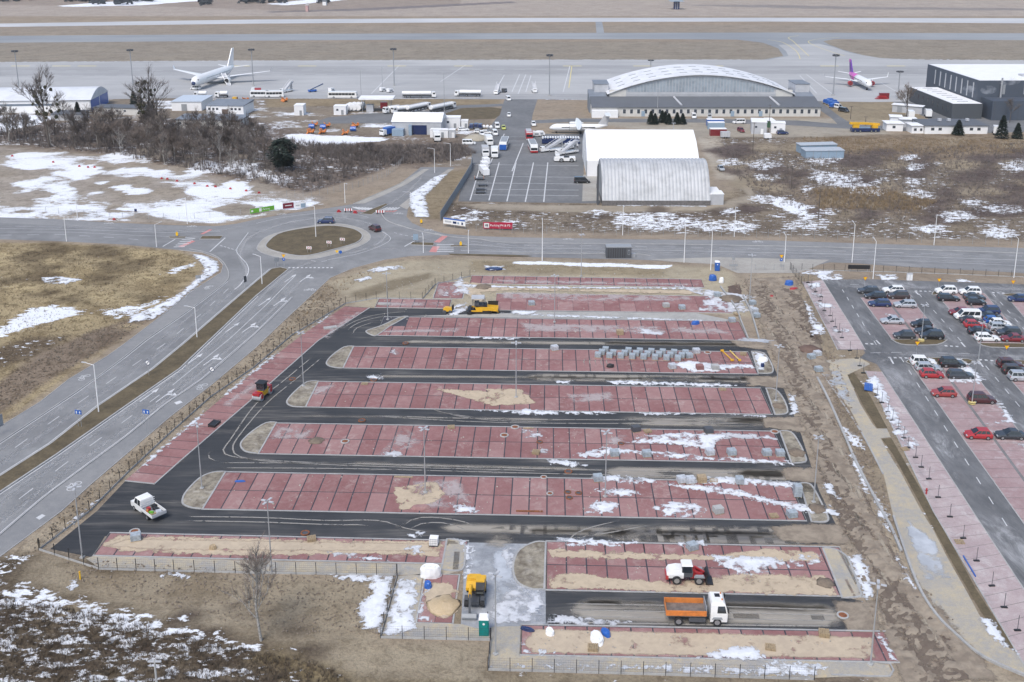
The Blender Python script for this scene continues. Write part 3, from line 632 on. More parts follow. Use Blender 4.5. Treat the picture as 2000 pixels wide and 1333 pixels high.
def arrow(m, px, py, kind, sc=1.0):
    o = G(px, py); th = math.atan2(c2[3][1]-c2[2][1], c2[3][0]-c2[2][0])
    def T(pts): return [(o.x+sc*(math.cos(th)*x-math.sin(th)*y), o.y+sc*(math.sin(th)*x+math.cos(th)*y), Z) for x, y in pts]
    m.add(T([(-2.8, -.1), (1.2, -.1), (1.2, .1), (-2.8, .1)]), [(0, 1, 2, 3)])
    if kind != 'r': m.add(T([(1.2, .45), (1.2, -.45), (2.9, 0)]), [(0, 1, 2)])
    if kind == 'sr':
        m.add(T([(0., -.1), (.6, -1.), (1., -1.), (.8, -.1)]), [(0, 1, 2, 3)]); m.add(T([(.2, -.9), (.5, -2.), (1.4, -.9)]), [(0, 1, 2)])
    if kind == 'sl':
        m.add(T([(0., .1), (.8, .1), (1., .8), (.6, .8)]), [(0, 1, 2, 3)]); m.add(T([(.2, .8), (1.4, .8), (.6, 1.7)]), [(0, 1, 2)])
for q in ((292, 772, 's'), (323, 773, 'sr'), (380, 702, 's'), (413, 703, 'sr'), (454, 640, 's'), (487, 640, 'sr'), (517, 590, 's'), (546, 590, 'sr'), (567, 544, 's'), (596, 544, 'sr')): arrow(m, *q)
def bike(m, px, py, th):      # painted bicycle: two wheels, frame, bars
    o = G(px, py)
    def T(x, y): return (o.x+math.cos(th)*x-math.sin(th)*y, o.y+math.sin(th)*x+math.cos(th)*y)
    for cx_ in (-.8, .8): strip_mb(m, [T(cx_+.5*math.cos(2*math.pi*i/10), .5*math.sin(2*math.pi*i/10)) for i in range(11)], .12, .036)
    for a, b_ in (((-.8, 0), (-.3, .8)), ((-.3, .8), (.6, .8)), ((.8, 0), (.5, 1.1)), ((-.1, 0), (.6, .8)), ((-.8, 0), (-.1, 0)), ((-.45, 1.1), (-.1, 0))): strip_mb(m, [T(*a), T(*b_)], .12, .036)
for q in ((165, 738), (395, 756), (145, 950), (605, 567), (408, 562), (213, 437), (375, 443), (550, 419), (778, 418), (838, 450), (1110, 468), (1480, 473)): bike(m, *q, R(75) if q[0] < 500 and q[1] > 500 else R(0))
m.add([(x, y, .036) for x, y in GP([(340, 787), (352, 783), (357, 787), (345, 791)])], [(0, 1, 2, 3)])
m.add([(x, y, .036) for x, y in GP([(70, 1012), (82, 1005), (89, 1008), (77, 1016)])], [(0, 1, 2, 3)])
m.build('road_markings', MARK)['kind'] = 'structure'
m = MB()
strip_mb(m, GP([(352, 483), (378, 471)]), 1.3, .033); strip_mb(m, GP([(394, 458), (412, 449)]), .9, .033)
strip_mb(m, GP([(845, 493), (852, 482)]), 1.8, .033); strip_mb(m, GP([(853, 474), (870, 461)]), 1.5, .033)
for i in range(8):
    x = 681+i*6; strip_mb(m, GP([(x, 411+i*.3), (x+10, 413+i*.3)]), .5, .06)
for i in range(5):
    x = 742+i*6; strip_mb(m, GP([(x, 415), (x+9, 411.5)]), .5, .06)
m.build('red_crossing_paint', MARKR)['kind'] = 'structure'
# pale worn wheel paths on the roads
W = []
for pts, ww in (([(-60, 940), (0, 905), (124, 822), (300, 697), (400, 615), (470, 555), (482, 530), (470, 505), (472, 488), (490, 462), (560, 436), (640, 426), (700, 431), (742, 447), (752, 464), (720, 485), (650, 503)], 1.6), ([(-60, 922), (0, 882), (110, 802), (280, 686), (380, 612), (450, 553)], 1.3), ([(-60, 1022), (0, 978), (125, 890), (330, 741), (440, 650), (560, 535), (640, 505)], 1.4), ([(-60, 1066), (0, 1024), (125, 925), (340, 770), (500, 635), (600, 538)], 1.4), ([(700, 480), (800, 489), (1000, 489), (1500, 499), (2000, 515)], 1.2), ([(780, 462), (1000, 481), (1500, 489), (2000, 504)], 1.2), ([(0, 443), (200, 445), (400, 452), (480, 440)], 1.3), ([(830, 340), (790, 380), (740, 410)], 1.2)):
    W.append((GP(smooth(pts, 4)), ww))
for k in (-1.2, 1.2):
    for pts in ([(-60, 931), (0, 893), (117, 812), (290, 691), (390, 613), (460, 554)], [(-60, 1044), (0, 1001), (125, 908), (335, 756), (470, 643), (580, 537)]): W.append((GP([(x, y+k*9*(y/900)) for x, y in pts]), .8))

lane_patch('wheel_wear', W, WEAR, .028, .6)
lane_patch('edge_snow', [(GP([(-300, 125), (0, 122), (500, 119), (1000, 117.5), (1490, 117.3)]), 2.2), (GP([(1740, 116), (2000, 118.5), (2400, 121)]), 2.2), (GP([(330, 193), (700, 193), (960, 192)]), 1.2), (GP([(1052, 195), (1140, 195)]), 2.)], SNOWT, .07, 1.2)
# ================================================================== NEW CAR PARK
sheet('car_park_asphalt', [(244, 941), (302, 947), (622, 667), (722, 602), (1000, 606), (1362, 612), (1475, 668), (1495, 680), (1535, 770), (1565, 850), (1600, 960), (1640, 1040), (1650, 1064), (1065, 1064), (905, 1060), (800, 1056), (205, 1048), (180, 1089), (98, 1073), (190, 998)], ASPH_NEW, .02)
sheet('car_park_asphalt', [(1064, 1150), (1645, 1166), (1685, 1175), (1707, 1202), (1705, 1243), (1500, 1234), (1064, 1222)], ASPH_NEW, .02)
RA = R(-2.05); E1 = Vector((math.cos(RA), math.sin(RA))); E2 = Vector((-math.sin(RA), math.cos(RA)))
_pm = {}
def panel_mesh(wd, dp, mat):
    k = (round(wd, 2), round(dp, 2), mat.name)
    if k not in _pm:
        m = MB(); b = .03
        m.add([(b, b, .02), (wd-b, b, .02), (wd-b, dp-b, .02), (b, dp-b, .02), (0, 0, 0), (wd, 0, 0), (wd, dp, 0), (0, dp, 0)], [(0, 1, 2, 3), (4, 5, 1, 0), (5, 6, 2, 1), (6, 7, 3, 2), (7, 4, 0, 3)])
        _pm[k] = m.mesh('paving_panel', mat)
    return _pm[k]
def row(bl, n, rows, mat=RED, wd=2.5, dp=5.0, ang=RA, skip=(), gap=.17, kerb=True, name='parking_row'):
    """bl = bottom-left corner; panels laid in 'rows' ranks of n bays"""
    L, Dp = n*wd, rows*dp
    m = MB(); m.add([(0, 0, .05), (L, 0, .05), (L, Dp, .05), (0, Dp, .05)], [(0, 1, 2, 3)])
    o = m.build(name, JOINT, None, (bl[0], bl[1], 0), ang); o['kind'] = 'structure'
    for r_ in range(rows):
        for i in range(n):
            if (r_, i) in skip: continue
            ob('paving_panel', panel_mesh(wd-gap, dp-gap, mat), o, (i*wd+gap/2, r_*dp+gap/2, .052))
    if kerb:
        k = MB(); kerb_mb(k, [(-.12, -.12), (L+.12, -.12), (L+.12, Dp+.12), (-.12, Dp+.12)], .22, 0, .085, True); k.build('kerb', KERB, o)
    return o
ROWS = {}
for k, px_, n in (('A', (396, 994.5), 33), ('B', (505, 886.3), 32), ('C', (596.6, 795.2), 31), ('D', (670.3, 719.2), 30)): ROWS[k] = row(G2(*px_), n, 2)
rE = row(G2(736, 655.5), 29, 2, skip=((1, 0), (1, 1)))
rF = row(G2(966, 606), 15, 2, wd=3.3, dp=5.0, gap=.05)
rG = row(G2(917.5, 554), 21, 1, dp=5.3, ang=R(-3.0))
row(G2(733, 601), 6, 1, wd=2.6, dp=5.2); row(G2(847, 583), 1, 1, wd=6.2, dp=10.5)
row(G2(184, 1085), 19, 1, RED, wd=2.5, dp=5.0, ang=R(-2.3)); row(G2(1067, 1152), 15, 2, RED, wd=2.52, dp=5.1, ang=R(-2.05)); row(G2(1017, 1279), 17, 1, RED, wd=2.5, dp=5.0, ang=R(-1.7))
row(G2(815, 1216), 2, 2, RED, wd=2.0, dp=4.6, ang=R(-2.0), gap=.05)
# oblique strip along the dual road: bays marked by thin dark joints
lf = [(244, 940), (290, 901), (370, 832), (440, 773), (497, 727), (590, 655), (674, 599)]
rt = [(302, 946), (350, 903), (436, 829), (500, 774), (560, 721), (622, 666), (722, 602)]
lfw = resample(GP(lf), .25); rtw = resample(GP(rt), .25)
st = sheet('parking_strip', lf+rt[::-1], JOINT, .05)
NS = 29
for i in range(NS):
    def at_(Q, t): return Vector(Q[min(int(t*(len(Q)-1)), len(Q)-1)])
    t0, t1 = i/NS, (i+1)/NS
    a, b_, c_, d_ = at_(lfw, t0), at_(rtw, t0), at_(rtw, t1), at_(lfw, t1)
    e = (d_-a).normalized()*.06
    m = MB(); m.add([(*(a+e), .07), (*(b_+e), .07), (*(c_-e), .07), (*(d_-e), .07)], [(0, 1, 2, 3)]); m.build('paving_panel', RED, st)
k = MB(); kerb_mb(k, GP(rt), .2, 0, .1); kerb_mb(k, GP([lf[0], rt[0]]), .2, 0, .1); k.build('kerb', KERB, st)
# planting islands at the row ends
ISLS = [('soil island with a lamp post at the row end by the white flatbed', SOIL, [(441, 922), (415, 924), (390, 935), (365, 960), (357, 975), (358, 986), (375, 993), (396, 995)]), ('rubble-strewn soil island at the row end near a brown dirt heap', SOIL, [(540, 826), (520, 827), (495, 842), (475, 860), (470, 872), (480, 883), (505, 887)]),
        ('soil island with a lamp post near the tandem roller', SOIL, [(622, 745.5), (600, 747), (580, 762), (563, 780), (561, 789), (572, 795), (597, 796)]), ('kerbed soil island at the west end of the row holding the pallet block', SOIL, [(691, 677), (672, 679), (650, 694), (638, 708), (641, 715), (655, 719), (670, 720)]),
        ('pointed soil island with a lamp post below the small roller', SOIL, [(797, 618.5), (780, 621), (745, 637), (718, 646), (716, 650), (725, 655), (736, 656), (760, 639)]),
        ('soil island with a lamp post beside the tall grey pallet block', SOIL, [(1562, 945), (1580, 946), (1592, 960), (1612, 1000), (1618, 1015), (1610, 1021), (1585, 1020)]), ('soil island by the grey drain ring at the end of the snowy row', SOIL, [(1523, 843), (1545, 845), (1560, 865), (1572, 890), (1573, 903), (1546, 906)]),
        ('soil island with a lamp post between the bare row and roadside snow', SOIL, [(1496, 759), (1515, 762), (1530, 780), (1538, 800), (1535, 809), (1514, 811)]), ('snow-covered kerbed island holding a blue tub under white sheeting', SOIL, [(1468, 687), (1490, 690), (1503, 705), (1510, 722), (1505, 730), (1481, 730)]),
        ('mid', SOIL, [(1066, 1060), (1045, 1060), (1015, 1075), (1003, 1100), (1004, 1125), (1015, 1142), (1040, 1152), (1063, 1152)]),
        ('paved', GREYP, [(1607, 1072), (1630, 1074), (1650, 1085), (1660, 1100), (1678, 1150), (1680, 1166), (1645, 1169)]), ('paved2', GREYP, [(873, 1054), (895, 1057), (908, 1068), (906, 1108), (893, 1116), (862, 1114)])]
LBL = {'mid': ('snow-flecked soil island with rounded kerb beside the icy site crossing', None), 'paved': ('sand-dusted paved island with rounded corners beside the mud track', None), 'paved2': ('paved row end with snow beside the yellow excavator track', None)}
for nme, mt, q in ISLS:
    t = thing('planting_island', LBL.get(nme, (nme,))[0], 'island')
    qs = [q[0]]+smooth(q[0:], 3)[1:-1]+[q[-1]]
    sheet('soil' if mt is SOIL else 'paving', qs, mt, .1, t); mm = MB(); kerb_mb(mm, GP(qs), .24, 0, .14, True); mm.build('kerb', KERB, t)
# walkways and small paved plots along the south fence
sheet('walkway', [(168, 1092), (184, 1086), (500, 1097), (862, 1104), (893, 1117), (870, 1124), (780, 1124), (500, 1118), (193, 1109)], GREYP, .045)
sheet('walkway', [(778, 1126), (825, 1122), (815, 1216), (902, 1220), (958, 1235), (955, 1250), (746, 1244)], GREYP, .045)
sheet('walkway', [(1014, 1281), (1700, 1294), (1735, 1300), (1745, 1320), (1590, 1325), (955, 1307), (960, 1225), (1017, 1224)], GREYP, .045)
sheet('icy_crossing', [(905, 1060), (1065, 1064), (1066, 1222), (960, 1226), (955, 1236), (900, 1220), (905, 1140)], surf('wet_crossing', (.24, .25, .265), (.40, .41, .425), .2, .9, .8, rough=.5, dust=(.55, .57, .60), dustamt=.7), .03)
sheet('paved_path', smooth([(1597, 705), (1603, 727), (1630, 765), (1660, 800), (1685, 850), (1705, 890), (1725, 927), (1733, 960), (1745, 1010), (1757, 1050), (1775, 1100), (1800, 1160), (1830, 1205), (1865, 1240), (1920, 1285), (2010, 1325)], 2)+[(2040, 1300), (2000, 1282), (1960, 1262), (1925, 1225), (1890, 1160), (1850, 1090), (1825, 1040), (1800, 1000), (1760, 925), (1735, 885), (1720, 857), (1740, 855), (1732, 838), (1712, 838), (1705, 830), (1680, 790), (1655, 733), (1700, 712), (1680, 700)], GREYP, .05)
sheet('planting_strip', [(1655, 733), (1668, 729), (1700, 775), (1733, 837), (1713, 837), (1690, 800)], GRASS_M, .055)
sheet('planting_strip', [(1722, 858), (1741, 857), (1800, 960), (1830, 1010), (1905, 1150), (1990, 1280), (1960, 1258), (1915, 1195), (1860, 1100), (1800, 990), (1745, 890)], GRASS_M, .055)
sheet('gravel_lane', [(1000, 608), (1360, 612), (1440, 628), (800, 618), (1000, 612)], surf('pale_gravel', (.34, .33, .31), (.44, .43, .40), .2, 1.2, .6), .026)
m = MB()
kerb_mb(m, GP(smooth([(1596, 739), (1620, 786), (1650, 854), (1675, 911), (1722, 1000), (1740, 1032), (1760, 1078)], 3)), .35, 0, .3)
kerb_mb(m, GP(smooth([(1407, 562), (1437, 603), (1447, 629), (1461, 664)], 3)), .25, 0, .45); kerb_mb(m, GP(smooth([(1451, 580), (1467, 613), (1482, 663)], 3)), .25, 0, .45)
kerb_mb(m, GP(smooth([(1603, 727), (1630, 765), (1685, 850), (1725, 927)], 3)), .25, 0, .12); kerb_mb(m, GP(smooth([(1745, 1010), (1775, 1100), (1800, 1160), (1830, 1205), (1865, 1240), (1920, 1285), (2010, 1325)], 3)), .3, 0, .3)
kerb_mb(m, GP([(1624, 1319), (1700, 1322), (1738, 1322), (1745, 1310), (1738, 1297), (1700, 1293)]), .2, 0, .12)
m.build('kerb_line', KERB)['kind'] = 'structure'
# ================================================================== EXISTING CAR PARK (east)
sheet('car_park_asphalt', [(1607, 547), (1700, 546), (1850, 551), (2000, 556), (2600, 585), (2600, 1700), (2000, 1152), (1898, 1000), (1713, 712), (1680, 700), (1690, 690), (1655, 625)], LOT_OLD, .02)
def zig(poly, mat=RED_OLD, name='parking_strip', z=.05): return sheet(name, poly, mat, z)
def bays(lf, rt, n, mat=RED_OLD, mid=False):
    """bay strip between two edges, one panel per bay"""
    o = sheet('parking_strip', lf+rt[::-1], LJ, .04)
    A = resample(GP(lf), .2); B = resample(GP(rt), .2)
    for i in range(n):
        f = lambda Q, t: Vector(Q[min(int(t*(len(Q)-1)), len(Q)-1)])
        a, d_, b_, c_ = f(A, i/n), f(A, (i+1)/n), f(B, i/n), f(B, (i+1)/n); e = (d_-a).normalized()*.04
        if mid:
            for u0, u1 in ((0, .475), (.525, 1)):
                m = MB(); m.add([(*(a.lerp(b_, u0)+e), .06), (*(d_.lerp(c_, u0)-e), .06), (*(d_.lerp(c_, u1)-e), .06), (*(a.lerp(b_, u1)+e), .06)], [(3, 2, 1, 0)]); m.build('paving_panel', mat, o)
        else:
            m = MB(); m.add([(*(a+e), .06), (*(d_-e), .06), (*(c_-e), .06), (*(b_+e), .06)], [(3, 2, 1, 0)]); m.build('paving_panel', mat, o)
    k = MB(); kerb_mb(k, GP(lf), .15, 0, .075); kerb_mb(k, GP(rt), .15, 0, .075); k.build('kerb', KERB, o)
    return o
LJ = surf('grey_joint', (.16, .155, .155), (.24, .235, .235), .3, 2, .6)
bays([(1567, 551), (1627, 666), (1636, 684)], [(1607, 548), (1680, 666), (1690, 684)], 18, RED_PALE)
bays([(1690, 725), (1823, 1000), (1990, 1282), (2040, 1370)], [(1722, 727), (1900, 1000), (2000, 1152), (2130, 1340)], 34, RED_PALE)
bays([(1681, 582), (1743, 665)], [(1772, 575), (1847, 667)], 9, mid=True); bays([(1827, 573), (1912, 672)], [(1922, 573), (2010, 675)], 11, mid=True); bays([(1966, 580), (2060, 690)], [(2060, 582), (2160, 690)], 11, mid=True)
bays([(1779, 713), (1897, 880), (1985, 1003), (2120, 1190)], [(1891, 715), (1988, 840), (2110, 1003), (2260, 1190)], 26, mid=True); bays([(1951, 717), (2000, 772), (2140, 930)], [(2060, 720), (2110, 772), (2260, 930)], 15, mid=True)
for lb, q in (('grass island with kerb between parked cars and the give-way line', [(1743, 665), (1760, 673), (1790, 675), (1830, 674), (1847, 667), (1840, 664), (1750, 664)]), ('grass island with kerb below the white estate and red car', [(1912, 672), (1935, 679), (2000, 680), (2012, 676), (2005, 672), (1920, 671)]),
              ('small round grass island beside the white car at the top of the lot', [(1820, 576), (1826, 569), (1842, 568), (1838, 573), (1827, 577)]), ('kerbed grass corner beside the blue car at the lot edge', [(1966, 579), (1972, 574), (2060, 576), (2060, 581)]),
              ('grass island beside the white car below the cross lane', [(1778, 712), (1776, 703), (1785, 699), (1890, 702), (1892, 712)]), ('dark turf island below the cross lane by three dark cars', [(1950, 716), (1950, 708), (1958, 704), (2060, 708), (2060, 718)])):
    t = thing('grass_island', lb, 'island'); sheet('turf', smooth(q, 2, True), GRASS_M, .1, t); mm = MB(); kerb_mb(mm, GP(smooth(q, 2, True)), .18, 0, .12, True); mm.build('kerb', KERB, t)
m = MB(); Z = .03
for q, on, of in (([(1645, 566), (1690, 640), (1722, 690)], 2, 3), ([(1795, 575), (1880, 670)], 2, 3), ([(1940, 575), (2010, 655)], 2, 3), ([(1760, 700), (1830, 810), (1990, 1065)], 2, 3.5), ([(1925, 715), (2000, 805)], 2, 3)): dash_mb(m, GP(q), .14, Z, on, of)
for q in (([(1690, 672), (1716, 673)]), ([(1845, 676), (1880, 678)]), ([(1787, 569), (1835, 570)]), ([(1938, 572), (1968, 574)]), ([(1735, 699), (1775, 700)]), ([(1912, 703), (1952, 706)])): dash_mb(m, GP(q), .55, Z, .5, .5)
for q in ([(1660, 556), (1700, 557)], [(1760, 559), (1790, 560)], [(1850, 562), (1900, 563)], [(1700, 690), (1800, 688)], [(1830, 690), (1920, 692)]): dash_mb(m, GP(q), .12, Z, 2, 2)
for a, b_ in (((1711, 665), (1719, 673)), ((1787, 569), (1794, 576)), ((1877, 669), (1885, 678)), ((1738, 699), (1745, 711)), ((1912, 706), (1920, 717))): strip_mb(m, GP([a, b_]), .3, Z)
m.build('car_park_markings', MARK)['kind'] = 'structure'
# ================================================================== MUD, SNOW, SAND, DUST (thin real layers)
patch('track_mud', [[(1450, 545), (1555, 540), (1590, 640), (1625, 720), (1650, 850), (1700, 980), (1750, 1080), (1880, 1240), (1960, 1330), (1760, 1345), (1720, 1240), (1700, 1150), (1650, 1040), (1590, 900), (1540, 770), (1500, 680)]], MUD, .06, .6, 3., rel=.22)
patch('churned_mud', [[(1470, 560), (1500, 556), (1560, 690), (1600, 800), (1660, 960), (1700, 1040), (1690, 1060), (1640, 990), (1580, 850), (1530, 720)], [(1590, 900), (1650, 960), (1700, 1060), (1690, 1100), (1640, 1030)], [(1700, 1110), (1740, 1110), (1840, 1260), (1900, 1330), (1800, 1340), (1730, 1220)], [(1520, 560), (1560, 570), (1610, 670), (1590, 680), (1550, 620)]], RUTD, .074, .5, 2., rel=.2)
patch('wet_mud', [[(1420, 560), (1445, 555), (1450, 575), (1440, 610), (1425, 600)], [(1555, 590), (1570, 590), (1600, 640), (1600, 665), (1580, 660)], [(1530, 590), (1540, 590), (1590, 660), (1580, 665)], [(1563, 680), (1590, 672), (1608, 682), (1595, 690), (1570, 690)], [(1830, 1280), (1855, 1290), (1890, 1325), (1870, 1335)], [(1810, 1180), (1840, 1230), (1870, 1260), (1840, 1250), (1810, 1210)]], MUDD, .075, .4, .8)
lane_patch('dark_ruts', [(GP(smooth(q)), .6) for q in ([(1468, 545), (1512, 650), (1552, 730), (1590, 845), (1650, 985), (1700, 1095), (1748, 1200), (1815, 1330)], [(1498, 545), (1543, 640), (1590, 720), (1634, 840), (1696, 985), (1745, 1085), (1805, 1190), (1895, 1330)], [(1482, 545), (1528, 640), (1570, 720), (1612, 840), (1672, 980), (1722, 1088), (1775, 1195), (1855, 1330)], [(1590, 880), (1640, 1000), (1650, 1045), (1600, 1050)], [(1530, 590), (1560, 640), (1600, 690)], [(1545, 580), (1580, 640), (1615, 690)], [(1700, 1100), (1720, 1180), (1725, 1240)])], RUTD, .078, .35)
lane_patch('wheel_ruts', [(GP(smooth(q)), .8) for q in ([(1475, 540), (1520, 640), (1560, 720), (1600, 840), (1660, 980), (1710, 1090), (1760, 1200), (1830, 1330)], [(1490, 540), (1535, 640), (1580, 720), (1625, 840), (1685, 980), (1735, 1085), (1790, 1190), (1880, 1330)], [(1500, 600), (1560, 700), (1590, 790), (1640, 930), (1690, 1040)], [(1640, 900), (1670, 980), (1680, 1040), (1660, 1050), (1600, 1045)], [(1735, 1250), (1780, 1330)], [(1465, 560), (1490, 620), (1530, 690)])], RUT, .08, .35)
lane_patch('lot_dust', [(GP(q), w_) for q, w_ in (([(1250, 1045), (1450, 1048), (1640, 1050)], 3.6), ([(980, 1036), (1300, 1040), (1600, 1046)], 2.), ([(1380, 820), (1560, 825)], 3.2), ([(1400, 922), (1600, 930)], 3.), ([(1330, 738), (1520, 742)], 3.), ([(1150, 670), (1500, 674)], 2.8), ([(1080, 1175), (1680, 1190)], 2.4), ([(700, 735), (1500, 742)], 1.8), ([(920, 1080), (960, 1060), (1050, 1045)], 4.), ([(1150, 1042), (1640, 1050)], 5.), ([(1180, 823), (1560, 827)], 4.2), ([(1150, 922), (1600, 931)], 4.2), ([(1000, 737), (1520, 743)], 4.), ([(1080, 1190), (1690, 1205)], 5.), ([(820, 1030), (1300, 1042)], 3.), ([(760, 668), (1500, 674)], 2.5), ([(560, 812), (1180, 822)], 1.4), ([(640, 905), (1200, 918)], 1.6))], DUST, .05, 1.2)
TR = []
def arcs(*qs): 
    for q in qs: TR.append((GP(smooth(q, 6)), .34))
arcs([(330, 1010), (500, 1012), (640, 1018), (740, 1018), (800, 1035), (880, 1045)], [(330, 1018), (500, 1021), (640, 1026), (720, 1028), (750, 1045)], [(755, 1010), (775, 1030), (800, 1052)], [(770, 1050), (800, 1018), (850, 1012), (920, 1025), (960, 1055)], [(750, 1052), (790, 1022), (830, 1005)], [(775, 1052), (820, 1025), (880, 1025), (940, 1052)],
     [(620, 690), (560, 740), (500, 790), (450, 860), (436, 880), (450, 892), (520, 900), (700, 908), (1000, 916)], [(640, 690), (580, 740), (520, 790), (465, 855), (455, 880), (475, 895), (560, 905), (760, 913), (1100, 922)], [(660, 650), (690, 630), (740, 615), (820, 608)], [(690, 655), (680, 645), (710, 628), (780, 612)], [(700, 662), (690, 655), (700, 640), (760, 622)], [(430, 870), (408, 885), (415, 900), (460, 905)],
     [(830, 796), (900, 815), (980, 823), (1100, 825)], [(1180, 740), (1300, 735), (1400, 745)], [(820, 790), (870, 808), (960, 820)], [(1070, 1060), (1200, 1040), (1300, 1020)], [(1090, 1090), (1130, 1040), (1250, 1010)], [(1270, 1065), (1330, 1035)])
arcs(*[[(400, 905+10*i), (700, 907+10*i), (1100, 918+9*i), (1500, 926+8*i)] for i in (0, 1)], *[[(700, 812), (1000, 820+7*i), (1500, 822+6*i)] for i in (0, 1)], *[[(1070, 1180+12*i), (1400, 1186+12*i), (1690, 1195+10*i)] for i in range(4)])
arcs(*[[(1150+12*i, 727), (1140+11*i, 705), (1165+11*i, 690)] for i in range(5)])
lane_patch('tyre_tracks', TR, TRACK, .083, .12)
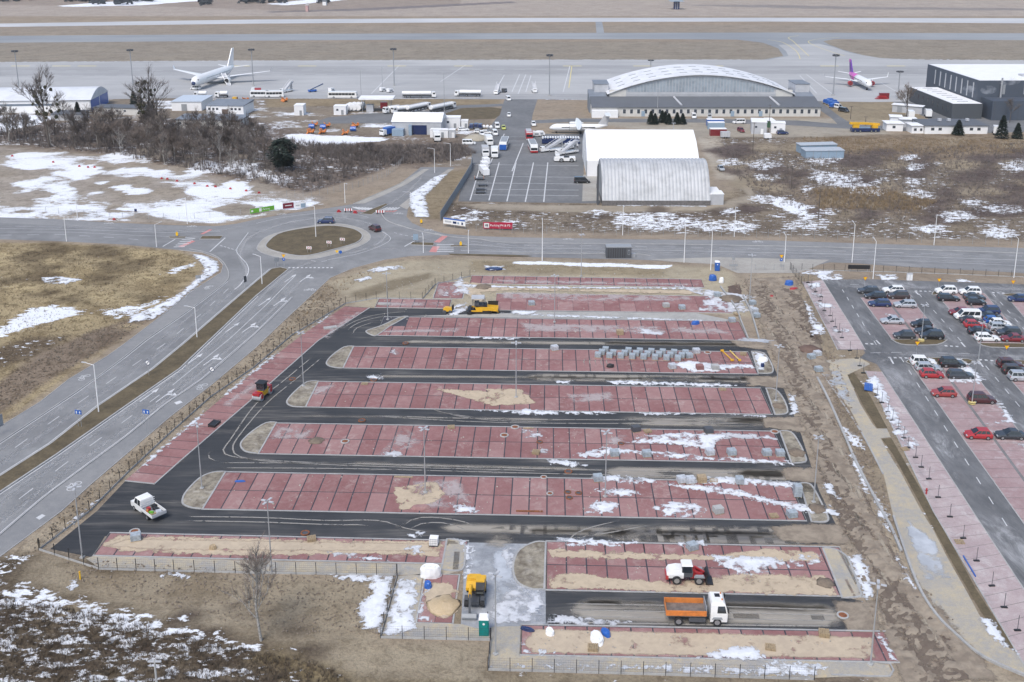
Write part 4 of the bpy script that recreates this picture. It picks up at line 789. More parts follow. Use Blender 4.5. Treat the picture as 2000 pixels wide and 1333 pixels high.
S = [[(1150, 932), (1200, 929), (1275, 937), (1290, 944), (1220, 945), (1165, 940)], [(1290, 945), (1370, 948), (1440, 957), (1500, 975), (1560, 985), (1600, 995), (1590, 1006), (1520, 990), (1440, 970), (1360, 960)], [(1325, 934), (1430, 933), (1560, 944), (1570, 955), (1450, 948), (1330, 945)], [(1275, 992), (1310, 981), (1360, 985), (1380, 1000), (1350, 1012), (1300, 1010)],
     [(1145, 992), (1165, 980), (1210, 983), (1200, 1003), (1145, 1004)], [(1145, 955), (1235, 957), (1250, 965), (1220, 972), (1180, 965)], [(875, 986), (920, 990), (935, 1003), (895, 1004)],
     [(1225, 866), (1260, 852), (1330, 846), (1420, 850), (1425, 855), (1400, 863), (1396, 880), (1360, 876), (1290, 868)], [(1120, 890), (1180, 874), (1240, 881), (1310, 884), (1380, 893), (1450, 895), (1550, 904), (1548, 911), (1440, 903), (1330, 898), (1230, 886), (1140, 897)],
     [(1063, 898), (1110, 900), (1148, 911), (1120, 915), (1075, 907)], [(905, 801), (1000, 803), (1030, 800), (1090, 804), (1090, 811), (1040, 812), (990, 807)], [(1095, 805), (1190, 805), (1200, 809), (1110, 811)], [(1240, 806), (1400, 810), (1260, 812)], [(1420, 811), (1500, 812), (1490, 816)],
     [(1083, 744), (1118, 746), (1110, 752), (1088, 750)], [(1180, 746), (1225, 744), (1300, 747), (1400, 750), (1450, 754), (1400, 757), (1280, 754), (1200, 752)], [(1310, 712), (1345, 705), (1400, 713), (1470, 712), (1474, 721), (1440, 720), (1400, 727), (1350, 728)], [(712, 736), (740, 734), (742, 741), (720, 742)], [(1470, 688), (1490, 691), (1500, 702), (1490, 728), (1478, 722)],
     [(980, 613), (1100, 616), (1240, 621), (1440, 629), (1300, 627), (1100, 621)], [(884, 600), (908, 592), (914, 606), (890, 618), (872, 617)], [(1000, 607), (1050, 609), (1040, 616), (1000, 616)], [(900, 658), (1000, 660), (1040, 661), (1000, 664), (920, 662)], [(900, 556), (1000, 560), (1370, 563), (1370, 566), (1000, 564), (905, 562)],
     [(870, 1050), (908, 1056), (925, 1075), (918, 1130), (906, 1130), (909, 1072), (892, 1059)], [(795, 1044), (828, 1042), (825, 1050), (800, 1052)], [(750, 1228), (778, 1130), (812, 1135), (822, 1165), (805, 1200), (818, 1217), (800, 1240), (752, 1243)], [(640, 1122), (770, 1127), (760, 1180), (742, 1240), (710, 1228), (695, 1190), (725, 1160), (715, 1140), (640, 1128)], [(820, 1170), (825, 1150), (835, 1155), (822, 1200), (850, 1215), (820, 1216)],
     [(790, 1068), (820, 1066), (826, 1080), (800, 1082)], [(690, 1091), (740, 1088), (760, 1096), (700, 1096)], [(1080, 1052), (1180, 1056), (1270, 1062), (1200, 1068), (1110, 1066)], [(1310, 1063), (1375, 1056), (1384, 1070), (1330, 1070)], [(1375, 1085), (1500, 1090), (1540, 1100), (1500, 1118), (1450, 1125), (1405, 1105)], [(1540, 1090), (1600, 1085), (1600, 1100), (1540, 1110)],
     [(1355, 1286), (1430, 1265), (1475, 1265), (1500, 1290), (1420, 1290)], [(1020, 1250), (1018, 1274), (1060, 1280), (1090, 1276), (1035, 1268)], [(960, 1303), (1200, 1309), (1595, 1324), (1620, 1306), (1560, 1292), (1505, 1290), (1490, 1306), (1200, 1302)], [(1655, 1087), (1682, 1085), (1698, 1120), (1708, 1168), (1688, 1174), (1675, 1140)], [(1712, 1240), (1730, 1250), (1750, 1290), (1738, 1292)],
     [(1655, 888), (1668, 884), (1690, 930), (1700, 965), (1690, 970)], [(1600, 1000), (1615, 985), (1645, 1010), (1625, 1012)], [(1608, 945), (1625, 945), (1640, 975), (1615, 965)], [(1540, 770), (1555, 775), (1560, 810), (1545, 812)], [(1640, 830), (1680, 855), (1690, 880), (1660, 868)], [(1700, 950), (1735, 1005), (1740, 1050), (1715, 1010)], [(1750, 1085), (1790, 1150), (1785, 1165), (1755, 1110)], [(1910, 1205), (1935, 1210), (1985, 1278), (1960, 1262), (1930, 1245)],
     [(310, 1121), (380, 1122), (375, 1131), (315, 1128)], [(132, 1140), (150, 1132), (155, 1142), (140, 1158)], [(400, 500), (425, 512), (428, 530), (395, 552), (350, 590), (300, 625), (250, 632), (255, 618), (300, 600), (350, 575), (395, 535), (398, 520), (372, 496)], [(82, 543), (120, 541), (165, 547), (130, 556), (88, 554)],
     [(700, 535), (740, 522), (780, 520), (790, 525), (740, 532)], [(690, 548), (720, 540), (728, 545), (700, 552)], [(1590, 536), (1640, 536), (1650, 547), (1605, 550)], [(1710, 538), (1750, 537), (1756, 547), (1722, 549)], [(1864, 547), (1880, 546), (1910, 553), (1870, 552)], [(1575, 555), (1600, 552), (1605, 560), (1585, 566)], [(1582, 573), (1610, 576), (1600, 580)], [(1588, 590), (1625, 595), (1630, 602), (1600, 603)], [(1625, 640), (1660, 645), (1655, 650), (1630, 650)], [(1570, 590), (1585, 600), (1590, 620), (1610, 640), (1612, 655), (1585, 655), (1580, 620)],
     [(1690, 745), (1710, 730), (1735, 775), (1740, 790), (1715, 785)], [(1735, 790), (1755, 810), (1762, 832), (1745, 838), (1725, 800)], [(1740, 845), (1760, 830), (1795, 870), (1785, 885), (1760, 860)], [(1845, 705), (1848, 700), (1880, 702), (1925, 744), (1915, 750), (1850, 748), (1852, 742), (1900, 740)], [(1946, 783), (1955, 785), (1984, 828), (1930, 829), (1965, 822)], [(1940, 845), (1955, 842), (1960, 850), (1945, 854)], [(1785, 625), (1805, 622), (1815, 629), (1790, 630)], [(1730, 614), (1750, 614), (1748, 618), (1732, 618)], [(1868, 602), (1890, 602), (1900, 609), (1872, 608)], [(1986, 868), (2010, 868), (2010, 878), (1990, 875)],
     [(800, 380), (850, 345), (875, 340), (830, 385), (840, 425), (810, 425), (800, 405)], [(1205, 401), (1380, 403), (1380, 405), (1205, 403)], [(945, 520), (985, 521), (985, 528), (950, 527)], [(1560, 538), (1625, 537), (1630, 530), (1575, 530)]]
patch('snow', S, SNOW, .10, .35, 1.1, .12)
patch('thin_snow', [[(1020, 840), (1055, 845), (1068, 856), (1025, 857)], [(1035, 882), (1080, 875), (1080, 886), (1045, 886)], [(715, 735), (745, 731), (750, 742), (720, 743)], [(735, 887), (770, 880), (790, 890), (750, 898)], [(757, 690), (772, 681), (776, 694)], [(975, 1075), (1002, 1070), (1003, 1130), (1062, 1156), (1066, 1215), (965, 1222), (958, 1190), (1010, 1140)], [(1067, 1200), (1230, 1216), (1230, 1224), (1067, 1222)], [(640, 1080), (700, 1082), (700, 1092), (650, 1090)], [(1380, 845), (1500, 850), (1520, 860), (1400, 858)], [(900, 540), (920, 575), (860, 580)], [(1300, 555), (1480, 580), (1470, 612), (1360, 608), (1380, 580)], [(1240, 640), (1300, 650), (1290, 656), (1240, 652)]], SNOWT, .092, .45, 1.2)
patch('sand', [[(195, 1066), (230, 1047), (600, 1055), (868, 1058), (862, 1090), (700, 1084), (500, 1088), (330, 1083), (240, 1078)], [(1070, 1072), (1200, 1078), (1380, 1085), (1500, 1072), (1600, 1080), (1605, 1100), (1400, 1098), (1200, 1094), (1070, 1090)], [(840, 760), (960, 765), (1030, 770), (1050, 790), (960, 795), (930, 785)]], SAND, .088, .45, 1.)
patch('sand', [[(1040, 1228), (1705, 1244), (1712, 1290), (1040, 1279), (1020, 1262)], [(1075, 1130), (1310, 1142), (1450, 1124), (1612, 1128), (1640, 1164), (1300, 1156), (1075, 1148)], [(200, 1070), (250, 1052), (850, 1062), (850, 1080), (500, 1078), (300, 1076)]], SANDF, .0885, .45, 1.)
patch('sand', [[(1070, 1126), (1130, 1118), (1200, 1130), (1310, 1138), (1450, 1120), (1610, 1125), (1642, 1166), (1300, 1158), (1070, 1150)], [(825, 1140), (880, 1138), (900, 1160), (892, 1200), (862, 1214), (832, 1195)], [(765, 955), (850, 940), (870, 965), (850, 985), (780, 1000)], [(945, 760), (1020, 760), (1030, 790), (960, 795)], [(880, 555), (905, 550), (1000, 563), (1380, 568), (1350, 576), (1000, 568), (940, 572), (950, 590), (930, 590)]], SAND, .089, .45, 1.)
patch('slush', [[(1090, 1050), (1160, 1052), (1150, 1062), (1080, 1060)], [(960, 1080), (1000, 1066), (1005, 1130), (1060, 1158), (1064, 1205), (968, 1212)], [(1440, 660), (1520, 664), (1520, 672), (1440, 668)], [(1600, 720), (1640, 725), (1670, 790), (1640, 780)], [(1765, 1010), (1830, 1060), (1860, 1150), (1800, 1130)]], WET, .087, .5, 1.)
lane_patch('strip_snow', [(GP([(258, 930), (330, 866), (420, 790)]), .7), (GP([(420, 789), (497, 725), (560, 676)]), .8), (GP([(600, 646), (665, 603)]), .6), (GP([(100, 1055), (160, 1005), (230, 945)]), .5)], SNOW, .11, .5)
patch('aisle_mud', [[(1455, 735), (1545, 733), (1560, 762), (1460, 756)], [(1480, 815), (1575, 812), (1590, 850), (1490, 838)], [(1520, 913), (1610, 912), (1625, 950), (1530, 940)], [(1500, 1024), (1650, 1022), (1670, 1068), (1520, 1062)], [(1620, 1172), (1720, 1172), (1725, 1245), (1650, 1240)], [(1420, 664), (1520, 662), (1530, 690), (1440, 680)]], MUD, .063, .6, 2.)
patch('pale_film', [[(1690, 686), (1760, 684), (2010, 692), (2010, 706), (1890, 700), (1750, 701), (1700, 700)], [(1640, 556), (2010, 560), (2010, 572), (1660, 566)], [(1700, 700), (1740, 700), (1830, 850), (1985, 1110), (1960, 1100), (1800, 840)], [(1655, 570), (1690, 620), (1730, 680), (1700, 676)], [(1900, 720), (1925, 718), (2000, 800), (1990, 810)], [(1570, 560), (1590, 558), (1660, 680), (1640, 680)], [(1690, 730), (1710, 730), (1900, 1100), (2000, 1270), (1980, 1270), (1840, 1030)]], HAZE, .085, .8, 2.)
patch('efflorescence', [[(540, 832), (620, 838), (600, 860), (520, 860)], [(570, 790), (610, 750), (660, 752), (640, 770)], [(740, 885), (780, 840), (850, 850), (800, 880)], [(760, 695), (775, 678), (785, 696)], [(980, 570), (1350, 578), (1355, 590), (1150, 590), (970, 585)], [(1180, 855), (1230, 845), (1220, 875), (1180, 870)], [(930, 545), (1100, 548), (1370, 554), (1365, 560), (1000, 555)], [(620, 655), (700, 606), (710, 610), (640, 665)], [(430, 790), (500, 740), (520, 745), (450, 800)], [(800, 940), (900, 935), (930, 990), (800, 1000)], [(1100, 770), (1200, 765), (1200, 785), (1120, 790)], [(850, 560), (895, 558), (880, 580), (850, 580)], [(740, 590), (870, 590), (870, 600), (740, 600)], [(740, 645), (900, 640), (900, 652), (740, 652)], [(1010, 630), (1400, 640), (1440, 655), (1020, 650)]], EFF, .086, .5, 1.5)
# ================================================================== BUILDINGS
def win(parent, x, y, z, wd, h, face='S', frame=WHITE, glass=WINDOW):
    """window part (frame) with a pane sub-part, standing 4 cm proud of its wall; local coordinates"""
    m = MB(); g_ = MB(); e = .09
    if face == 'S':
        m.box((x, y-.02, z), (wd, .06, h)); g_.box((x, y-.055, z), (wd-2*e, .02, h-2*e))
    elif face == 'W':
        m.box((x-.02, y, z), (.06, wd, h)); g_.box((x-.055, y, z), (.02, wd-2*e, h-2*e))
    o = m.build('window', frame, parent); g_.build('pane', glass, o); return o
def bldg(name, label, a, b_, depth, h, wall, roof, rtype='flat', over=.4, ridge=1.6, cat='building'):
    """box building: front (south) base from pixel a to pixel b, local x along the front, y into depth"""
    A, B = G(*a), G(*b_); L = (B-A).length; th = math.atan2(B.y-A.y, B.x-A.x)
    t = thing(name, label, cat, A, th)
    m = MB(); m.box((L/2, depth/2, h/2), (L, depth, h)); m.build('wall', wall, t)
    r_ = MB()
    if rtype == 'flat': r_.box((L/2, depth/2, h+.1), (L+over*2, depth+over*2, .2))
    elif rtype == 'gable': r_.prismx([(-over, h-.02), (depth+over, h-.02), (depth/2, h+ridge)], -over, L+over)
    elif rtype == 'mono': r_.prismx([(-over, h-.02), (depth+over, h-.02), (depth+over, h+ridge), (-over, h+.15)], -over, L+over)
    r_.build('roof', roof, t)
    return t, L
# --- large arched hangar with office annex
A, B = G(1155, 228), G(1603, 228); L = B.x-A.x
t = thing('arched_hangar', 'long grey hangar with arched snowy roof and windowed office annex along its front', 'hangar', A, 0)
def arch(x0, x1, zs, za, n=24): return [(x0+(x1-x0)*i/n, zs+(za-zs)*(1-(2*i/n-1)**2)) for i in range(n+1)]
hx0, hx1, fy, by = 7.5, L-8.5, 11.0, 46.0
ar = arch(hx0, hx1, 7.8, 16.2)
m = MB(); m.prism([(hx0+1, 0)]+[(x, z-.15) for x, z in arch(hx0+1, hx1-1, 7.8, 16.1)]+[(hx1-1, 0)], fy+.3, by-.3); hall = m.build('hall', LGREY, t)
m = MB(); out = [(x, z+.25) for x, z in ar]; m.prism(ar+out[::-1], fy-.6, by+.6); rf = m.build('roof', plain('snowy_roof', (.70, .71, .73), .8, var=.12, sc=.2), t)
for k, yy in enumerate((fy+8, fy+17, fy+26)):
    for i in range(2, 23, 2):
        x, z = ar[i]; s_ = math.atan2(ar[i+1][1]-ar[i-1][1], ar[i+1][0]-ar[i-1][0])
        q = MB(); q.box((x, yy, z+.3), (3.2, .9, .12), ry=-s_); q.build('rooflight', GREY, rf)
GLZ = plain('frosted_glazing', (.33, .38, .425), .4, var=.2, sc=.4)
n = 46
for i in range(n):
    x0 = hx0+9+(hx1-hx0-18)*i/n; x1 = hx0+9+(hx1-hx0-18)*(i+1)/n-.25
    za = 7.8+8.3*(1-(2*((x0+x1)/2-hx0)/(hx1-hx0)-1)**2)-.9
    if za > 9.3:
        q = MB(); q.box(((x0+x1)/2, fy+.27, (za+8.8)/2), (x1-x0, .1, za-8.8)); q.build('glazing_panel', GLZ, hall)
q = MB(); q.box(((hx0+hx1)/2, fy+.25, 8.1), (hx1-hx0-16, .16, 1.1)); q.build('facade_band', LGREY, hall)
for x0 in (hx0+1.2, hx1-8.2):
    q = MB(); q.box((x0+3.4, fy+.22, 7.6), (7.2, .2, 4.4)); q.build('facade_corner', CREAM, hall)
m = MB(); m.box((L/2, 5.5, 1.95), (L-.6, 11., 3.9)); an = m.build('annex', CREAM, t)
m = MB(); m.prismx([(-.5, 3.85), (11.2, 6.7), (11.2, 6.9), (-.5, 4.1)], 0, L); m.build('annex_roof', ROOFD, t)
for i in range(28):
    x = 14+i*3.02
    if x > L-2: break
    win(an, x-.0, 0, 2.2, 1.4, 2.)
for x in (3, 22, 60, 72):
    q = MB(); q.box((x, -.03, 1.2), (1.5, .12, 2.3)); q.build('door', LBLUE, an)
for x in (38.5, 80):
    q = MB(); q.cyl((x, 1, 4.6), (x-2.2, 9.5, 6.9), .45, n=8); q.build('roof_duct', LGREY, t)
q = MB(); q.box((5.5, -1.6, 1.5), (11, 3, 3.0)); q.build('porch', WHITE_R, t)
for x0 in (3.2, L-6.): 
    q = MB(); q.box((x0+2.4, 24, 5.6), (6.2, 12, 11.2)); s_ = q.build('side_tower', LGREY, t); q = MB(); q.box((x0+2.4, 24, 11.3), (6.6, 12.4, .3)); q.build('tower_roof', ROOFB, s_)
for x0, x1 in ((-.2, 7.5), (L-8, L+.2)):
    q = MB(); q.prismx([(9, 0), (22, 0), (22, 8.4), (9, 6.2)], min(x0, x1), max(x0, x1)); q.build('side_lean_to', ROOFB, t)
# --- white tent hangar and ribbed quonset
A = G(1146, 345); L = 36
t = thing('tent_hangar', 'large plain white fabric tent hangar behind the ribbed metal hangar', 'hangar', A, R(-1))
prof = [(0, 0), (0, 5.2), (3, 7.6), (8, 10.4), (15, 12.6), (22, 10.4), (27, 7.6), (30, 5.2), (30, 0)]
m = MB(); m.prismx(prof, 0, L); m.build('fabric_shell', WHITE_R, t)
for i in range(1, 7):
    q = MB(); pr = [(y, z+.04) for y, z in prof[1:-1]]; q.prismx(pr+[(y, z-.1) for y, z in pr[::-1]], i*L/7-.05, i*L/7+.05); q.build('seam', plain('tent_seam%d' % i, (.72, .72, .73), .7) if i == 1 else MATS['tent_seam1'], t)
for y0, y1 in ((.5, 14), (16, 29.5)):
    q = MB(); q.cyl((-.08, y0, .2), (-.08, y1, 5.5), .09, n=6); q.build('brace', GREY, t)
q = MB(); q.box((-.1, 0, 2.6), (.25, .25, 5.2)); q.build('corner_post', GREY, t)
A = G(1176, 402); L = 31.3
t = thing('ribbed_hangar', 'grey ribbed half-round metal hangar with dark board base in front of the white tent', 'hangar', A, 0)
n = 12; rad = 10.6
bas = MB(); bas.box((L/2, rad, .75), (L, 2*rad+.2, 1.5)); bas.build('board_base', plain('weathered_boards', (.16, .15, .145), .9, var=.3, sc=2), t)
NR = 30
for i in range(NR):
    x0 = L*i/NR; x1 = L*(i+1)/NR; m = MB(); rings = []
    for k in range(n+1):
        a = math.pi*k/n; c_, s_ = math.cos(a), math.sin(a)
        rings.append([(x, rad-(rad+d*.5)*(1-2*k/n), 1.45+(9.9+d)*(1-abs(1-2*k/n)**2.3)) for x, d in ((x0, 0), (x0+(x1-x0)*.3, .2), (x0+(x1-x0)*.6, .2), (x1, 0))])
    vs = [q for r_ in rings for q in r_]; m.add(vs, [(k*4+j, k*4+j+1, (k+1)*4+j+1, (k+1)*4+j) for k in range(n) for j in range(3)])
    m.build('roof_rib', RIBM, t)
for x in (0.02, L-.02):
    m = MB(); m.prismx([(rad-rad*(1-2*k/n), 1.4+9.8*(1-abs(1-2*k/n)**2.3)) for k in range(n+1)], x-.02, x+.02); m.build('end_wall', GREY, t)
m = MB(); m.box((-1.2, 1, 6), (.5, .5, 12)); m.box((-1.2, 3, 5.5), (.4, .4, 11)); m.build('duct_tower', DGREY, t)
for x, y, w_, d, h in ((33.2, 3, 4, 4.5, 3.1), (33., 8, 3.6, 4.5, 2.9)):
    q = MB(); q.box((x, y, h/2), (w_, d, h)); o = q.build('lean_to', LGREY, t); q = MB(); q.box((x, y, h+.08), (w_+.2, d+.2, .16)); q.build('lean_to_roof', WHITE_R, o)
# --- dark cargo building
A = G(1860, 231); C = G(1791, 198)
th = math.atan2(C.y-A.y, C.x-A.x)-math.pi/2
t = thing('dark_building', 'tall anthracite clad building with white flat roof and a lower wing on its side', 'building', (184.5, 434.8, 0), R(.5))
m = MB(); m.box((6.4, 23.5, 3.2), (12.8, 47, 6.4)); wing = m.build('low_wing', CLADG, t); q = MB(); q.box((6.4, 23.5, 6.45), (12.2, 46.4, .14)); q.build('wing_roof', WHITE_R, wing)
for i in range(8):
    q = MB(); q.box((6.3, 5+i*5.4, 6.62), (4.4, .7, .22)); q.build('rooflight', LGREY, wing); win(wing, 0, 4+i*5.4, 3.6, .9, 2.6, 'W', DGREY)
m = MB(); m.box((52, 34, 7.6), (78, 55, 15.2)); mb_ = m.build('main_hall', CLAD, t); q = MB(); q.box((52, 34, 15.26), (77, 54, .16)); q.build('main_roof', WHITE_R, mb_)
q = MB(); q.box((52, 20, 15.7), (30, 4, .8)); q.build('rooflight', LGREY, mb_)
for i in range(8):
    q = MB(); q.box((12.94, 11+i*5.8, 10.6), (.14, .8, 6.5)); q.build('window_strip', LGREY, mb_)
m = MB(); m.box((52, 1.2, 4.1), (74, 10.4, 8.2)); fr = m.build('front_block', CLAD, t)
for x in (24, 33): q = MB(); q.box((x, 6.44, 11.4), (1.1, .14, 4)); q.build('window_strip', GREY, mb_)
q = MB(); q.cyl((22.5, 5.6, 8), (22.5, 5.6, 16.5), .4, n=8); q.build('flue', GALV, mb_)
for i in range(5): q = MB(); q.box((31+i*1.7, -1.5, 8.9), (1.5, 3.2, .1), mi=0); q.build('solar_panel', LGREY, fr)
q = MB(); q.box((36, -4.06, 4.6), (6, .2, 1.2)); q.build('canopy', DGREY, fr)
for i in range(14): q = MB(); q.box((16+i*5, -4.03, 4.1), (.12, .08, 8.0)); q.build('cladding_joint', DGREY, fr)
# --- low buildings
t, L = bldg('white_office', 'low white office building with dark flat roof beside spruce trees', (1806, 262), (1928, 262), 13, 3.2, WHITE_R, ROOFD, 'mono', .4, .4)
for u in (.12, .24, .74, .86): win(t, L*u, 0, 1.9, 1.4, 1.2, frame=CREAM)
for u in (.35, .5, .8): q = MB(); q.box((L*u, 8, 4.2), (1.2, 1.2, 1.0)); q.build('roof_vent', LGREY, t)
t, L = bldg('portable_office', 'white portable office cabin beside the yellow mobile crane', (1731, 256.5), (1763, 257), 6, 3, WHITE_R, WHITE_R); win(t, L*.45, 0, 1.7, 1.2, 1.1, frame=LGREY)
t, L = bldg('portable_office', 'white cabin with two windows against the office end wall', (1780, 261), (1803, 261), 6, 3, WHITE_R, WHITE_R); win(t, L*.3, 0, 1.5, 1.2, 1.1, frame=LGREY); win(t, L*.8, 0, 1.5, 1., 1.1, frame=LGREY)
t, L = bldg('portable_office', 'grey flat cabin behind the two white cabins near the crane', (1757, 249), (1790, 250), 5, 3.2, LGREY, WHITE_R); win(t, L*.5, 0, 1.7, 1.4, 1.1, frame=WHITE)
t, L = bldg('portable_office', 'white cabin with pitched top behind the crane cabins', (1738, 246), (1760, 247), 5, 3.6, WHITE_R, WHITE_R); win(t, L*.5, 0, 1.8, 1.2, 1.1, frame=LGREY)
t, L = bldg('storage_container', 'long pale grey container row behind the bare birch by the dark wing', (1742, 219), (1800, 224), 4, 3.2, LGREY, WHITE_R, cat='container')
q = MB(); q.box((L*.25, -.04, 1.5), (2, .1, 2.6)); q.build('door', GREY, t)
for lb, a, b_, d, h, wl in (('pale blue-grey ribbed garage block standing alone in the scrub', (1573, 310), (1648, 309), 5, 2.6, LBLUE), ('rear blue-grey garage block behind the front one in the scrub', (1563, 300), (1634, 298), 4, 2.8, LBLUE)):
    t, L = bldg('garage_block', lb, a, b_, d, h, wl, plain('garage_roof'+str(h), (.42, .46, .50), .6), 'mono', .2, .3)
    for i in range(1, 5): q = MB(); q.box((L*i/5, -.03, h/2), (.12, .06, h-.2)); q.build('wall_joint', GREY, t)
t, L = bldg('workshop', 'grey workshop hall with white pitched roof and dark open door', (766, 263), (862, 264), 15, 5.0, LGREY, WHITE_R, 'gable', .3, 2.6)
q = MB(); q.box((L*.56, -.05, 1.9), (5.6, .14, 3.7)); q.build('doorway', NAVY, t); q = MB(); q.box((L*.38, -.9, 2), (1.2, 1.6, 4)); q.build('wall_duct', LBLUE, t); q = MB(); q.box((L*.14, -1.8, 1.3), (4.4, 3.4, 2.6)); q.build('lean_to', LBLUE, t)
for lb, a, b_, d, h, wl in (('white container office with small windows beside the grey workshop', (865, 252), (899, 252), 5, 4.4, WHITE_R), ('white cabin with open dark door east of the workshop', (901, 252), (914, 252), 3, 3.2, WHITE_R), ('pair of white store containers in front of the workshop', (840, 269), (875, 270), 3, 3.0, WHITE_R), ('pale grey store container beside the white pair', (876, 270), (889, 270), 3, 3, LGREY),
                            ('small white shed with grey side on the snowy grass', (575, 226), (593, 226), 6, 4.2, WHITE_R), ('white transformer cabin beside the fuel station', (652, 225), (676, 225), 5, 3.6, WHITE_R), ('white workshop cabin with outside stair near the red truck', (1467, 262), (1497, 263), 9, 4.6, LGREY), ('white insulated cabin with snowy roof near the green container', (1505, 261), (1533, 262), 5, 4.0, WHITE_R)):
    t, L = bldg('cabin', lb, a, b_, d, h, wl, WHITE_R, 'flat', .1, cat='cabin')
    if L > 5: win(t, L*.3, 0, h*.62, 1., .9, frame=LGREY)
    q = MB(); q.box((L*.7, -.03, 1.1), (1., .1, 2.1)); q.build('door', GREY if wl is WHITE_R else WHITE, t)
t, L = bldg('storage_container', 'green shipping container with white roof behind the snowy cabin', (1500, 250), (1512, 250), 6, 2.8, plain('green_steel', (.03, .14, .06), .5), WHITE_R, cat='container')
for lb, a, b_, wl in (('blue shipping container, rear one of three by the hangar track', (1381, 247), (1414, 247), BLUE), ('white-topped blue-grey container between the blue and the red one', (1383, 253), (1415, 253), LBLUE), ('dark red shipping container with white top in front of two others', (1387, 266), (1419, 266), DRED)):
    t, L = bldg('storage_container', lb, a, b_, 2.5, 2.6, wl, WHITE_R, 'flat', .02, cat='container')
    for i in range(1, 7): q = MB(); q.box((L*i/7, -.03, 1.3), (.15, .06, 2.4)); q.build('corrugation', wl, t)
t, L = bldg('left_hangar', 'long white hangar with blue sliding doors in its gable behind the bare trees', (-60, 222), (178, 219), 26, 5.2, WHITE_R, WHITE_R, 'flat', .1, cat='hangar')
bpy.data.objects.remove(KIDS[t.name][1])
m = MB(); prof = [(-.5, 5.2)]+[(26*k/10, 5.2+3.9*math.sin(math.pi*k/10)) for k in range(11)]+[(26.5, 5.2)]; m.prismx(prof, -1, L+.3); m.build('roof', plain('frosted_roof', (.62, .64, .67), .7, var=.1, sc=.2), t)
q = MB(); q.box((L*.35, -.04, 3.4), (L*.7, .08, .9)); q.build('wall_stripe', plain('slate_stripe', (.16, .20, .25), .6), t)
for y0, y1 in ((.8, 12.4), (13.6, 25.2)): q = MB(); q.box((L+.06, (y0+y1)/2, 2.5), (.14, y1-y0, 5.0)); q.build('sliding_door', BLUE, t)
t, L = bldg('flat_shed', 'low pale shed with dark flat roof and small windows by the blue doors', (184, 224), (285, 226), 8, 3, CREAM, ROOFD)
for u in (.1, .3, .45, .6, .88): win(t, L*u, 0, 1.8, 1.3, 1., frame=WHITE)
t, L = bldg('white_hall', 'white flat hall with pale blue roof panels behind the grey-roofed house', (336, 217), (394, 217), 18, 4, WHITE_R, plain('pale_roof', (.50, .56, .63), .6, var=.1), 'flat', .3); q = MB(); q.box((L*.42, -.04, 1.5), (2.4, .1, 3)); q.build('door', GREY, t)
t, L = bldg('grey_roof_house', 'white single-storey house with grey roof, six windows and brown door', (404, 226), (476, 227), 14, 4.2, WHITE_R, ROOFB, 'mono', .2, .8)
for u in (.08, .19, .29, .69, .79, .9): win(t, L*u, 0, 2.9, 1., .9, frame=DGREY)
q = MB(); q.box((L*.5, -.04, 1.4), (2.6, .1, 2.8)); q.build('door', plain('brown_door', (.13, .09, .075), .6), t)
t, L = bldg('low_barrack', 'long low barrack with blue-grey roof half hidden by the bare trees', (345, 250), (470, 252), 10, 3.4, CREAM, ROOFB, 'mono', .4, .6)
for u in (.05, .16, .25, .35, .5, .58, .76, .9): win(t, L*u, 0, 1.9, 1.6, 1.1, frame=GREY)
t, L = bldg('low_barrack', 'slate roofed shed deep in the trees near the blue hangar doors', (100, 236), (160, 236), 8, 2.6, LGREY, ROOFD, 'mono', .3, .5)
# fuel station canopy with tanks
t = thing('fuel_canopy', 'white fuel station canopy on thin posts beside parked tankers', 'canopy', G(722, 220), R(0))
m = MB(); m.box((3, 3, 6.), (15, 9, .6)); m.build('roof', WHITE_R, t)
for x, y in ((-3, 0), (9, 0), (-3, 6), (9, 6)): q = MB(); q.cyl((x, y, 0), (x, y, 5.8), .15, n=6); q.build('post', GREY, t)
q = MB(); q.box((6, 3, 2.8), (3, 2.5, 2.6)); q.build('kiosk', REDP, t); q = MB(); q.box((0, 2, 1.6), (3, 3, 3.2)); q.build('pump_cabinet', LGREY, t)
tk = thing('fuel_tank', 'horizontal white fuel tank in the row beside the station canopy', 'tank', G(680, 217), R(80), 'fuel tanks at the station')
m = MB(); m.cyl((-3.5, 0, 1.9), (3.5, 0, 1.9), 1.4, n=14); m.build('tank', WHITE_R, tk, sm=False); q = MB(); q.box((-2, 0, .4), (.4, 2, .8)); q.box((2, 0, .4), (.4, 2, .8)); q.build('saddle', GREY, tk)
for px_ in (688, 696, 704): clone(tk, G(px_, 216))
# instrument hut beyond the runway, and far shed
t, L = bldg('localiser_hut', 'small dark hut under a pale flat canopy beyond the runway', (1316, 19), (1327, 19), 6, 8, NAVY, LBLUE, 'flat', 4, cat='hut')
for i in range(1, 3): q = MB(); q.box((L*i/3, -.05, 4), (.5, .1, 7)); q.build('mullion', LGREY, t)
t, L = bldg('far_shed', 'small faded red and white shed beyond the runway', (597, 23), (602, 23), 4, 6, plain('faded_red', (.55, .36, .34), .8), WHITE_R, cat='hut')
t, L = bldg('far_house', 'small far white house with dark hedge roofline near the horizon fields', (630, 11), (637, 11), 6, 4, WHITE_R, ROOFD, 'gable', .3, 2, cat='house')
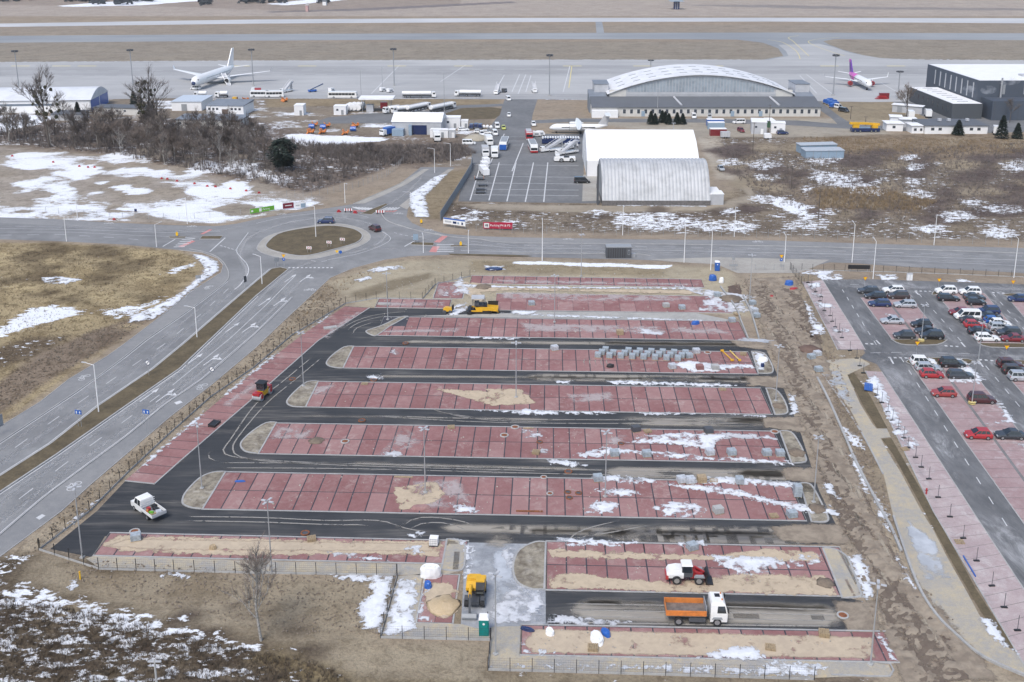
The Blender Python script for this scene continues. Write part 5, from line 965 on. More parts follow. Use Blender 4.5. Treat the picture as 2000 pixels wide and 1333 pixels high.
# black office container by the main road, LED board, generator box
t, L = bldg('site_container', 'black site container with grey roof on the road shoulder', (1184, 505), (1233, 505), 2.5, 2.7, DGREY, GREY, 'flat', .03, cat='container')
win(t, L*.9, 0, 1.5, .5, 1.2, frame=GREY); 
for i in range(1, 9): q = MB(); q.box((L*.83*i/9, -.03, 1.35), (.12, .06, 2.5)); q.build('corrugation', BLACK, t)
q = MB(); q.box((L+.6, 1.2, .45), (1., .8, .9)); q.build('steps', GALV, t)
t = thing('cabinet', 'white electrical cabinet standing on the car park verge', 'cabinet', G(1776, 547.5)); m = MB(); m.box((0, 0, .75), (1.2, .5, 1.5)); m.build('body', WHITE_R, t); q = MB(); q.box((0, 0, 1.53), (1.3, .6, .06)); q.build('lid', LGREY, t); q = MB(); q.box((0, -.26, .75), (.04, .02, 1.3)); q.build('door_gap', DGREY, t)
t = thing('led_board', 'long black display board facing the car park beside the road fence', 'display', G(1677, 531.5), R(-3)); m = MB(); m.box((0, 0, 1.2), (5., .2, .95)); m.build('screen', BLACK, t)
for x in (-2, 2): q = MB(); q.cyl((x, .12, 0), (x, .12, .8), .07, n=6); q.build('post', GALV, t)
# ================================================================== AIRCRAFT
def aircraft(name, label, loc, rz, sc, kind):
    t = thing(name, label, 'airplane', (loc[0], loc[1], 0), rz)
    big = kind == 'wide'; Lh = 29.3 if big else 18.8; r_ = 2.82 if big else 1.98; zc = 4.9 if big else 3.6
    st = [(Lh, .05, -.35), (Lh*.985, .35, -.25), (Lh*.95, .68, -.12), (Lh*.9, .88, -.04), (Lh*.82, 1, 0), (0, 1, 0), (-Lh*.45, 1, 0), (-Lh*.65, .86, .12), (-Lh*.82, .6, .32), (-Lh*.95, .3, .5), (-Lh, .12, .55)]
    m = MB(); N = 20; rings = [[(x, r_*k*math.cos(2*math.pi*i/N), zc+r_*dz+r_*k*math.sin(2*math.pi*i/N)) for i in range(N)] for x, k, dz in st]
    if kind == 'narrow':
        fi = next(i for i, s_ in enumerate(st) if s_[0] == 0); mid = [( -3.5, q[1], q[2]) for q in rings[5]]
        m.loft(rings[:6]+[mid], 0); m2 = MB(); m2.loft([mid]+rings[6:]); m.build('fuselage', WHITE, t, sm=True); m2.build('rear_fuselage', PINK, t, sm=True)
    else: m.loft(rings); m.build('fuselage', WHITE, t, sm=True)
    q = MB(); zq = zc+r_*.32
    q.box((Lh*.915, 0, zq), (.9, r_*1.55, r_*.2)); q.build('cockpit_window', GLASS, t)
    if big: q = MB(); q.blob((Lh*.985, 0, zc-r_*.3), (1.1, r_*.42, r_*.42), 12, 6); q.build('radome', NAVY, t)
    for s_ in (-1, 1):
        q = MB(); q.box((-Lh*.0, s_*r_*.995, zc+r_*.2), (Lh*1.2, .06, .35)); q.build('window_row', LGREY if big else WINDOW, t)
    sp = 30. if big else 17.; xr = 5. if big else 3.2
    for s_ in (-1, 1):
        def wsec(y, xl, ch, z, th_): return [(xl, y, z), (xl-ch*.3, y, z+th_), (xl-ch, y, z), (xl-ch*.4, y, z-th_*.6)]
        m = MB(); zr = zc-r_*.55
        rr = [wsec(s_*r_*.4, xr+1, 10.5 if big else 6.6, zr, .6 if big else .4), wsec(s_*sp*.36, xr-sp*.19, 7.2 if big else 4.1, zr+.9, .38 if big else .26), wsec(s_*sp*.97, xr-sp*.52, 2.7 if big else 1.6, zr+sp*.09, .14)]
        if s_ < 0: rr = [r0[::-1] for r0 in rr]
        m.loft(rr); wg = m.build('wing', WHITE, t)
        q = MB(); a_ = rr[-1]; wl = [(x-1.6 if big else x-1.1, s_*(sp+.15), zr+sp*.09+(2.2 if big else 2.3)) for x in (xr-sp*.52, xr-sp*.52-.4, xr-sp*.52-(1.2 if big else .8), xr-sp*.52-.5)]
        q.loft([a_, wl if s_ > 0 else wl[::-1]]); q.build('winglet', WHITE, wg)
        ey = s_*(9.4 if big else 5.75); ex = xr-sp*.1+1.5; er = 1.55 if big else 1.2; ez = zr-.9 if big else zr-.5; el = 4.6 if big else 3.6
        m = MB(); N2 = 14
        m.loft([[(ex+x, ey+er*k*math.cos(2*math.pi*i/N2), ez+er*k*math.sin(2*math.pi*i/N2)) for i in range(N2)] for x, k in ((el*.5, .92), (el*.42, 1.0), (0, 1.0), (-el*.4, .72), (-el*.6, .35))]); en = m.build('engine', WHITE if big else REDP, t, sm=False)
        q = MB(); q.cyl((ex+el*.5-.1, ey, ez), (ex+el*.5+.04, ey, ez), er*.8, n=N2); q.build('intake', BLACK if big else DRED, en)
        q = MB(); q.box((ex-el*.25, ey, ez+er*1.1), (el*.8, .25, er*.9)); q.build('pylon', WHITE, en)
        m = MB(); ts = 9.5 if big else 6.2; xt = -Lh*.83
        rr = [[(xt, s_*.4, zc+r_*.35), (xt-1.5, s_*.4, zc+r_*.35+.3), (xt-5.2*(1 if big else .62), s_*.4, zc+r_*.35), (xt-2, s_*.4, zc+r_*.35-.2)], [(xt-ts*.5, s_*ts, zc+r_*.35+.9), (xt-ts*.5-.6, s_*ts, zc+r_*.35+1.05), (xt-ts*.5-1.7, s_*ts, zc+r_*.35+.9), (xt-ts*.5-.8, s_*ts, zc+r_*.35+.8)]]
        m.loft(rr if s_ > 0 else [r0[::-1] for r0 in rr]); m.build('tailplane', WHITE, t)
        for dx in ((-1.2, 1.2) if big else (0,)):
            q = MB(); q.cyl((-3+dx if big else -1.5, s_*(4.6 if big else 3.5), .7 if big else .55), (-3+dx if big else -1.5, s_*(5.9 if big else 4.3), .7 if big else .55), .7 if big else .55, n=12); q.build('main_wheel', RUBBER, t)
        q = MB(); q.cyl((-3 if big else -1.5, s_*(5.2 if big else 3.9), .6), (-2.6 if big else -1.3, s_*(4.6 if big else 3.4), zr), .22, n=6); q.build('main_leg', LGREY, t)
    m = MB(); xf = -Lh*.66; zf = zc+r_*.8; ht = 16.9-zf if big else 11.8-zf
    fin = [(xf, zf-.6), (xf-ht*.78-1., zf+ht), (xf-ht*.78-1.-(2.8 if big else 1.9), zf+ht), (-Lh*.97, zf-.3)]
    m.loft([[(x, y, z) for x, z in fin] for y in (-.28, .28)]); m.build('fin', WHITE if big else PURPLE, t)
    if not big:
        q = MB(); q.loft([[(x, y, z) for x, z in ((fin[1][0]+.9, fin[1][1]-1.1), (fin[1][0]-.02, fin[1][1]+.03), (fin[2][0]-.02, fin[2][1]+.03), (fin[2][0]-.3, fin[2][1]-1.6))] for y in (-.3, .3)]); q.build('fin_tip', PINK, t)
    q = MB(); q.cyl((Lh*.76, -.35, .5), (Lh*.76, .35, .5), .5, n=10); q.cyl((Lh*.76, 0, .5), (Lh*.75, 0, zc-r_*.8), .16, n=6); q.build('nose_gear', BLACK, t)
    t.scale = (sc,)*3; return t
aircraft('airliner', 'large all-white wide-body airliner parked on the apron with an escape slide out', (-153.5, 539.1), R(-97), .905, 'wide')
aircraft('airliner', 'white narrow-body airliner with pink rear, purple fin and red engines', (176.3, 529.9), R(-92), .961, 'narrow')
# turboprop beside the tent
P0 = G(1071, 262.5); t = thing('turboprop', 'white high-wing turboprop parked with its tail behind the white tent', 'airplane', (P0.x+11.8, P0.y+2.0, 0), R(178))
m = MB(); N = 16; m.loft([[(x, 1.43*k*math.cos(2*math.pi*i/N), 2.3+dz+1.43*k*math.sin(2*math.pi*i/N)) for i in range(N)] for x, k, dz in ((11.4, .06, -.3), (10.9, .4, -.2), (10, .78, -.08), (8.6, 1, 0), (-4, 1, 0), (-8, .65, .4), (-11.3, .2, .9))]); m.build('fuselage', WHITE, t, sm=True)
m = MB(); m.loft([[(1.2-a*.25, y, 3.75), (.5, y, 3.95), (-1.2+a*.5, y, 3.75), (0, y, 3.6)] for y, a in ((-12.3, 2), (-5, 0), (5, 0), (12.3, 2))]); m.build('wing', WHITE, t)
m = MB(); m.loft([[(-7.4, y, 3.4), (-10.2, y, 7.4), (-12.2, y, 7.4), (-11.2, y, 3.2)] for y in (-.18, .18)]); m.build('fin', LGREY, t)
m = MB(); m.box((-11.3, 0, 7.45), (2., 7.3, .16)); m.build('tailplane', WHITE, t)
for s_ in (-1, 1):
    q = MB(); q.loft([[(x, s_*4+.55*k*math.cos(2*math.pi*i/10), 3.3+.6*k*math.sin(2*math.pi*i/10)) for i in range(10)] for x, k in ((3.6, .5), (3, .9), (0, 1), (-2, .4))]); e_ = q.build('engine', WHITE, t)
    q = MB(); q.box((3.65, s_*4, 3.3), (.1, .25, 3.6)); q.box((3.65, s_*4, 3.3), (.1, 3.6, .25)); q.build('propeller', DGREY, e_)
    q = MB(); q.cyl((-.8, s_*1.9, .45), (-.8, s_*2.3, .45), .45, n=10); q.build('main_wheel', RUBBER, t)
    q = MB(); q.box((0, s_*1.42, 2.6), (13, .05, .35)); q.build('window_row', WINDOW, t)
q = MB(); q.cyl((8.6, -.2, .35), (8.6, .2, .35), .35, n=10); q.build('nose_wheel', RUBBER, t); q = MB(); q.box((10.15, 0, 2.75), (.5, 1.5, .3)); q.build('cockpit_window', GLASS, t)
# escape slide / steps under the wide body
t = thing('aircraft_slide', 'pale grey escape slide sloping from the white airliner to the apron', 'slide', G(447, 167.5), ANG((422, 156), (446, 168)))
m = MB(); m.prism([(-10, 5.0), (0, .3), (.6, 0), (-.6, 0), (-10, 4.4)], -.9, .9); m.build('chute', LGREY, t); q = MB(); 
for y in (-.95, .95): q.cyl((-10, y, 5.1), (.3, y, .4), .22, n=8)
q.build('side_tube', WHITE, t)
# ================================================================== ROAD VEHICLES
def wheel(parent, x, y, r_, wd=.22, n=12, rim=True):
    m = MB(); m.cyl((x, y-wd/2, r_), (x, y+wd/2, r_), r_, n=n); o = m.build('wheel', RUBBER, parent)
    if rim:
        s_ = 1 if y > 0 else -1
        q = MB(); q.cyl((x, y+s_*(wd/2-.02), r_), (x, y+s_*(wd/2+.02), r_), r_*.62, n=8); q.build('rim', RIM, o)
    return o
def facequad(m, a, b_, c_, d_, u0, u1, v0, v1, off=.012):
    a, b_, c_, d_ = map(Vector, (a, b_, c_, d_)); n = (b_-a).cross(d_-a).normalized()*off
    f = lambda u, v: (a.lerp(b_, u)).lerp(d_.lerp(c_, u), v)+n
    m.add([f(u0, v0), f(u1, v0), f(u1, v1), f(u0, v1)], [(0, 1, 2, 3)])
def make_car(kind):
    P = {'hatch': (4.1, 1.77, 1.5, -.46, .24, -.36, .03, .93), 'sedan': (4.6, 1.8, 1.44, -.36, .22, -.20, .03, .90), 'estate': (4.65, 1.82, 1.47, -.47, .23, -.40, .04, .92), 'suv': (4.55, 1.86, 1.68, -.47, .24, -.40, .06, 1.02), 'van': (5.1, 1.95, 1.96, -.49, .36, -.475, .20, 1.05)}[kind]
    L, W, H, xr, xf, xr2, xf2, zb = P
    t = thing('parked_car', 'car', 'car'); 
    fr = [-.5, -.488, -.44, -.2, .1, xf+.02, .40, .47, .492, .5]
    zt = [.62, zb-.06, zb, zb, zb-.01, zb-.03, zb-.13, zb-.24, zb-.34, .48]
    hw = [.40, .455, .487, .5, .5, .498, .48, .445, .41, .36]; zl = [.36, .28, .24, .22, .22, .22, .23, .26, .30, .36]
    rings = []
    for f, z, h, l in zip(fr, zt, hw, zl):
        h *= W; rings.append([(f*L, y, zz) for y, zz in ((-h*.94, l), (-h, l+.16), (-h, max(z-.24, l+.18)), (-h*.90, z), (h*.90, z), (h, max(z-.24, l+.18)), (h, l+.16), (h*.94, l))])
    m = MB(); m.loft([r_[::-1] for r_ in rings]); m.build('body', SILVER, t)
    b0, b1, t0, t1 = xr*L, xf*L, xr2*L, xf2*L; wb, wt = W*.455, W*.355 if kind != 'van' else W*.41
    zb2 = zb-.03
    q = [(b0, -wb, zb2), (b1, -wb, zb2), (b1, wb, zb2), (b0, wb, zb2)]; p_ = [(t0, -wt, H), (t1, -wt, H), (t1, wt, H), (t0, wt, H)]
    m = MB(); mid = [((t0*.96), -wt*.97, H+.03), (t1*.9, -wt*.97, H+.03), (t1*.9, wt*.97, H+.03), (t0*.96, wt*.97, H+.03)]
    m.add(q+p_+mid, [(0, 1, 5, 4), (1, 2, 6, 5), (2, 3, 7, 6), (3, 0, 4, 7), (4, 5, 9, 8), (5, 6, 10, 9), (6, 7, 11, 10), (7, 4, 8, 11), (8, 9, 10, 11)]); m.build('cabin', SILVER, t)
    g_ = MB(); facequad(g_, q[1], q[2], p_[2], p_[1], .06, .94, .08, .93); g_.build('windscreen', GLASS, t)
    g_ = MB(); facequad(g_, q[3], q[0], p_[0], p_[3], .1, .9, .2, .9); g_.build('rear_window', GLASS, t)
    for s_ in (-1, 1):
        a = (q[0], q[1], p_[1], p_[0]) if s_ < 0 else (q[2], q[3], p_[3], p_[2])
        for u0, u1 in ((.05, .34), (.37, .64), (.67, .93)) if kind != 'sedan' else ((.1, .48), (.52, .92)):
            g_ = MB(); facequad(g_, *a, u0, u1, .12, .88); g_.build('side_window', GLASS, t)
        for x in (-.305, .315): wheel(t, x*L, s_*(W/2-.1), .325 if kind != 'suv' else .36)
        h = MB(); h.box((L*.478, s_*W*.33, zb-.3), (.16, .36, .14)); h.build('headlight', LGREY, t)
        h = MB(); h.box((-L*.489, s_*W*.37, zb-.16), (.08, .22, .22)); h.build('tail_light', REDP, t)
        h = MB(); h.box((b1-.25, s_*(W/2+.05), zb+.02), (.18, .16, .13)); h.build('door_mirror', BLACK, t)
    return t
CAR = {k: make_car(k) for k in ('hatch', 'sedan', 'estate', 'suv', 'van')}; used_car = set()
def car(kind, paint_, loc, rz, label, name='parked_car', group=None, sc=None):
    if kind not in used_car: used_car.add(kind); c_ = CAR[kind]; c_.location = loc; c_.rotation_euler = (0, 0, rz)
    else: c_ = clone(CAR[kind], loc, rz, sc=sc)
    c_['label'] = label; c_['category'] = 'van' if kind == 'van' else 'car'
    if group: c_['group'] = group
    kids = [o for o in c_.children] if c_ is not CAR[kind] else KIDS[c_.name]
    for o in kids:
        if o.name.split('.')[0] in ('body', 'cabin'): omat(o, paint_)
    return c_
bpy.context.view_layer.update()
WL = R(176); EL = R(-4); GRP = 'cars in the finished car park'
def pc(kind, paint_, px_, py_, face, label):
    g_ = G(px_, py_); car(kind, paint_, (g_.x, g_.y+.85, .06), WL if face == 'W' else EL, label, group=GRP)
# first finished block: left file, right file
for a in (('estate', GREYP2, 1698, 575.5, 'W', 'dark grey estate at the top corner beside a yield sign'), ('estate', BLACKP, 1712, 586, 'W', 'black estate between the dark grey estate and the blue one'), ('estate', NAVY, 1720, 601, 'W', 'deep blue estate facing the lane beside a white car with a black windscreen cover'),
          ('sedan', SILVER, 1745, 635, 'W', 'silver saloon standing alone in the middle of red bays'), ('hatch', GREYP2, 1768.5, 664, 'W', 'black hatchback beside the small grass island by a dark pickup'),
          ('estate', WHITE, 1747, 574, 'W', 'white estate with a dark brown car parked in front of it'), ('suv', BROWNP, 1757, 586, 'W', 'dark brown tall car beside a black estate'), ('estate', SILVER, 1770, 603, 'W', 'pale car whose windscreen has a black cover'),
          ('hatch', BLACKP, 1802, 642, 'W', 'black hatchback, first of three dark cars by a lamp post'), ('sedan', GREYP2, 1812, 655, 'W', 'slate saloon squeezed between two black vehicles'), ('suv', BLACKP, 1822, 665, 'W', 'black long vehicle with covered back beside the grass island'),
          ('suv', WHITE, 1850, 576, 'W', 'white tall car beside the small round grass island'), ('estate', BLACKP, 1855, 590, 'E', 'black estate below the white tall car by the round island'), ('hatch', DRED, 1876, 618, 'W', 'dark plum hatchback half hidden by the white minibus'), ('van', WHITE, 1892, 626.5, 'W', 'white minibus with side windows among parked cars'),
          ('sedan', GREYP2, 1900, 634, 'E', 'dark blue-grey saloon just below the white minibus'), ('hatch', REDP, 1906, 643, 'E', 'deep red car between two dark saloons'), ('sedan', BLACKP, 1917, 656, 'E', 'black saloon between the deep red car and the white estate'), ('estate', WHITE, 1931, 669, 'E', 'white estate at the bottom island beside a red car'),
          ('suv', WHITE, 1897, 578, 'W', 'white tall car with a grey saloon parked beside it'), ('sedan', GREYP2, 1906, 588, 'E', 'grey saloon between a white tall car and a black hatchback'), ('hatch', BLACKP, 1909, 598, 'E', 'black hatchback below the grey saloon beside empty bays'), ('suv', NAVY, 1933, 616, 'W', 'big midnight blue tall car beside the white minibus'),
          ('sedan', GREYP2, 1938, 626, 'E', 'charcoal saloon beside the bright blue car'), ('hatch', BLUEC, 1945, 635, 'E', 'bright blue hatchback between a charcoal saloon and a white car'), ('hatch', WHITE, 1957, 640, 'E', 'white hatchback next to the bright blue one'), ('estate', SILVER, 1958, 648, 'E', 'silver estate below the white hatchback'), ('suv', GREYP2, 1973, 659, 'W', 'grey-green tall car beside the black saloon'), ('sedan', DRED, 1982, 670, 'W', 'wine red saloon next to the white estate by the island'),
          ('hatch', NAVY, 1991, 591.5, 'W', 'blue hatchback at the kerbed grass corner'),
          ('suv', WHITE, 1806, 717, 'E', 'white tall car with roof window below the cross lane'), ('estate', SILVER, 1816, 728, 'E', 'pale silver estate between the white tall car and a red hatchback'), ('hatch', REDP, 1823, 741, 'E', 'red hatchback below the pale silver estate'), ('hatch', plain('brick_red_paint', (.33, .045, .04), .3, coat=.5), 1846, 778, 'W', 'brick red compact car alone in red bays facing the lane'), ('hatch', REDP, 1914, 860.5, 'W', 'bright red hatchback nose to the lane beside a dark car'),
          ('suv', BLACKP, 1863, 720, 'E', 'black tall car on the turf edge below the cross lane'), ('estate', GREYP2, 1879, 742.5, 'E', 'dark grey estate ringed by snow'), ('suv', MAROON, 1921, 790.5, 'E', 'maroon and black car beside the lamp post with yellow guard'), ('sedan', GREYP2, 1977, 861, 'W', 'dark grey saloon parked tail to tail with the bright red hatchback'),
          ('suv', MAROON, 1976, 722, 'E', 'very dark plum tall car by the dark turf island'), ('suv', BROWNP, 1987, 734, 'E', 'brown tall car below the dark plum one'), ('suv', SILVER, 1999, 747, 'E', 'silver blue tall car below the brown one')): pc(*a)
g_ = G(636, 437.5); car('suv', NAVY, (g_.x, g_.y+.5, .035), R(178), 'navy tall car driving round the roundabout', 'car'); g_ = G(732, 450.5); car('suv', MAROON, (g_.x, g_.y, .035), R(125), 'dark red car seen from behind on the roundabout', 'car')
g_ = G(1137, 359); car('van', BLACKP, (g_.x, g_.y+.8, .05), R(0), 'black van parked beside the white tent hangar')
for k, p_, x, y, rz, lb in (('van', WHITE, 993, 196.5, -80, 'white van driving at the top of the airport road'), ('hatch', WHITE, 994, 228, -90, 'white car driving down the airport road'), ('hatch', plain('lime_paint', (.55, .58, .12), .35, coat=.4), 983.5, 253, -85, 'pale yellow-green car on the airport road'), ('van', WHITE, 966.5, 264, -80, 'white van parked at the kerb of the airport road'), ('van', WHITE, 971, 250, -85, 'white box van with dark front behind the kerbside van'), ('van', WHITE, 916, 283, 0, 'white minibus with dark windows at the yard edge'),
                            ('estate', WHITE, 905, 256, 10, 'white and orange estate near the cabins'), ('hatch', WHITE, 935, 260, 5, 'white car in front of a cluster of white cars'), ('suv', WHITE, 941, 265, -80, 'white car with dark windscreen facing out of the yard'), ('hatch', WHITE, 950, 262, -5, 'white hatchback at the yard edge beside the facing car'),
                            ('suv', WHITE, 1042, 246, -85, 'white car beside the red fire engine'), ('van', WHITE, 1355, 231, -95, 'white and yellow van parked along the hangar annex'), ('van', SILVER, 1386, 232, -100, 'silver van parked at the hangar annex wall'), ('van', WHITE, 1443, 242, 185, 'white van with dark load side near the workshop cabin'), ('suv', DRED, 1447, 258, -80, 'small red lorry cab beside the workshop stair'), ('hatch', SILVER, 1408, 333, -85, 'silver car on the snowy track beside the ribbed hangar'), ('suv', NAVY, 1528, 263, 5, 'dark blue car in front of the snowy cabin'),
                            ('van', WHITE, 1636, 212, -60, 'white van behind the heap of blue containers'), ('van', GREYP2, 1648, 219, -60, 'dark van beside the apron verge'), ('van', WHITE, 382, 175.5, 170, 'white tug with dark base at the airliner nose')):
    g_ = G(x, y); car(k, p_, (g_.x, g_.y, .04), R(rz), lb)
# ---- box-like service vehicles
def coach(name, label, cat, loc, rz, L, W, H, paint_, low=None, wheels=(-.3, .32), bands=True, roof=None):
    t = thing(name, label, cat, loc, rz)
    m = MB(); m.prism([(-L/2, .35), (L/2, .35), (L/2, H*.55), (L/2-.25, H-.1), (L/2-.5, H), (-L/2+.2, H), (-L/2, H-.2)], -W/2, W/2); m.build('body', paint_, t)
    if low: q = MB(); q.box((0, 0, .62), (L+.04, W+.04, .6)); q.build('skirt', low, t)
    if roof: q = MB(); q.box((0, 0, H+.12), (L*.7, W*.8, .24)); q.build('roof_unit', roof, t)
    if bands:
        n = max(int(L/1.6), 2)
        for s_ in (-1, 1):
            for i in range(n):
                q = MB(); q.box((-L/2+.4+(L-1.2)*(i+.5)/n, s_*(W/2+.01), H*.66), ((L-1.2)/n-.12, .05, H*.32)); q.build('side_window', GLASS, t)
        q = MB(); q.box((L/2+.0, 0, H*.52), (.08, W*.9, H*.28)); q.build('windscreen', GLASS, t); q = MB(); q.box((-L/2, 0, H*.66), (.06, W*.8, H*.26)); q.build('rear_window', GLASS, t)
    for f in wheels:
        for s_ in (-1, 1): wheel(t, f*L, s_*(W/2-.12), .48, .3)
    return t
def bus_at(px0, py0, px1, py1, *a, **k):
    p, q = G(px0, py0), G(px1, py1); c_ = (p+q)/2; return (c_.x, c_.y, .05), math.atan2(q.y-p.y, q.x-p.x)
P_, A_ = bus_at(990, 275, 979, 303); coach('bus', 'white and blue bus parked tail towards the yard lines', 'bus', P_, A_, 12, 2.6, 3.0, WHITE, None, (-.3, .33), roof=GREY); 
q = MB(); q.box((6.03, 0, 1.3), (.06, 2.5, 1.9)); q.build('rear_panel', BLUE, bpy.data.objects['bus'])
P_, A_ = bus_at(1034, 280, 1047, 308); coach('bus', 'white articulated-looking bus with red lower panels beside the boarding stairs', 'bus', P_, A_, 12, 2.6, 3.0, WHITE, REDP, roof=GREY)
P_, A_ = bus_at(643, 192, 696, 192); coach('apron_bus', 'long white apron bus with dark window band beside the grass verge', 'bus', P_, A_, 13.5, 3, 3.1, WHITE)
P_, A_ = bus_at(495, 190, 522, 190); coach('apron_bus', 'white apron bus behind the orange machine on the apron edge', 'bus', P_, A_, 9, 3, 3.1, WHITE)
P_, A_ = bus_at(523, 190.5, 551, 190); coach('apron_bus', 'second white apron bus parked nose to tail near the stairs truck', 'bus', P_, A_, 8.5, 3, 3.1, WHITE)
def tanker(label, loc, rz, L, group=None, two=False):
    t = thing('fuel_tanker', label, 'tanker', loc, rz, group)
    m = MB(); m.prism([(L/2-2, .5), (L/2, .5), (L/2, 1.7), (L/2-.3, 2.8), (L/2-2, 2.8)], -1.2, 1.2); c_ = m.build('cab', WHITE, t); q = MB(); q.box((L/2-.12, 0, 2.15), (.14, 2.1, .8)); q.build('windscreen', GLASS, c_)
    for s_ in (-1, 1): q = MB(); q.box((L/2-.9, s_*1.21, 2.1), (1., .05, .7)); q.build('side_window', GLASS, c_)
    m = MB(); N = 14; m.loft([[(x, 1.25*k*math.cos(2*math.pi*i/N), 2.2+.95*k*math.sin(2*math.pi*i/N)) for i in range(N)] for x, k in ((L/2-2.3, .85), (L/2-2.5, 1), (-L/2+.2, 1), (-L/2, .85))]); m.build('tank', WHITE, t)
    q = MB(); q.box((-1, 0, .95), (L-2.5, 2.2, .4)); q.build('chassis', DGREY, t); q = MB(); q.box((-1, 0, 3.2), (L-3.6, .6, .1)); q.build('walkway', LGREY, t)
    for f in (-.4, -.28, .36) + ((.05,) if L > 10 else ()):
        for s_ in (-1, 1): wheel(t, f*L, s_*1.05, .5, .35)
    return t
for lb, x0, y0, x1, y1 in (('white tanker lorry parked in front of the wide-body airliner', 402, 191, 381, 191.5), ('short white tank trailer behind the lorry near the airliner nose', 445, 191, 421, 191), ('long white refuelling tanker on the apron service road', 782, 191.5, 855, 191), ('white articulated refueller with its cab facing west', 940, 189, 888, 188.5),
                           ('white tanker nearest the fuel station kiosk', 780, 219, 750, 223), ('white tanker parked alongside the kiosk tanker', 800, 219, 766, 223), ('white tanker facing away next to the pair', 795, 221, 838, 212), ('white tanker with snowy top at the lane edge', 840, 221, 888, 211)):
    P_, A_ = bus_at(x0, y0, x1, y1); Lq = max((G(x1, y1)-G(x0, y0)).length, 6); tanker(lb, P_, A_, min(Lq, 16))
def stairs(label, px_, py_, rz, sc=1.0, L=8, h=4.2):
    t = thing('boarding_stairs', label, 'stairs', G(px_, py_), rz)
    m = MB(); m.box((-.5, 0, .85), (L, 2, .5)); m.build('chassis', WHITE, t); q = MB(); q.prism([(-L/2, .9), (-L/2+.7, .9), (L/2, h), (L/2, h+.4), (L/2-1.6, h+.4)], -.75, .75); q.build('flight', LGREY, t)
    for s_ in (-1, 1):
        q = MB(); q.prism([(-L/2, 1.9), (L/2-1.4, h+1.4), (L/2, h+1.4), (L/2, h+1.3), (L/2-1.4, h+1.3), (-L/2, 1.8)], s_*.8-.04, s_*.8+.04); q.build('handrail', WHITE, t)
        for x in (-L*.32, L*.25): wheel(t, x, s_*.9, .4, .3)
    q = MB(); q.box((L*.33, 0, h*.5), (.3, 1.2, h)); q.build('lift_post', GALV, t)
    m = MB(); m.prism([(-L/2-.2, .5), (-L/2-1.7, .5), (-L/2-1.7, 1.3), (-L/2-1.3, 2.1), (-L/2-.2, 2.1)], -.95, .95); m.build('cab', WHITE, t); q = MB(); q.box((-L/2-1.52, 0, 1.65), (.1, 1.6, .55)); q.build('windscreen', GLASS, t)
    return t
for a in (('pale boarding stairs truck beside the white and red bus', 1084, 296, R(20)), ('lower boarding stairs truck behind the big white tug', 1112, 301, R(35)), ('white stairs on the apron beside the centreline', 972, 183, R(80), 1, 7, 4), ('white stairs truck near the apron buses', 563, 180, R(60), 1, 7, 4.5), ('grey stairs in the marked stand beside the service road', 1043, 180, R(95), 1, 6, 3.6)): stairs(*a)
# big white pushback tug
t = thing('aircraft_tug', 'long low white pushback tug with four black wheels beside the concrete pad', 'tug', G(1103, 316), R(180))
m = MB(); m.prism([(-3.6, .5), (3.4, .5), (3.8, .8), (3.6, 1.6), (-.9, 1.6), (-3.6, 1.7)], -1.4, 1.4); m.build('body', WHITE, t); q = MB(); q.prism([(1.7, 1.6), (3.5, 1.6), (3.2, 2.5), (1.8, 2.5)], -1.2, 1.2); q.build('cab', WHITE, t); q = MB(); q.box((3.36, 0, 2.05), (.12, 2.1, .6), ry=-.3); q.build('windscreen', GLASS, t); q = MB(); q.box((-.6, 0, 1.72), (1.8, 2., .3)); q.build('deck', BLACK, t)
for x in (-2.3, 1.2):
    for s_ in (-1, 1): wheel(t, x, s_*1.3, .75, .45)
# fire engine
t = coach('fire_engine', 'red and silver fire engine parked on the airport road', 'fire engine', G(1033, 272), R(-88), 8.5, 2.6, 3.1, REDP, SILVER, (-.28, .3), False); q = MB(); q.box((4.2, 0, 2.1), (.2, 2.3, .9)); q.build('windscreen', GLASS, t); q = MB(); q.box((-1.2, 0, 3.2), (5.5, 2., .25)); q.build('ladder', LGREY, t); q = MB(); q.box((3.6, 0, 3.2), (.5, 2.2, .2)); q.build('light_bar', WHITE, t)
# airport clutter: cargo dollies, blue canvas ground units, orange tanks, ploughs
def small(name, label, cat, px_, py_, rz, parts, group=None):
    t = thing(name, label, cat, G(px_, py_), rz, group)
    for nme, mt, fn in parts:
        m = MB(); fn(m)
        if nme in ('wheel', 'rib', 'frame', 'post', 'plank', 'light', 'leg'):
            for k_ in m.split(): k_.build(nme, mt, t)
        else: m.build(nme, mt, t)
    return t
def dolly(px_, py_, rz, c_, lb, group=None): return small('cargo_dolly', lb, 'trolley', px_, py_, rz, [('bed', GREY, lambda m: m.box((0, 0, .5), (3, 1.6, .15))), ('canvas', c_, lambda m: m.prism([(-1.4, .58), (1.4, .58), (1.4, 1.7), (1.0, 2.1), (-1., 2.1), (-1.4, 1.7)], -.75, .75)), ('wheel', RUBBER, lambda m: [m.cyl((x, y, .25), (x, y+.15, .25), .25, n=8) for x in (-1, 1) for y in (-.8, .65)])], group)
for i, (x, y) in enumerate(((1614, 203), (1619, 205), (1624, 207), (1621, 201), (1628, 204), (1632, 208), (1626, 211))): dolly(x, y, R(-40+i*13), BLUE, 'bright blue covered trolley in the heap beside the apron mast', 'blue trolleys by the apron mast')
for i, (x, y) in enumerate(((921, 252), (930, 251), (938, 252))): dolly(x, y, R(85), NAVY, 'navy covered trolley in the row beside white bags', 'navy trolleys by the cabins')
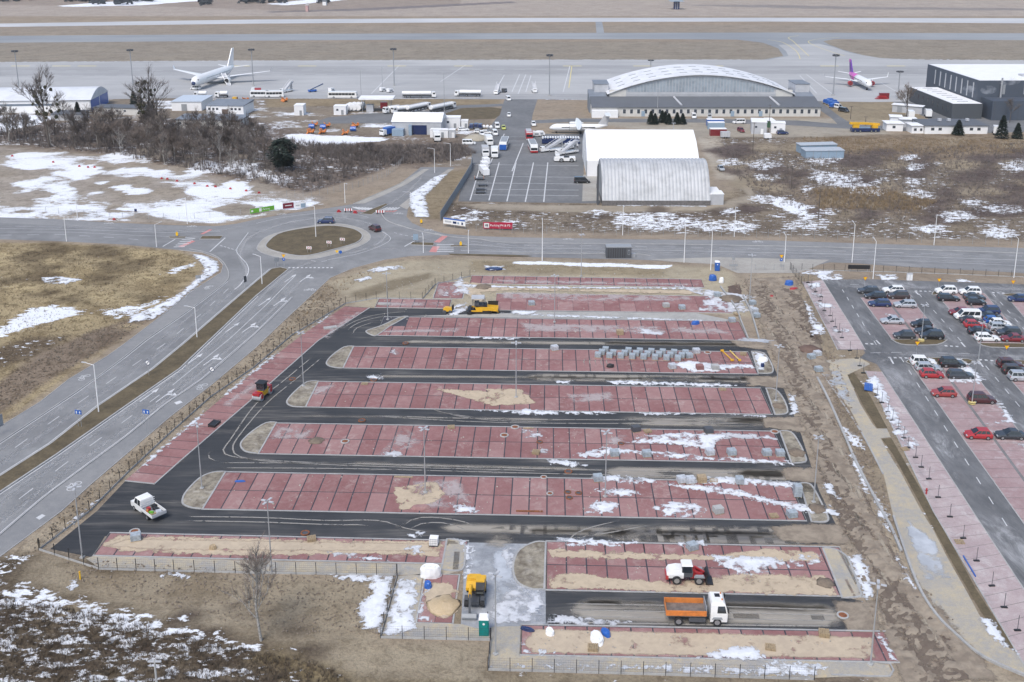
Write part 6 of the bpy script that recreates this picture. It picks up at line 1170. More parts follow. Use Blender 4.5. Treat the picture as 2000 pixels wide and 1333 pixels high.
for i, (x, y) in enumerate(((945, 251), (952, 251), (959, 252))): small('bulk_bag', 'white bulk bag in the row at the airport road kerb', 'bag', x, y, .2*i, [('bag', WHITE_R, lambda m: m.blob((0, 0, .65), (.75, .75, .7), 9, 5, .06)), ('loop', WHITE, lambda m: m.box((0, 0, 1.38), (.6, .08, .12)))], 'white bags by the airport road')
for i, (x, y, lb) in enumerate(((605, 261, 'orange snow plough blade unit, first of the front pair'), (628, 261, 'orange snow plough blade unit beside its twin on the grass'), (672, 263, 'orange plough frame lying by a blue roller brush'), (612, 247, 'rusty orange sweeper frame behind the blue brushes'), (636, 249, 'rusty orange sweeper frame near a blue cover'), (692, 249, 'orange sweeper unit behind the single blue cover'), (554, 199, 'orange machine parked on the apron grass'), (478, 199, 'orange loader on the verge beside the yellow sweeper'))):
    small('snow_plough', lb, 'plough', x, y, R(-10+7*i), [('blade', ORANGE, lambda m: m.prism([(-.9, .2), (-.5, .1), (0, .5), (.1, 1.2), (-.3, 1.9), (-.6, 1.9), (-.2, 1.2)], -1.7, 1.7)), ('frame', ORANGE, lambda m: (m.box((.8, 0, .8), (1.6, 1.8, .5)), m.box((1.6, 0, 1.3), (.6, 1.2, .8)))), ('wheel', RUBBER, lambda m: [m.cyl((1, y_, .35), (1, y_+.25, .35), .35, n=8) for y_ in (-1, .8)])])
for x, y in ((609, 252), (631, 253), (690, 257)): small('brush_cover', 'round blue cover over a sweeper brush on the grass', 'cover', x, y, 0, [('cover', BLUE, lambda m: m.cyl((-1.1, 0, 1), (1.1, 0, 1), 1., n=12)), ('stand', DGREY, lambda m: m.box((0, 0, .15), (2, 1.4, .3)))], 'blue sweeper covers')
small('yellow_sweeper', 'yellow airport sweeper parked beside the white hall', 'machine', 452, 202, R(0), [('body', YELLOW, lambda m: (m.box((-1, 0, 1.2), (3.5, 2.2, 1.2)), m.prism([(.8, .7), (3, .7), (3, 1.8), (2.6, 2.9), (.8, 2.9)], -1.1, 1.1))), ('windscreen', GLASS, lambda m: m.box((2.86, 0, 2.3), (.1, 1.9, .8))), ('tray', GREY, lambda m: m.box((-4, 0, 1), (3, 2, .6))), ('wheel', RUBBER, lambda m: [m.cyl((x, y_, .5), (x, y_+.35, .5), .5, n=10) for x in (-4, -1.5, 1.6) for y_ in (-1.15, .8)])])
t = coach('mobile_crane', 'yellow and navy mobile crane with its boom lowered along the lane', 'crane', G(1689, 258), R(180), 11, 2.6, 1.7, NAVY, None, (-.35, -.2, .2, .38), False)
for nme, mt, fn in (('cab', YELLOW, lambda m: m.prism([(2.4, 1.7), (4.9, 1.7), (4.7, 3.1), (2.4, 3.1)], -1.2, .3)), ('boom', YELLOW, lambda m: m.loft([[(x, y, z+dz) for y, z in ((-.4, -.45), (.4, -.45), (.4, .45), (-.4, .45))] for x, dz in ((-5.6, 3.0), (0, 3.4), (6.2, 3.5))])), ('counterweight', YELLOW, lambda m: m.box((-3.6, 0, 2.4), (2.2, 2.4, 1.4))), ('window', GLASS, lambda m: m.box((3.6, -1.21, 2.5), (1.6, .05, .7)))): m = MB(); fn(m); m.build(nme, mt, t)
small('lorry', 'blue and white lorry nose down at the scrub beside the workshop', 'lorry', 756, 265, R(-130), [('box', BLUE, lambda m: m.box((-1.2, 0, 2), (4.4, 2.4, 2.4))), ('cab', WHITE, lambda m: m.prism([(1.2, .6), (3, .6), (3, 1.7), (2.7, 2.6), (1.2, 2.6)], -1.15, 1.15)), ('windscreen', GLASS, lambda m: m.box((2.9, 0, 2.1), (.1, 2, .7))), ('wheel', RUBBER, lambda m: [m.cyl((x, y_, .48), (x, y_+.3, .48), .48, n=10) for x in (-2.4, 2.1) for y_ in (-1.2, .9)])])
for lb, x, y, rz, c_ in (('white box lorry with dark cab beside the low wing of the dark building', 1812, 229, 75, WHITE), ('white delivery lorry parked below the birch near the dark building', 1777, 231, 80, WHITE), ('white lorry with its tailgate towards the scrub by the tall spruce', 1945, 262, 70, WHITE), ('white high-loader lorry standing in the scrub by the workshop', 853, 275, -80, WHITE), ('white loader truck at the yard kerb below the white van', 948, 305, -85, LGREY), ('white tractor unit facing the yard from the kerb', 955, 283, -80, WHITE), ('white catering truck with dark front on the yard lines', 966, 307, -88, WHITE)):
    small('lorry', lb, 'lorry', x, y, R(rz), [('box', c_, lambda m: m.box((-1.1, 0, 2.1), (4.4, 2.4, 2.6))), ('cab', WHITE, lambda m: m.prism([(1.3, .6), (3.1, .6), (3.1, 1.6), (2.8, 2.6), (1.3, 2.6)], -1.15, 1.15)), ('windscreen', GLASS, lambda m: m.box((2.98, 0, 2.1), (.12, 2, .8))), ('wheel', RUBBER, lambda m: [m.cyl((x_, y_, .48), (x_, y_+.3, .48), .48, n=10) for x_ in (-2.4, 2.1) for y_ in (-1.2, .9)])])
for i, (x, y) in enumerate(((949, 321), (946, 329), (943, 337), (948, 343))): small('site_van', 'white box trailer in the line along the yard edge', 'trailer', x, y, R(-75), [('box', WHITE_R, lambda m: m.box((0, 0, 1.35), (3.4, 2, 1.9))), ('drawbar', GREY, lambda m: m.box((2.2, 0, .5), (1.2, .15, .12))), ('wheel', RUBBER, lambda m: [m.cyl((0, y_, .33), (0, y_+.2, .33), .33, n=8) for y_ in (-1.1, .9)])], 'white trailers along the yard edge')
for i, (x, y) in enumerate(((936, 352), (943, 364), (939, 372), (938, 378))): small('baggage_cart', 'flat dark baggage cart in the row on the yard lines', 'trolley', x, y, R(2), [('bed', DGREY, lambda m: m.box((0, 0, .45), (3, 1.5, .15))), ('rail', ORANGE if i == 0 else GREY, lambda m: (m.box((-1.45, 0, .9), (.08, 1.5, .9)), m.box((1.45, 0, .9), (.08, 1.5, .9)))), ('wheel', RUBBER, lambda m: [m.cyl((x_, y_, .2), (x_, y_+.12, .2), .2, n=8) for x_ in (-1.1, 1.1) for y_ in (-.7, .6)])], 'baggage carts on the yard')
t = coach('gangway_trailer', 'long navy covered gangway with white hoops in front of the turboprop', 'trailer', G(1095, 281), R(-1), 14, 2.4, 2.4, NAVY, None, (-.3, .3), False)
for i in range(15): q = MB(); q.cyl((-6.6+i*.94, -1.2, 2.3), (-6.6+i*.94, 1.2, 2.3), .35, n=8); q.build('hoop', WHITE_R, t)
for i, (x, y, lb) in enumerate(((1048, 267, 'white crate stack beside the fire engine'), (1056, 266, 'second white crate stack further from the fire engine'), (1120, 288, 'white equipment crate behind the stairs trucks'), (1112, 291, 'cream equipment crate on a trolley behind the stairs'), (748, 179, 'white service pods cluster below the tall mast'), (762, 181, 'white ground power unit beside the pods'), (648, 180, 'white tug behind the blue belt loader'), (985, 181, 'dark belt loader beside the apron stairs'))):
    small('ground_unit', lb, 'equipment', x, y, R(10*i), [('body', WHITE_R if 'dark' not in lb else DGREY, lambda m: m.prism([(-1.5, .4), (1.5, .4), (1.5, 1.2), (1, 1.9), (-1.5, 2.1)], -.9, .9)), ('panel', GREY, lambda m: m.box((0, -.92, 1.1), (1.6, .04, .8))), ('wheel', RUBBER, lambda m: [m.cyl((x_, y_, .3), (x_, y_+.2, .3), .3, n=8) for x_ in (-1, 1) for y_ in (-1, .8)])])
small('belt_loader', 'blue and navy belt loader with raised conveyor on the apron', 'loader', 614, 180, R(25), [('chassis', BLUE, lambda m: m.box((-1, 0, .8), (4, 1.8, .8))), ('conveyor', NAVY, lambda m: m.prism([(-3, .9), (-2.6, .8), (4.6, 3.6), (4.4, 3.9)], -.5, .5)), ('wheel', RUBBER, lambda m: [m.cyl((x_, y_, .35), (x_, y_+.25, .35), .35, n=8) for x_ in (-2.2, .4) for y_ in (-.95, .7)])])
small('steel_frame_stack', 'stack of rust red steel frames at the apron edge near the dark building', 'frames', 1722, 194, R(0), [('frame', REDP, lambda m: [m.box((0, 0, .3+.5*i), (6-i, 1.6, .3)) for i in range(3)]), ('crate', DRED, lambda m: m.box((1.5, 1.5, 1.4), (4.5, 1.5, 2.6)))])
small('fuel_bowser', 'red service truck between the apron buses', 'truck', 500, 181, R(10), [('body', REDP, lambda m: m.box((1, 0, 1.4), (3, 2.2, 1.6))), ('cab', WHITE, lambda m: m.prism([(-2.4, .6), (-.6, .6), (-.6, 2.4), (-2.0, 2.4), (-2.4, 1.6)], -1.1, 1.1)), ('wheel', RUBBER, lambda m: [m.cyl((x_, y_, .45), (x_, y_+.3, .45), .45, n=8) for x_ in (-1.6, 1.6) for y_ in (-1.1, .8)])])
small('box_trailer', 'silver box trailer beside the dark red container', 'trailer', 1416, 270, R(3), [('box', LGREY, lambda m: m.box((0, 0, 1.5), (3.4, 2, 2))), ('rib', WHITE, lambda m: [m.box((-1.5+i*.6, -1.01, 1.5), (.06, .04, 1.9)) for i in range(6)]), ('wheel', RUBBER, lambda m: [m.cyl((x_, -1.05, .33), (x_, -.85, .33), .33, n=8) for x_ in (-.4, .4)])])
small('box_trailer', 'small white rounded trailer at the scrub edge', 'trailer', 1499, 272, R(0), [('box', WHITE_R, lambda m: m.prism([(-1.3, .5), (1.3, .5), (1.3, 1.8), (.9, 2.2), (-.9, 2.2), (-1.3, 1.8)], -.9, .9)), ('wheel', RUBBER, lambda m: m.cyl((0, -1., .3), (0, -.8, .3), .3, n=8)), ('drawbar', GREY, lambda m: m.box((1.9, 0, .4), (1.2, .12, .1)))])
# ================================================================== SITE MACHINES
def at_px(px_, py_, dy=0, z=.02): g_ = G(px_, py_); return (g_.x-math.sin(RA)*dy, g_.y+math.cos(RA)*dy, z)
# tipper lorry
t = thing('tipper_lorry', 'white cab lorry with orange dropside tipper body on the dark aisle', 'lorry', at_px(1361, 1223, 1.2), RA)
def P(nme, mt, fn, par=None, sm=False):
    m = MB(); fn(m); return m.build(nme, mt, par or t, sm=sm)
P('chassis', DGREY, lambda m: (m.box((-.3, 0, .85), (6.2, 1.0, .3)), m.box((0, -1.0, .75), (1.9, .5, .5)), m.box((0, 1.0, .75), (1.9, .5, .5))))
bd = P('tipper_floor', plain('worn_steel_floor', (.20, .17, .15), .7, var=.3), lambda m: m.box((-1.25, 0, 1.22), (4.5, 2.36, .14)))
for nme, c_, d_ in (('side_board', (-1.25, -1.22, 1.62), (4.6, .07, .66)), ('side_board', (-1.25, 1.22, 1.62), (4.6, .07, .66)), ('tailboard', (-3.54, 0, 1.62), (.07, 2.4, .66)), ('headboard', (1.04, 0, 1.8), (.08, 2.4, 1.0))): P(nme, ORANGE if nme != 'headboard' else GREY, lambda m: m.box(c_, d_), bd)
for z in (1.45, 1.65, 1.85):
    for y in (-1.265, 1.265): P('board_rib', ORANGE, lambda m: m.box((-1.25, y, z), (4.56, .03, .05)), bd)
cb = P('cab', WHITE, lambda m: m.loft([[(x0, y, z), (x1, y, z), (x1, -y, z), (x0, -y, z)][::-1] for z, x0, x1, y in ((.55, 1.5, 3.42, -1.2), (1.5, 1.5, 3.45, -1.23), (1.75, 1.5, 3.43, -1.23), (2.7, 1.52, 3.2, -1.16), (2.98, 1.65, 2.95, -1.02))]))
P('windscreen', GLASS, lambda m: facequad(m, (3.43, -1.1, 1.78), (3.43, 1.1, 1.78), (3.2, 1.05, 2.66), (3.2, -1.05, 2.66), 0, 1, 0, 1, .015), cb)
for s_ in (-1, 1):
    P('side_window', GLASS, lambda m: m.add([(2.25, s_*1.24, 1.72), (3.3, s_*1.24, 1.72), (3.1, s_*1.185, 2.6), (2.3, s_*1.185, 2.6)], [(0, 1, 2, 3)]), cb)
    P('mirror', BLACK, lambda m: m.box((3.45, s_*1.42, 2.2), (.14, .22, .5)), cb); P('mudguard', GREY, lambda m: m.prism([(1.7, .95), (2.9, .95), (2.75, 1.2), (1.85, 1.2)], s_*1.26-.05, s_*1.26+.05), cb)
    P('headlight', LGREY, lambda m: m.box((3.44, s_*.95, .85), (.08, .4, .2)), cb)
    for x in (-2.1, 2.3): wheel(t, x, s_*1.06, .5, .36, 16)
P('roof_hatch', BLACK, lambda m: m.box((2.4, .35, 3.0), (.6, .6, .05)), cb); P('grille', BLACK, lambda m: m.box((3.45, 0, 1.1), (.06, 1.6, .5)), cb)
for y in (-.5, .7): P('beacon', ORANGE, lambda m: m.cyl((2.85, y, 2.98), (2.85, y, 3.14), .09, n=8), cb)
# wheel loader
t = thing('wheel_loader', 'white and red compact wheel loader with black bucket on sandy pavers', 'loader', at_px(1343, 1143, .85, .07), RA)
P('engine_cover', WHITE, lambda m: m.loft([[(x, y*k, z) for y, z in ((-.75, .75), (-.8, 1.2), (-.62, 1.2+h), (.62, 1.2+h), (.8, 1.2), (.75, .75))][::-1] for x, k, h in ((-2.55, .8, .25), (-2.3, 1, .55), (-1.4, 1, .75), (-.5, 1, .7))])); P('rear_guard', REDP, lambda m: m.box((-2.5, 0, .8), (.35, 1.5, .5)))
cb = P('cab', DGREY, lambda m: m.loft([[(x0, y, z), (x1, y, z), (x1, -y, z), (x0, -y, z)][::-1] for z, x0, x1, y in ((.9, -.75, .55, -.72), (1.5, -.75, .62, -.72), (2.35, -.68, .45, -.62))])); P('cab_roof', WHITE, lambda m: m.box((-.1, 0, 2.43), (1.4, 1.4, .16), taper=.85), cb)
for s_ in (-1, 1): P('side_window', GLASS, lambda m: m.add([(-.65, s_*.735, 1.5), (.5, s_*.735, 1.5), (.4, s_*.65, 2.3), (-.6, s_*.65, 2.3)], [(0, 1, 2, 3)]), cb)
P('front_frame', REDP, lambda m: (m.box((1.1, 0, .85), (1.5, .8, .6)), m.box((.7, 0, 1.2), (.5, .7, .8))))
for s_ in (-1, 1):
    P('lift_arm', REDP, lambda m: m.prism([(.5, 1.75), (.7, 1.85), (1.6, 1.35), (2.3, .75), (2.2, .5), (1.4, 1.1)], s_*.42-.08, s_*.42+.08)); P('fender', GREY, lambda m: m.prism([(.75, 1.02), (2.05, 1.02), (1.9, 1.25), (.95, 1.25)], s_*.85-.2, s_*.85+.2))
    for x in (-1.35, 1.35): wheel(t, x, s_*.78, .55, .42, 16)
P('tilt_link', REDP, lambda m: m.prism([(.8, 1.9), (1., 2.0), (2.1, 1.35), (2., 1.2)], -.1, .1)); P('bucket', BLACK, lambda m: m.prism([(2.2, .05), (3.15, .02), (3.1, .12), (2.4, .25), (2.3, .95), (2.55, 1.35), (2.4, 1.4), (2.12, .9)], -.95, .95))
# wheeled excavator facing the fence
t = thing('wheeled_excavator', 'yellow wheeled excavator with black cab, boom lowered to a wide bucket', 'excavator', at_px(929, 1170, 0, .03), R(-93))
P('chassis', DGREY, lambda m: (m.box((0, 0, .75), (4, 1.1, .5)), m.box((1.4, 0, .6), (.4, 1.9, .3)), m.box((-1.4, 0, .6), (.4, 1.9, .3)), m.cyl((0, 0, .95), (0, 0, 1.2), .7, n=12)))
for x in (-1.4, 1.4):
    for s_ in (-1, 1): wheel(t, x, s_*.95, .52, .5, 16); P('mudguard', DGREY, lambda m: m.box((x, s_*.95, 1.1), (.95, .5, .06)))
P('house', YELLOW, lambda m: m.loft([[(x, -1.15*k, 1.2), (x, -1.15*k, 1.2+h*.75), (x, 1.15*k, 1.2+h*.75), (x, 1.15*k, 1.2)] for x, k, h in ((-2.2, .75, .7), (-1.9, 1, 1.0), (-.6, 1, 1.0), (.2, 1, .5))])); P('engine_hood', YELLOW, lambda m: m.box((-1.35, -.2, 2.0), (1.0, 1.4, .25)))
cb = P('cab', BLACK, lambda m: m.loft([[(x0, .12, z), (x1, .12, z), (x1, 1.1, z), (x0, 1.1, z)] for z, x0, x1 in ((1.2, -.5, 1.05), (2.0, -.5, 1.15), (2.75, -.45, .7))])); P('cab_roof', YELLOW, lambda m: m.box((.1, .61, 2.82), (1.3, 1.05, .14)), cb); P('windscreen', GLASS, lambda m: m.add([(1.17, .2, 1.5), (1.17, 1.02, 1.5), (.75, 1.0, 2.7), (.75, .22, 2.7)], [(0, 1, 2, 3)]), cb)
P('boom', YELLOW, lambda m: m.prism([(.2, 1.5), (.6, 1.4), (1.9, 2.6), (3.2, 2.35), (3.2, 2.65), (1.8, 3.1), (1.5, 3.0)], -.55, -.22)); P('boom_cylinder', GALV, lambda m: m.cyl((.7, -.38, 1.3), (1.9, -.38, 2.5), .09, n=8)); P('stick', DGREY, lambda m: m.prism([(2.9, 2.7), (3.3, 2.75), (3.9, .8), (3.65, .7)], -.5, -.26)); P('stick_cylinder', YELLOW, lambda m: m.cyl((1.9, -.38, 3.15), (3.0, -.38, 2.85), .1, n=8)); P('bucket', GREY, lambda m: m.prism([(3.3, .6), (4.0, .8), (4.25, .45), (4.15, .12), (3.6, .05), (3.3, .25)], -1.25, .45))
# tandem roller
t = thing('tandem_roller', 'red and yellow tandem roller with black cab on the fresh asphalt', 'roller', (*G(513, 776).to_2d(), .02), ANG((521, 768), (504, 782)))
for x in (-1.5, 1.5): P('drum', GALV, lambda m: m.cyl((x, -.8, .62), (x, .8, .62), .62, n=18)); P('drum_yoke', REDP, lambda m: (m.box((x*1.08, 0, 1.3), (1.1, 1.3, .4)), m.box((x, .87, .9), (.5, .1, .8)), m.box((x, -.87, .9), (.5, .1, .8))))
P('body', YELLOW, lambda m: (m.box((-.5, 0, 1.05), (1.5, 1.2, 1.0)), m.box((.5, 0, .95), (.8, 1.1, .8)))); cb = P('cab', DGREY, lambda m: m.box((.1, 0, 2.1), (1.25, 1.4, 1.2))); P('cab_roof', BLACK, lambda m: m.box((.1, 0, 2.78), (1.6, 1.65, .14)), cb)
for s_ in (-1, 1): P('side_window', GLASS, lambda m: m.box((.1, s_*.71, 2.2), (1., .03, .9)), cb)
P('windscreen', GLASS, lambda m: m.box((.74, 0, 2.2), (.03, 1.2, .9)), cb)
# asphalt paver
t = thing('asphalt_paver', 'yellow asphalt paver with grey canopy and open hopper at the top aisle', 'paver', at_px(941, 614, 1.2), R(0))
P('tractor', YELLOW, lambda m: m.prism([(-1.2, .7), (1.2, .7), (1.2, 1.45), (-.3, 1.5), (-1.4, 1.3)], -1.2, 1.2)); P('engine_deck', BLACK, lambda m: m.prism([(-1.3, 1.5), (1.1, 1.46), (.9, 1.85), (-1.2, 1.8)], -1.05, 1.05)); P('track', BLACK, lambda m: m.prism([(-1.6, .02), (1.9, .02), (2.1, .35), (1.9, .65), (-1.6, .65), (-1.8, .35)], -1.22, -.85)); P('track', BLACK, lambda m: m.prism([(-1.6, .02), (1.9, .02), (2.1, .35), (1.9, .65), (-1.6, .65), (-1.8, .35)], .85, 1.22))
hp = P('hopper', YELLOW, lambda m: (m.prism([(1.2, .9), (3.2, .7), (3.3, .95), (1.2, 1.1)], -1.5, 1.5), m.prism([(1.2, .9), (3.2, .7), (3.3, 1.5), (1.2, 1.7)], -1.6, -1.5))); P('hopper_wing', BLACK, lambda m: m.prism([(1.2, .9), (3.2, .7), (3.4, 1.9), (1.2, 1.9)], 1.5, 1.62), hp); P('hopper_apron', YELLOW, lambda m: m.box((3.32, 0, .7), (.1, 3., .6)), hp)
P('screed', BLACK, lambda m: (m.box((-2.6, 0, .35), (.9, 3.6, .5)), m.box((-2.5, 0, .8), (.5, 3., .3)), m.cyl((-2.05, -1.5, .4), (-2.05, 1.5, .4), .22, n=8))); P('screed_arm', YELLOW, lambda m: (m.box((-1.2, -1.35, .7), (2.6, .14, .3)), m.box((-1.2, 1.35, .7), (2.6, .14, .3))))
for x in (-1.9, .2):
    for y in (-.95, .95): P('canopy_post', DGREY, lambda m: m.cyl((x, y, 1.4), (x, y, 3.25), .05, n=6))
P('canopy', LGREY, lambda m: m.box((-.85, 0, 3.3), (2.7, 2.4, .14))); P('seat_console', DGREY, lambda m: (m.box((-.9, 0, 1.9), (.5, 2., .7)), m.box((-1.4, .5, 1.9), (.4, .5, .8)), m.box((-1.4, -.5, 1.9), (.4, .5, .8)))); P('exhaust', GALV, lambda m: m.cyl((.6, .6, 1.7), (.6, .6, 3.0), .09, n=8))
t = thing('mini_roller', 'small yellow pedestrian roller left of the asphalt paver', 'roller', at_px(874, 614, .6), R(175))
P('body', YELLOW, lambda m: m.prism([(-.9, .5), (.8, .5), (.9, 1.1), (.4, 1.35), (-.9, 1.2)], -.5, .5)); P('drum', DGREY, lambda m: m.cyl((.6, -.6, .4), (.6, .6, .4), .4, n=12)); P('drum', DGREY, lambda m: m.cyl((-.6, -.6, .4), (-.6, .6, .4), .4, n=12)); P('handle', BLACK, lambda m: (m.box((-1.1, 0, 1.3), (.4, .8, .9)), m.box((-1.25, 0, 1.8), (.12, .7, .2))))
# crew flatbed truck
th = ANG((303, 1006), (272, 983)); c0 = G(290, 1003)
t = thing('flatbed_truck', 'white double-cab dropside truck loaded with tools on the black asphalt corner', 'truck', (c0.x, c0.y, .02), th)
P('chassis', DGREY, lambda m: m.box((0, 0, .6), (5.4, 1., .22))); cb = P('cab', WHITE, lambda m: m.loft([[(x0, y, z), (x1, y, z), (x1, -y, z), (x0, -y, z)][::-1] for z, x0, x1, y in ((.45, .1, 2.9, -.98), (1.15, .1, 2.95, -1.0), (1.3, .1, 2.2, -1.), (2.2, .15, 1.6, -.88), (2.28, .3, 1.4, -.8))]))
P('windscreen', GLASS, lambda m: m.add([(2.17, -.88, 1.35), (2.17, .88, 1.35), (1.66, .8, 2.15), (1.66, -.8, 2.15)], [(0, 1, 2, 3)]), cb)
for s_ in (-1, 1):
    for x0, x1 in ((.25, .95), (1.05, 1.85)): P('side_window', GLASS, lambda m: m.add([(x0, s_*1.005, 1.35), (x1, s_*1.005, 1.35), (min(x1, 1.55), s_*.91, 2.1), (x0, s_*.91, 2.1)], [(0, 1, 2, 3)]), cb)
    P('side_board', WHITE, lambda m: m.box((-1.55, s_*1.05, 1.12), (3.1, .05, .4)))
    for x in (-1.5, 2.05): wheel(t, x, s_*.88, .36, .26)
P('bed', GREY, lambda m: m.box((-1.55, 0, .88), (3.1, 2.1, .1))); P('tailboard', LGREY, lambda m: m.box((-3.1, 0, 1.12), (.05, 2.1, .4))); P('head_rack', WHITE, lambda m: [m.box((0, 0, z), (.06, 2.1, .1)) for z in (1.2, 1.5, 1.8, 2.1)])
for i, (mt, c_, d_) in enumerate(((REDP, (-.8, .3, 1.15), (.5, .4, .4)), (BLACK, (-1.4, -.4, 1.1), (.7, .5, .3)), (GREEN, (-1.9, .5, 1.1), (.6, .4, .3)), (ORANGE, (-1.2, .7, 1.1), (.3, .3, .4)), (WRAP, (-2.4, -.3, 1.1), (.7, .8, .3)), (WOOD, (-2.2, .2, 1.0), (1.2, .3, .15)), (BLACK, (-.6, -.6, 1.1), (.6, .5, .35)))): P('tool_load', mt, lambda m: m.box(c_, d_, rz=.3*i))
# ================================================================== SITE MATERIALS
def stack(px_, py_, lb, mt=PALLETG, rz=0., sz=(1.15, 1.0, .85), group=None):
    t_ = thing('paver_pallet', lb, 'pallet', at_px(px_, py_, .3, .075), rz, group); h = sz[2]
    for y in (-.42, 0, .42): m = MB(); m.box((0, y*sz[1], .06), (sz[0], .12, .12)); m.build('runner', WOOD, t_)
    n = 4
    for i in range(n): m = MB(); d = (random.uniform(-.02, .02), random.uniform(-.02, .02)); m.box((d[0], d[1], .12+h*(i+.5)/n), (sz[0]-.03*(i % 2), sz[1]-.03*(i % 2), h/n-.02)); m.build('layer', mt, t_)
    return t_
for c_ in range(8):
    for r_ in range(3):
        if c_ == 1 and r_ == 2: continue
        x = 1168+c_*22.3+r_*7.5; y = 700+c_*.9-r_*5.2
        stack(x, y, 'grey wrapped paver pallet in the close-set block on the red bays', PALLETG, R(-12), group='paver pallets standing in a block')
for x, y, lb, mt, rz in ((1346, 701, 'dark topped paver pallet right of the close-set block', PALLETG, .2), (1360, 692, 'open paver pallet behind the dark topped one', WRAP, .1), (1083, 686, 'rounded wrapped pallet alone on a row edge', WRAP, .3), (1313, 722, 'lilac wrapped pallet beside the snow strip', WRAP, .2), (1367, 724, 'red brick pallet beside the snow strip', RED, .1), (1397, 724, 'sandstone coloured slab pallet near the aisle', CONC, .1), (1242, 845, 'dark grey block pallet at a row top edge', DGREY, .3), (1384, 848, 'slate block pallet standing in thin snow', DGREY, .2), (1200, 893, 'blue-grey pallet of slabs in the snow strip', PALLETG, .1), (1263, 894, 'smaller grey pallet right of the slabs in snow', PALLETG, .1), (1429, 891, 'wrapped kerbstone pallet on snowy bays', PALLETG, .1), (1387, 891, 'pale pallet half in snow', WRAP, .2), (1498, 892, 'double grey pallet near the row end', PALLETG, .1), (1524, 893, 'grey pallet beside the soil island', PALLETG, .0), (1168, 942, 'grey pallet with snow cap by the lamp post', PALLETG, .15), (1331, 945, 'white wrapped pallet, first of three in the snow', WRAP, .2), (1348, 946, 'white wrapped pallet, second of three in the snow', WRAP, .1), (1371, 944, 'tan pallet beside two white wrapped ones', WOOD, .1), (1445, 947, 'upright grey pallet block in the snow line', PALLETG, 1.5), (1558, 972, 'tall grey pallet block by the soil island', PALLETG, 1.5), (1547, 1013, 'grey pallet near the south row corner', PALLETG, .2), (1403, 1005, 'tan stone pallet in snow near the aisle', CONC, .3), (1352, 1077, 'tilted grey slab pallet on sandy pavers', PALLETG, .4), (1470, 597, 'grey pallet beside the kerb boards, topmost of three', PALLETG, .3), (1474, 612, 'snow-capped pallet, middle of three by the kerb boards', WRAP, .3), (1478, 622, 'grey pallet, lowest of three by the kerb boards', PALLETG, .3), (1401, 581, 'blue-grey pallet on the sandy lane', PALLETG, .2), (1038, 598, 'grey pallet on the upper red strip', PALLETG, .2), (1332, 606, 'pale blue pallet at the upper strip end', PALLETG, .1), (1301, 602, 'mixed block pallet on the upper strip', CONC, .2), (1211, 655, 'cream slab pallet on a red bay', WOOD, .1), (1430, 631, 'grey lidded pallet at a row end', PALLETG, .1), (1597, 697, 'pale grey pallet at the path head', WRAP, .3), (1599, 728, 'large grey pallet at the head of the paved path', PALLETG, .2), (1585, 703, 'grey pallet beside the muddy mound', PALLETG, .3), (264, 1058, 'stack of grey slabs at the dark asphalt corner', PALLETG, .3), (1820, 880, 'x', PALLETG, 0)):
    if lb != 'x': stack(x, y, lb, mt, rz, (1.3, 1.1, .8) if 'tall' not in lb else (1.2, 1.1, 1.6))
def pallet(px_, py_, lb, rz=0., n=1):
    t_ = thing('wooden_pallet', lb, 'pallet', at_px(px_, py_, .2, .08), rz)
    for k in range(n):
        for i in range(6): m = MB(); m.box((-.5+i*.2, 0, .12+k*.15), (.12, 1., .03)); m.build('plank', WOOD, t_)
        for y in (-.42, 0, .42): m = MB(); m.box((0, y, .06+k*.15), (1.15, .1, .09)); m.build('runner', WOOD, t_)
for x, y, lb, n in ((1412, 763, 'small wooden pallet on a red bay', 1), (712, 752, 'flat pallet lying on a bay edge', 1), (881, 838, 'upright-looking wooden pallet on the row', 2), (1265, 846, 'broken pallet beside the dark block pallet', 2), (1395, 942, 'pallet with loose slats in the snow', 1), (1158, 1272, 'large slatted pallet pair on sandy pavers', 3), (1610, 1245, 'stacked pale pallets on the sandy row', 4), (608, 1058, 'slatted crate pallet by the sandy row edge', 3), (1505, 1270, 'dark metal stand on the sandy row', 2), (1452, 695, 'pallet of tan boards by the row end', 3), (1047, 888, 'pallet of cut stones on a bay', 3), (1875, 1062, 'board pallet lying on the turf strip edge', 1), (1768, 880, 'square pallet among the fence feet', 1), (1440, 617, 'timber off-cuts on the sandy lane end', 2), (1512, 1012, 'yellow timber pallet at the row corner', 2)): pallet(x, y, lb, random.uniform(-.3, .3), n)
def manhole(px_, py_, lb, rim=RUST, r_=.55, grp=None):
    t_ = thing('manhole', lb, 'manhole', at_px(px_, py_, 0, .085), 0, grp); m = MB(); N = 14; m.loft([[(r_*k*math.cos(2*math.pi*i/N), r_*k*math.sin(2*math.pi*i/N), z) for i in range(N)] for k, z in ((1, 0), (1, .12), (.72, .12), (.72, .05))], cap=False); m.build('ring', rim, t_); q = MB(); q.cyl((0, 0, 0), (0, 0, .06), r_*.72, n=N); q.build('cover', RUST if rim is not RUST else DGREY, t_)
for x, y in ((571, 742), (792, 672), (707, 823), (596, 1043), (730, 744), (1110, 923)): manhole(x, y, 'round rusty manhole set in the dark asphalt aisle', RUST, .6, 'manholes in the aisles')
for x, y in ((1074, 966), (1109, 963), (1130, 965), (1112, 974), (1062, 934), (1054, 865), (1213, 868)): manhole(x, y, 'loose rusty or concrete ring lying on red pavers', CONC if x in (1074, 1062) else RUST, .5, 'shaft rings on the pavers')
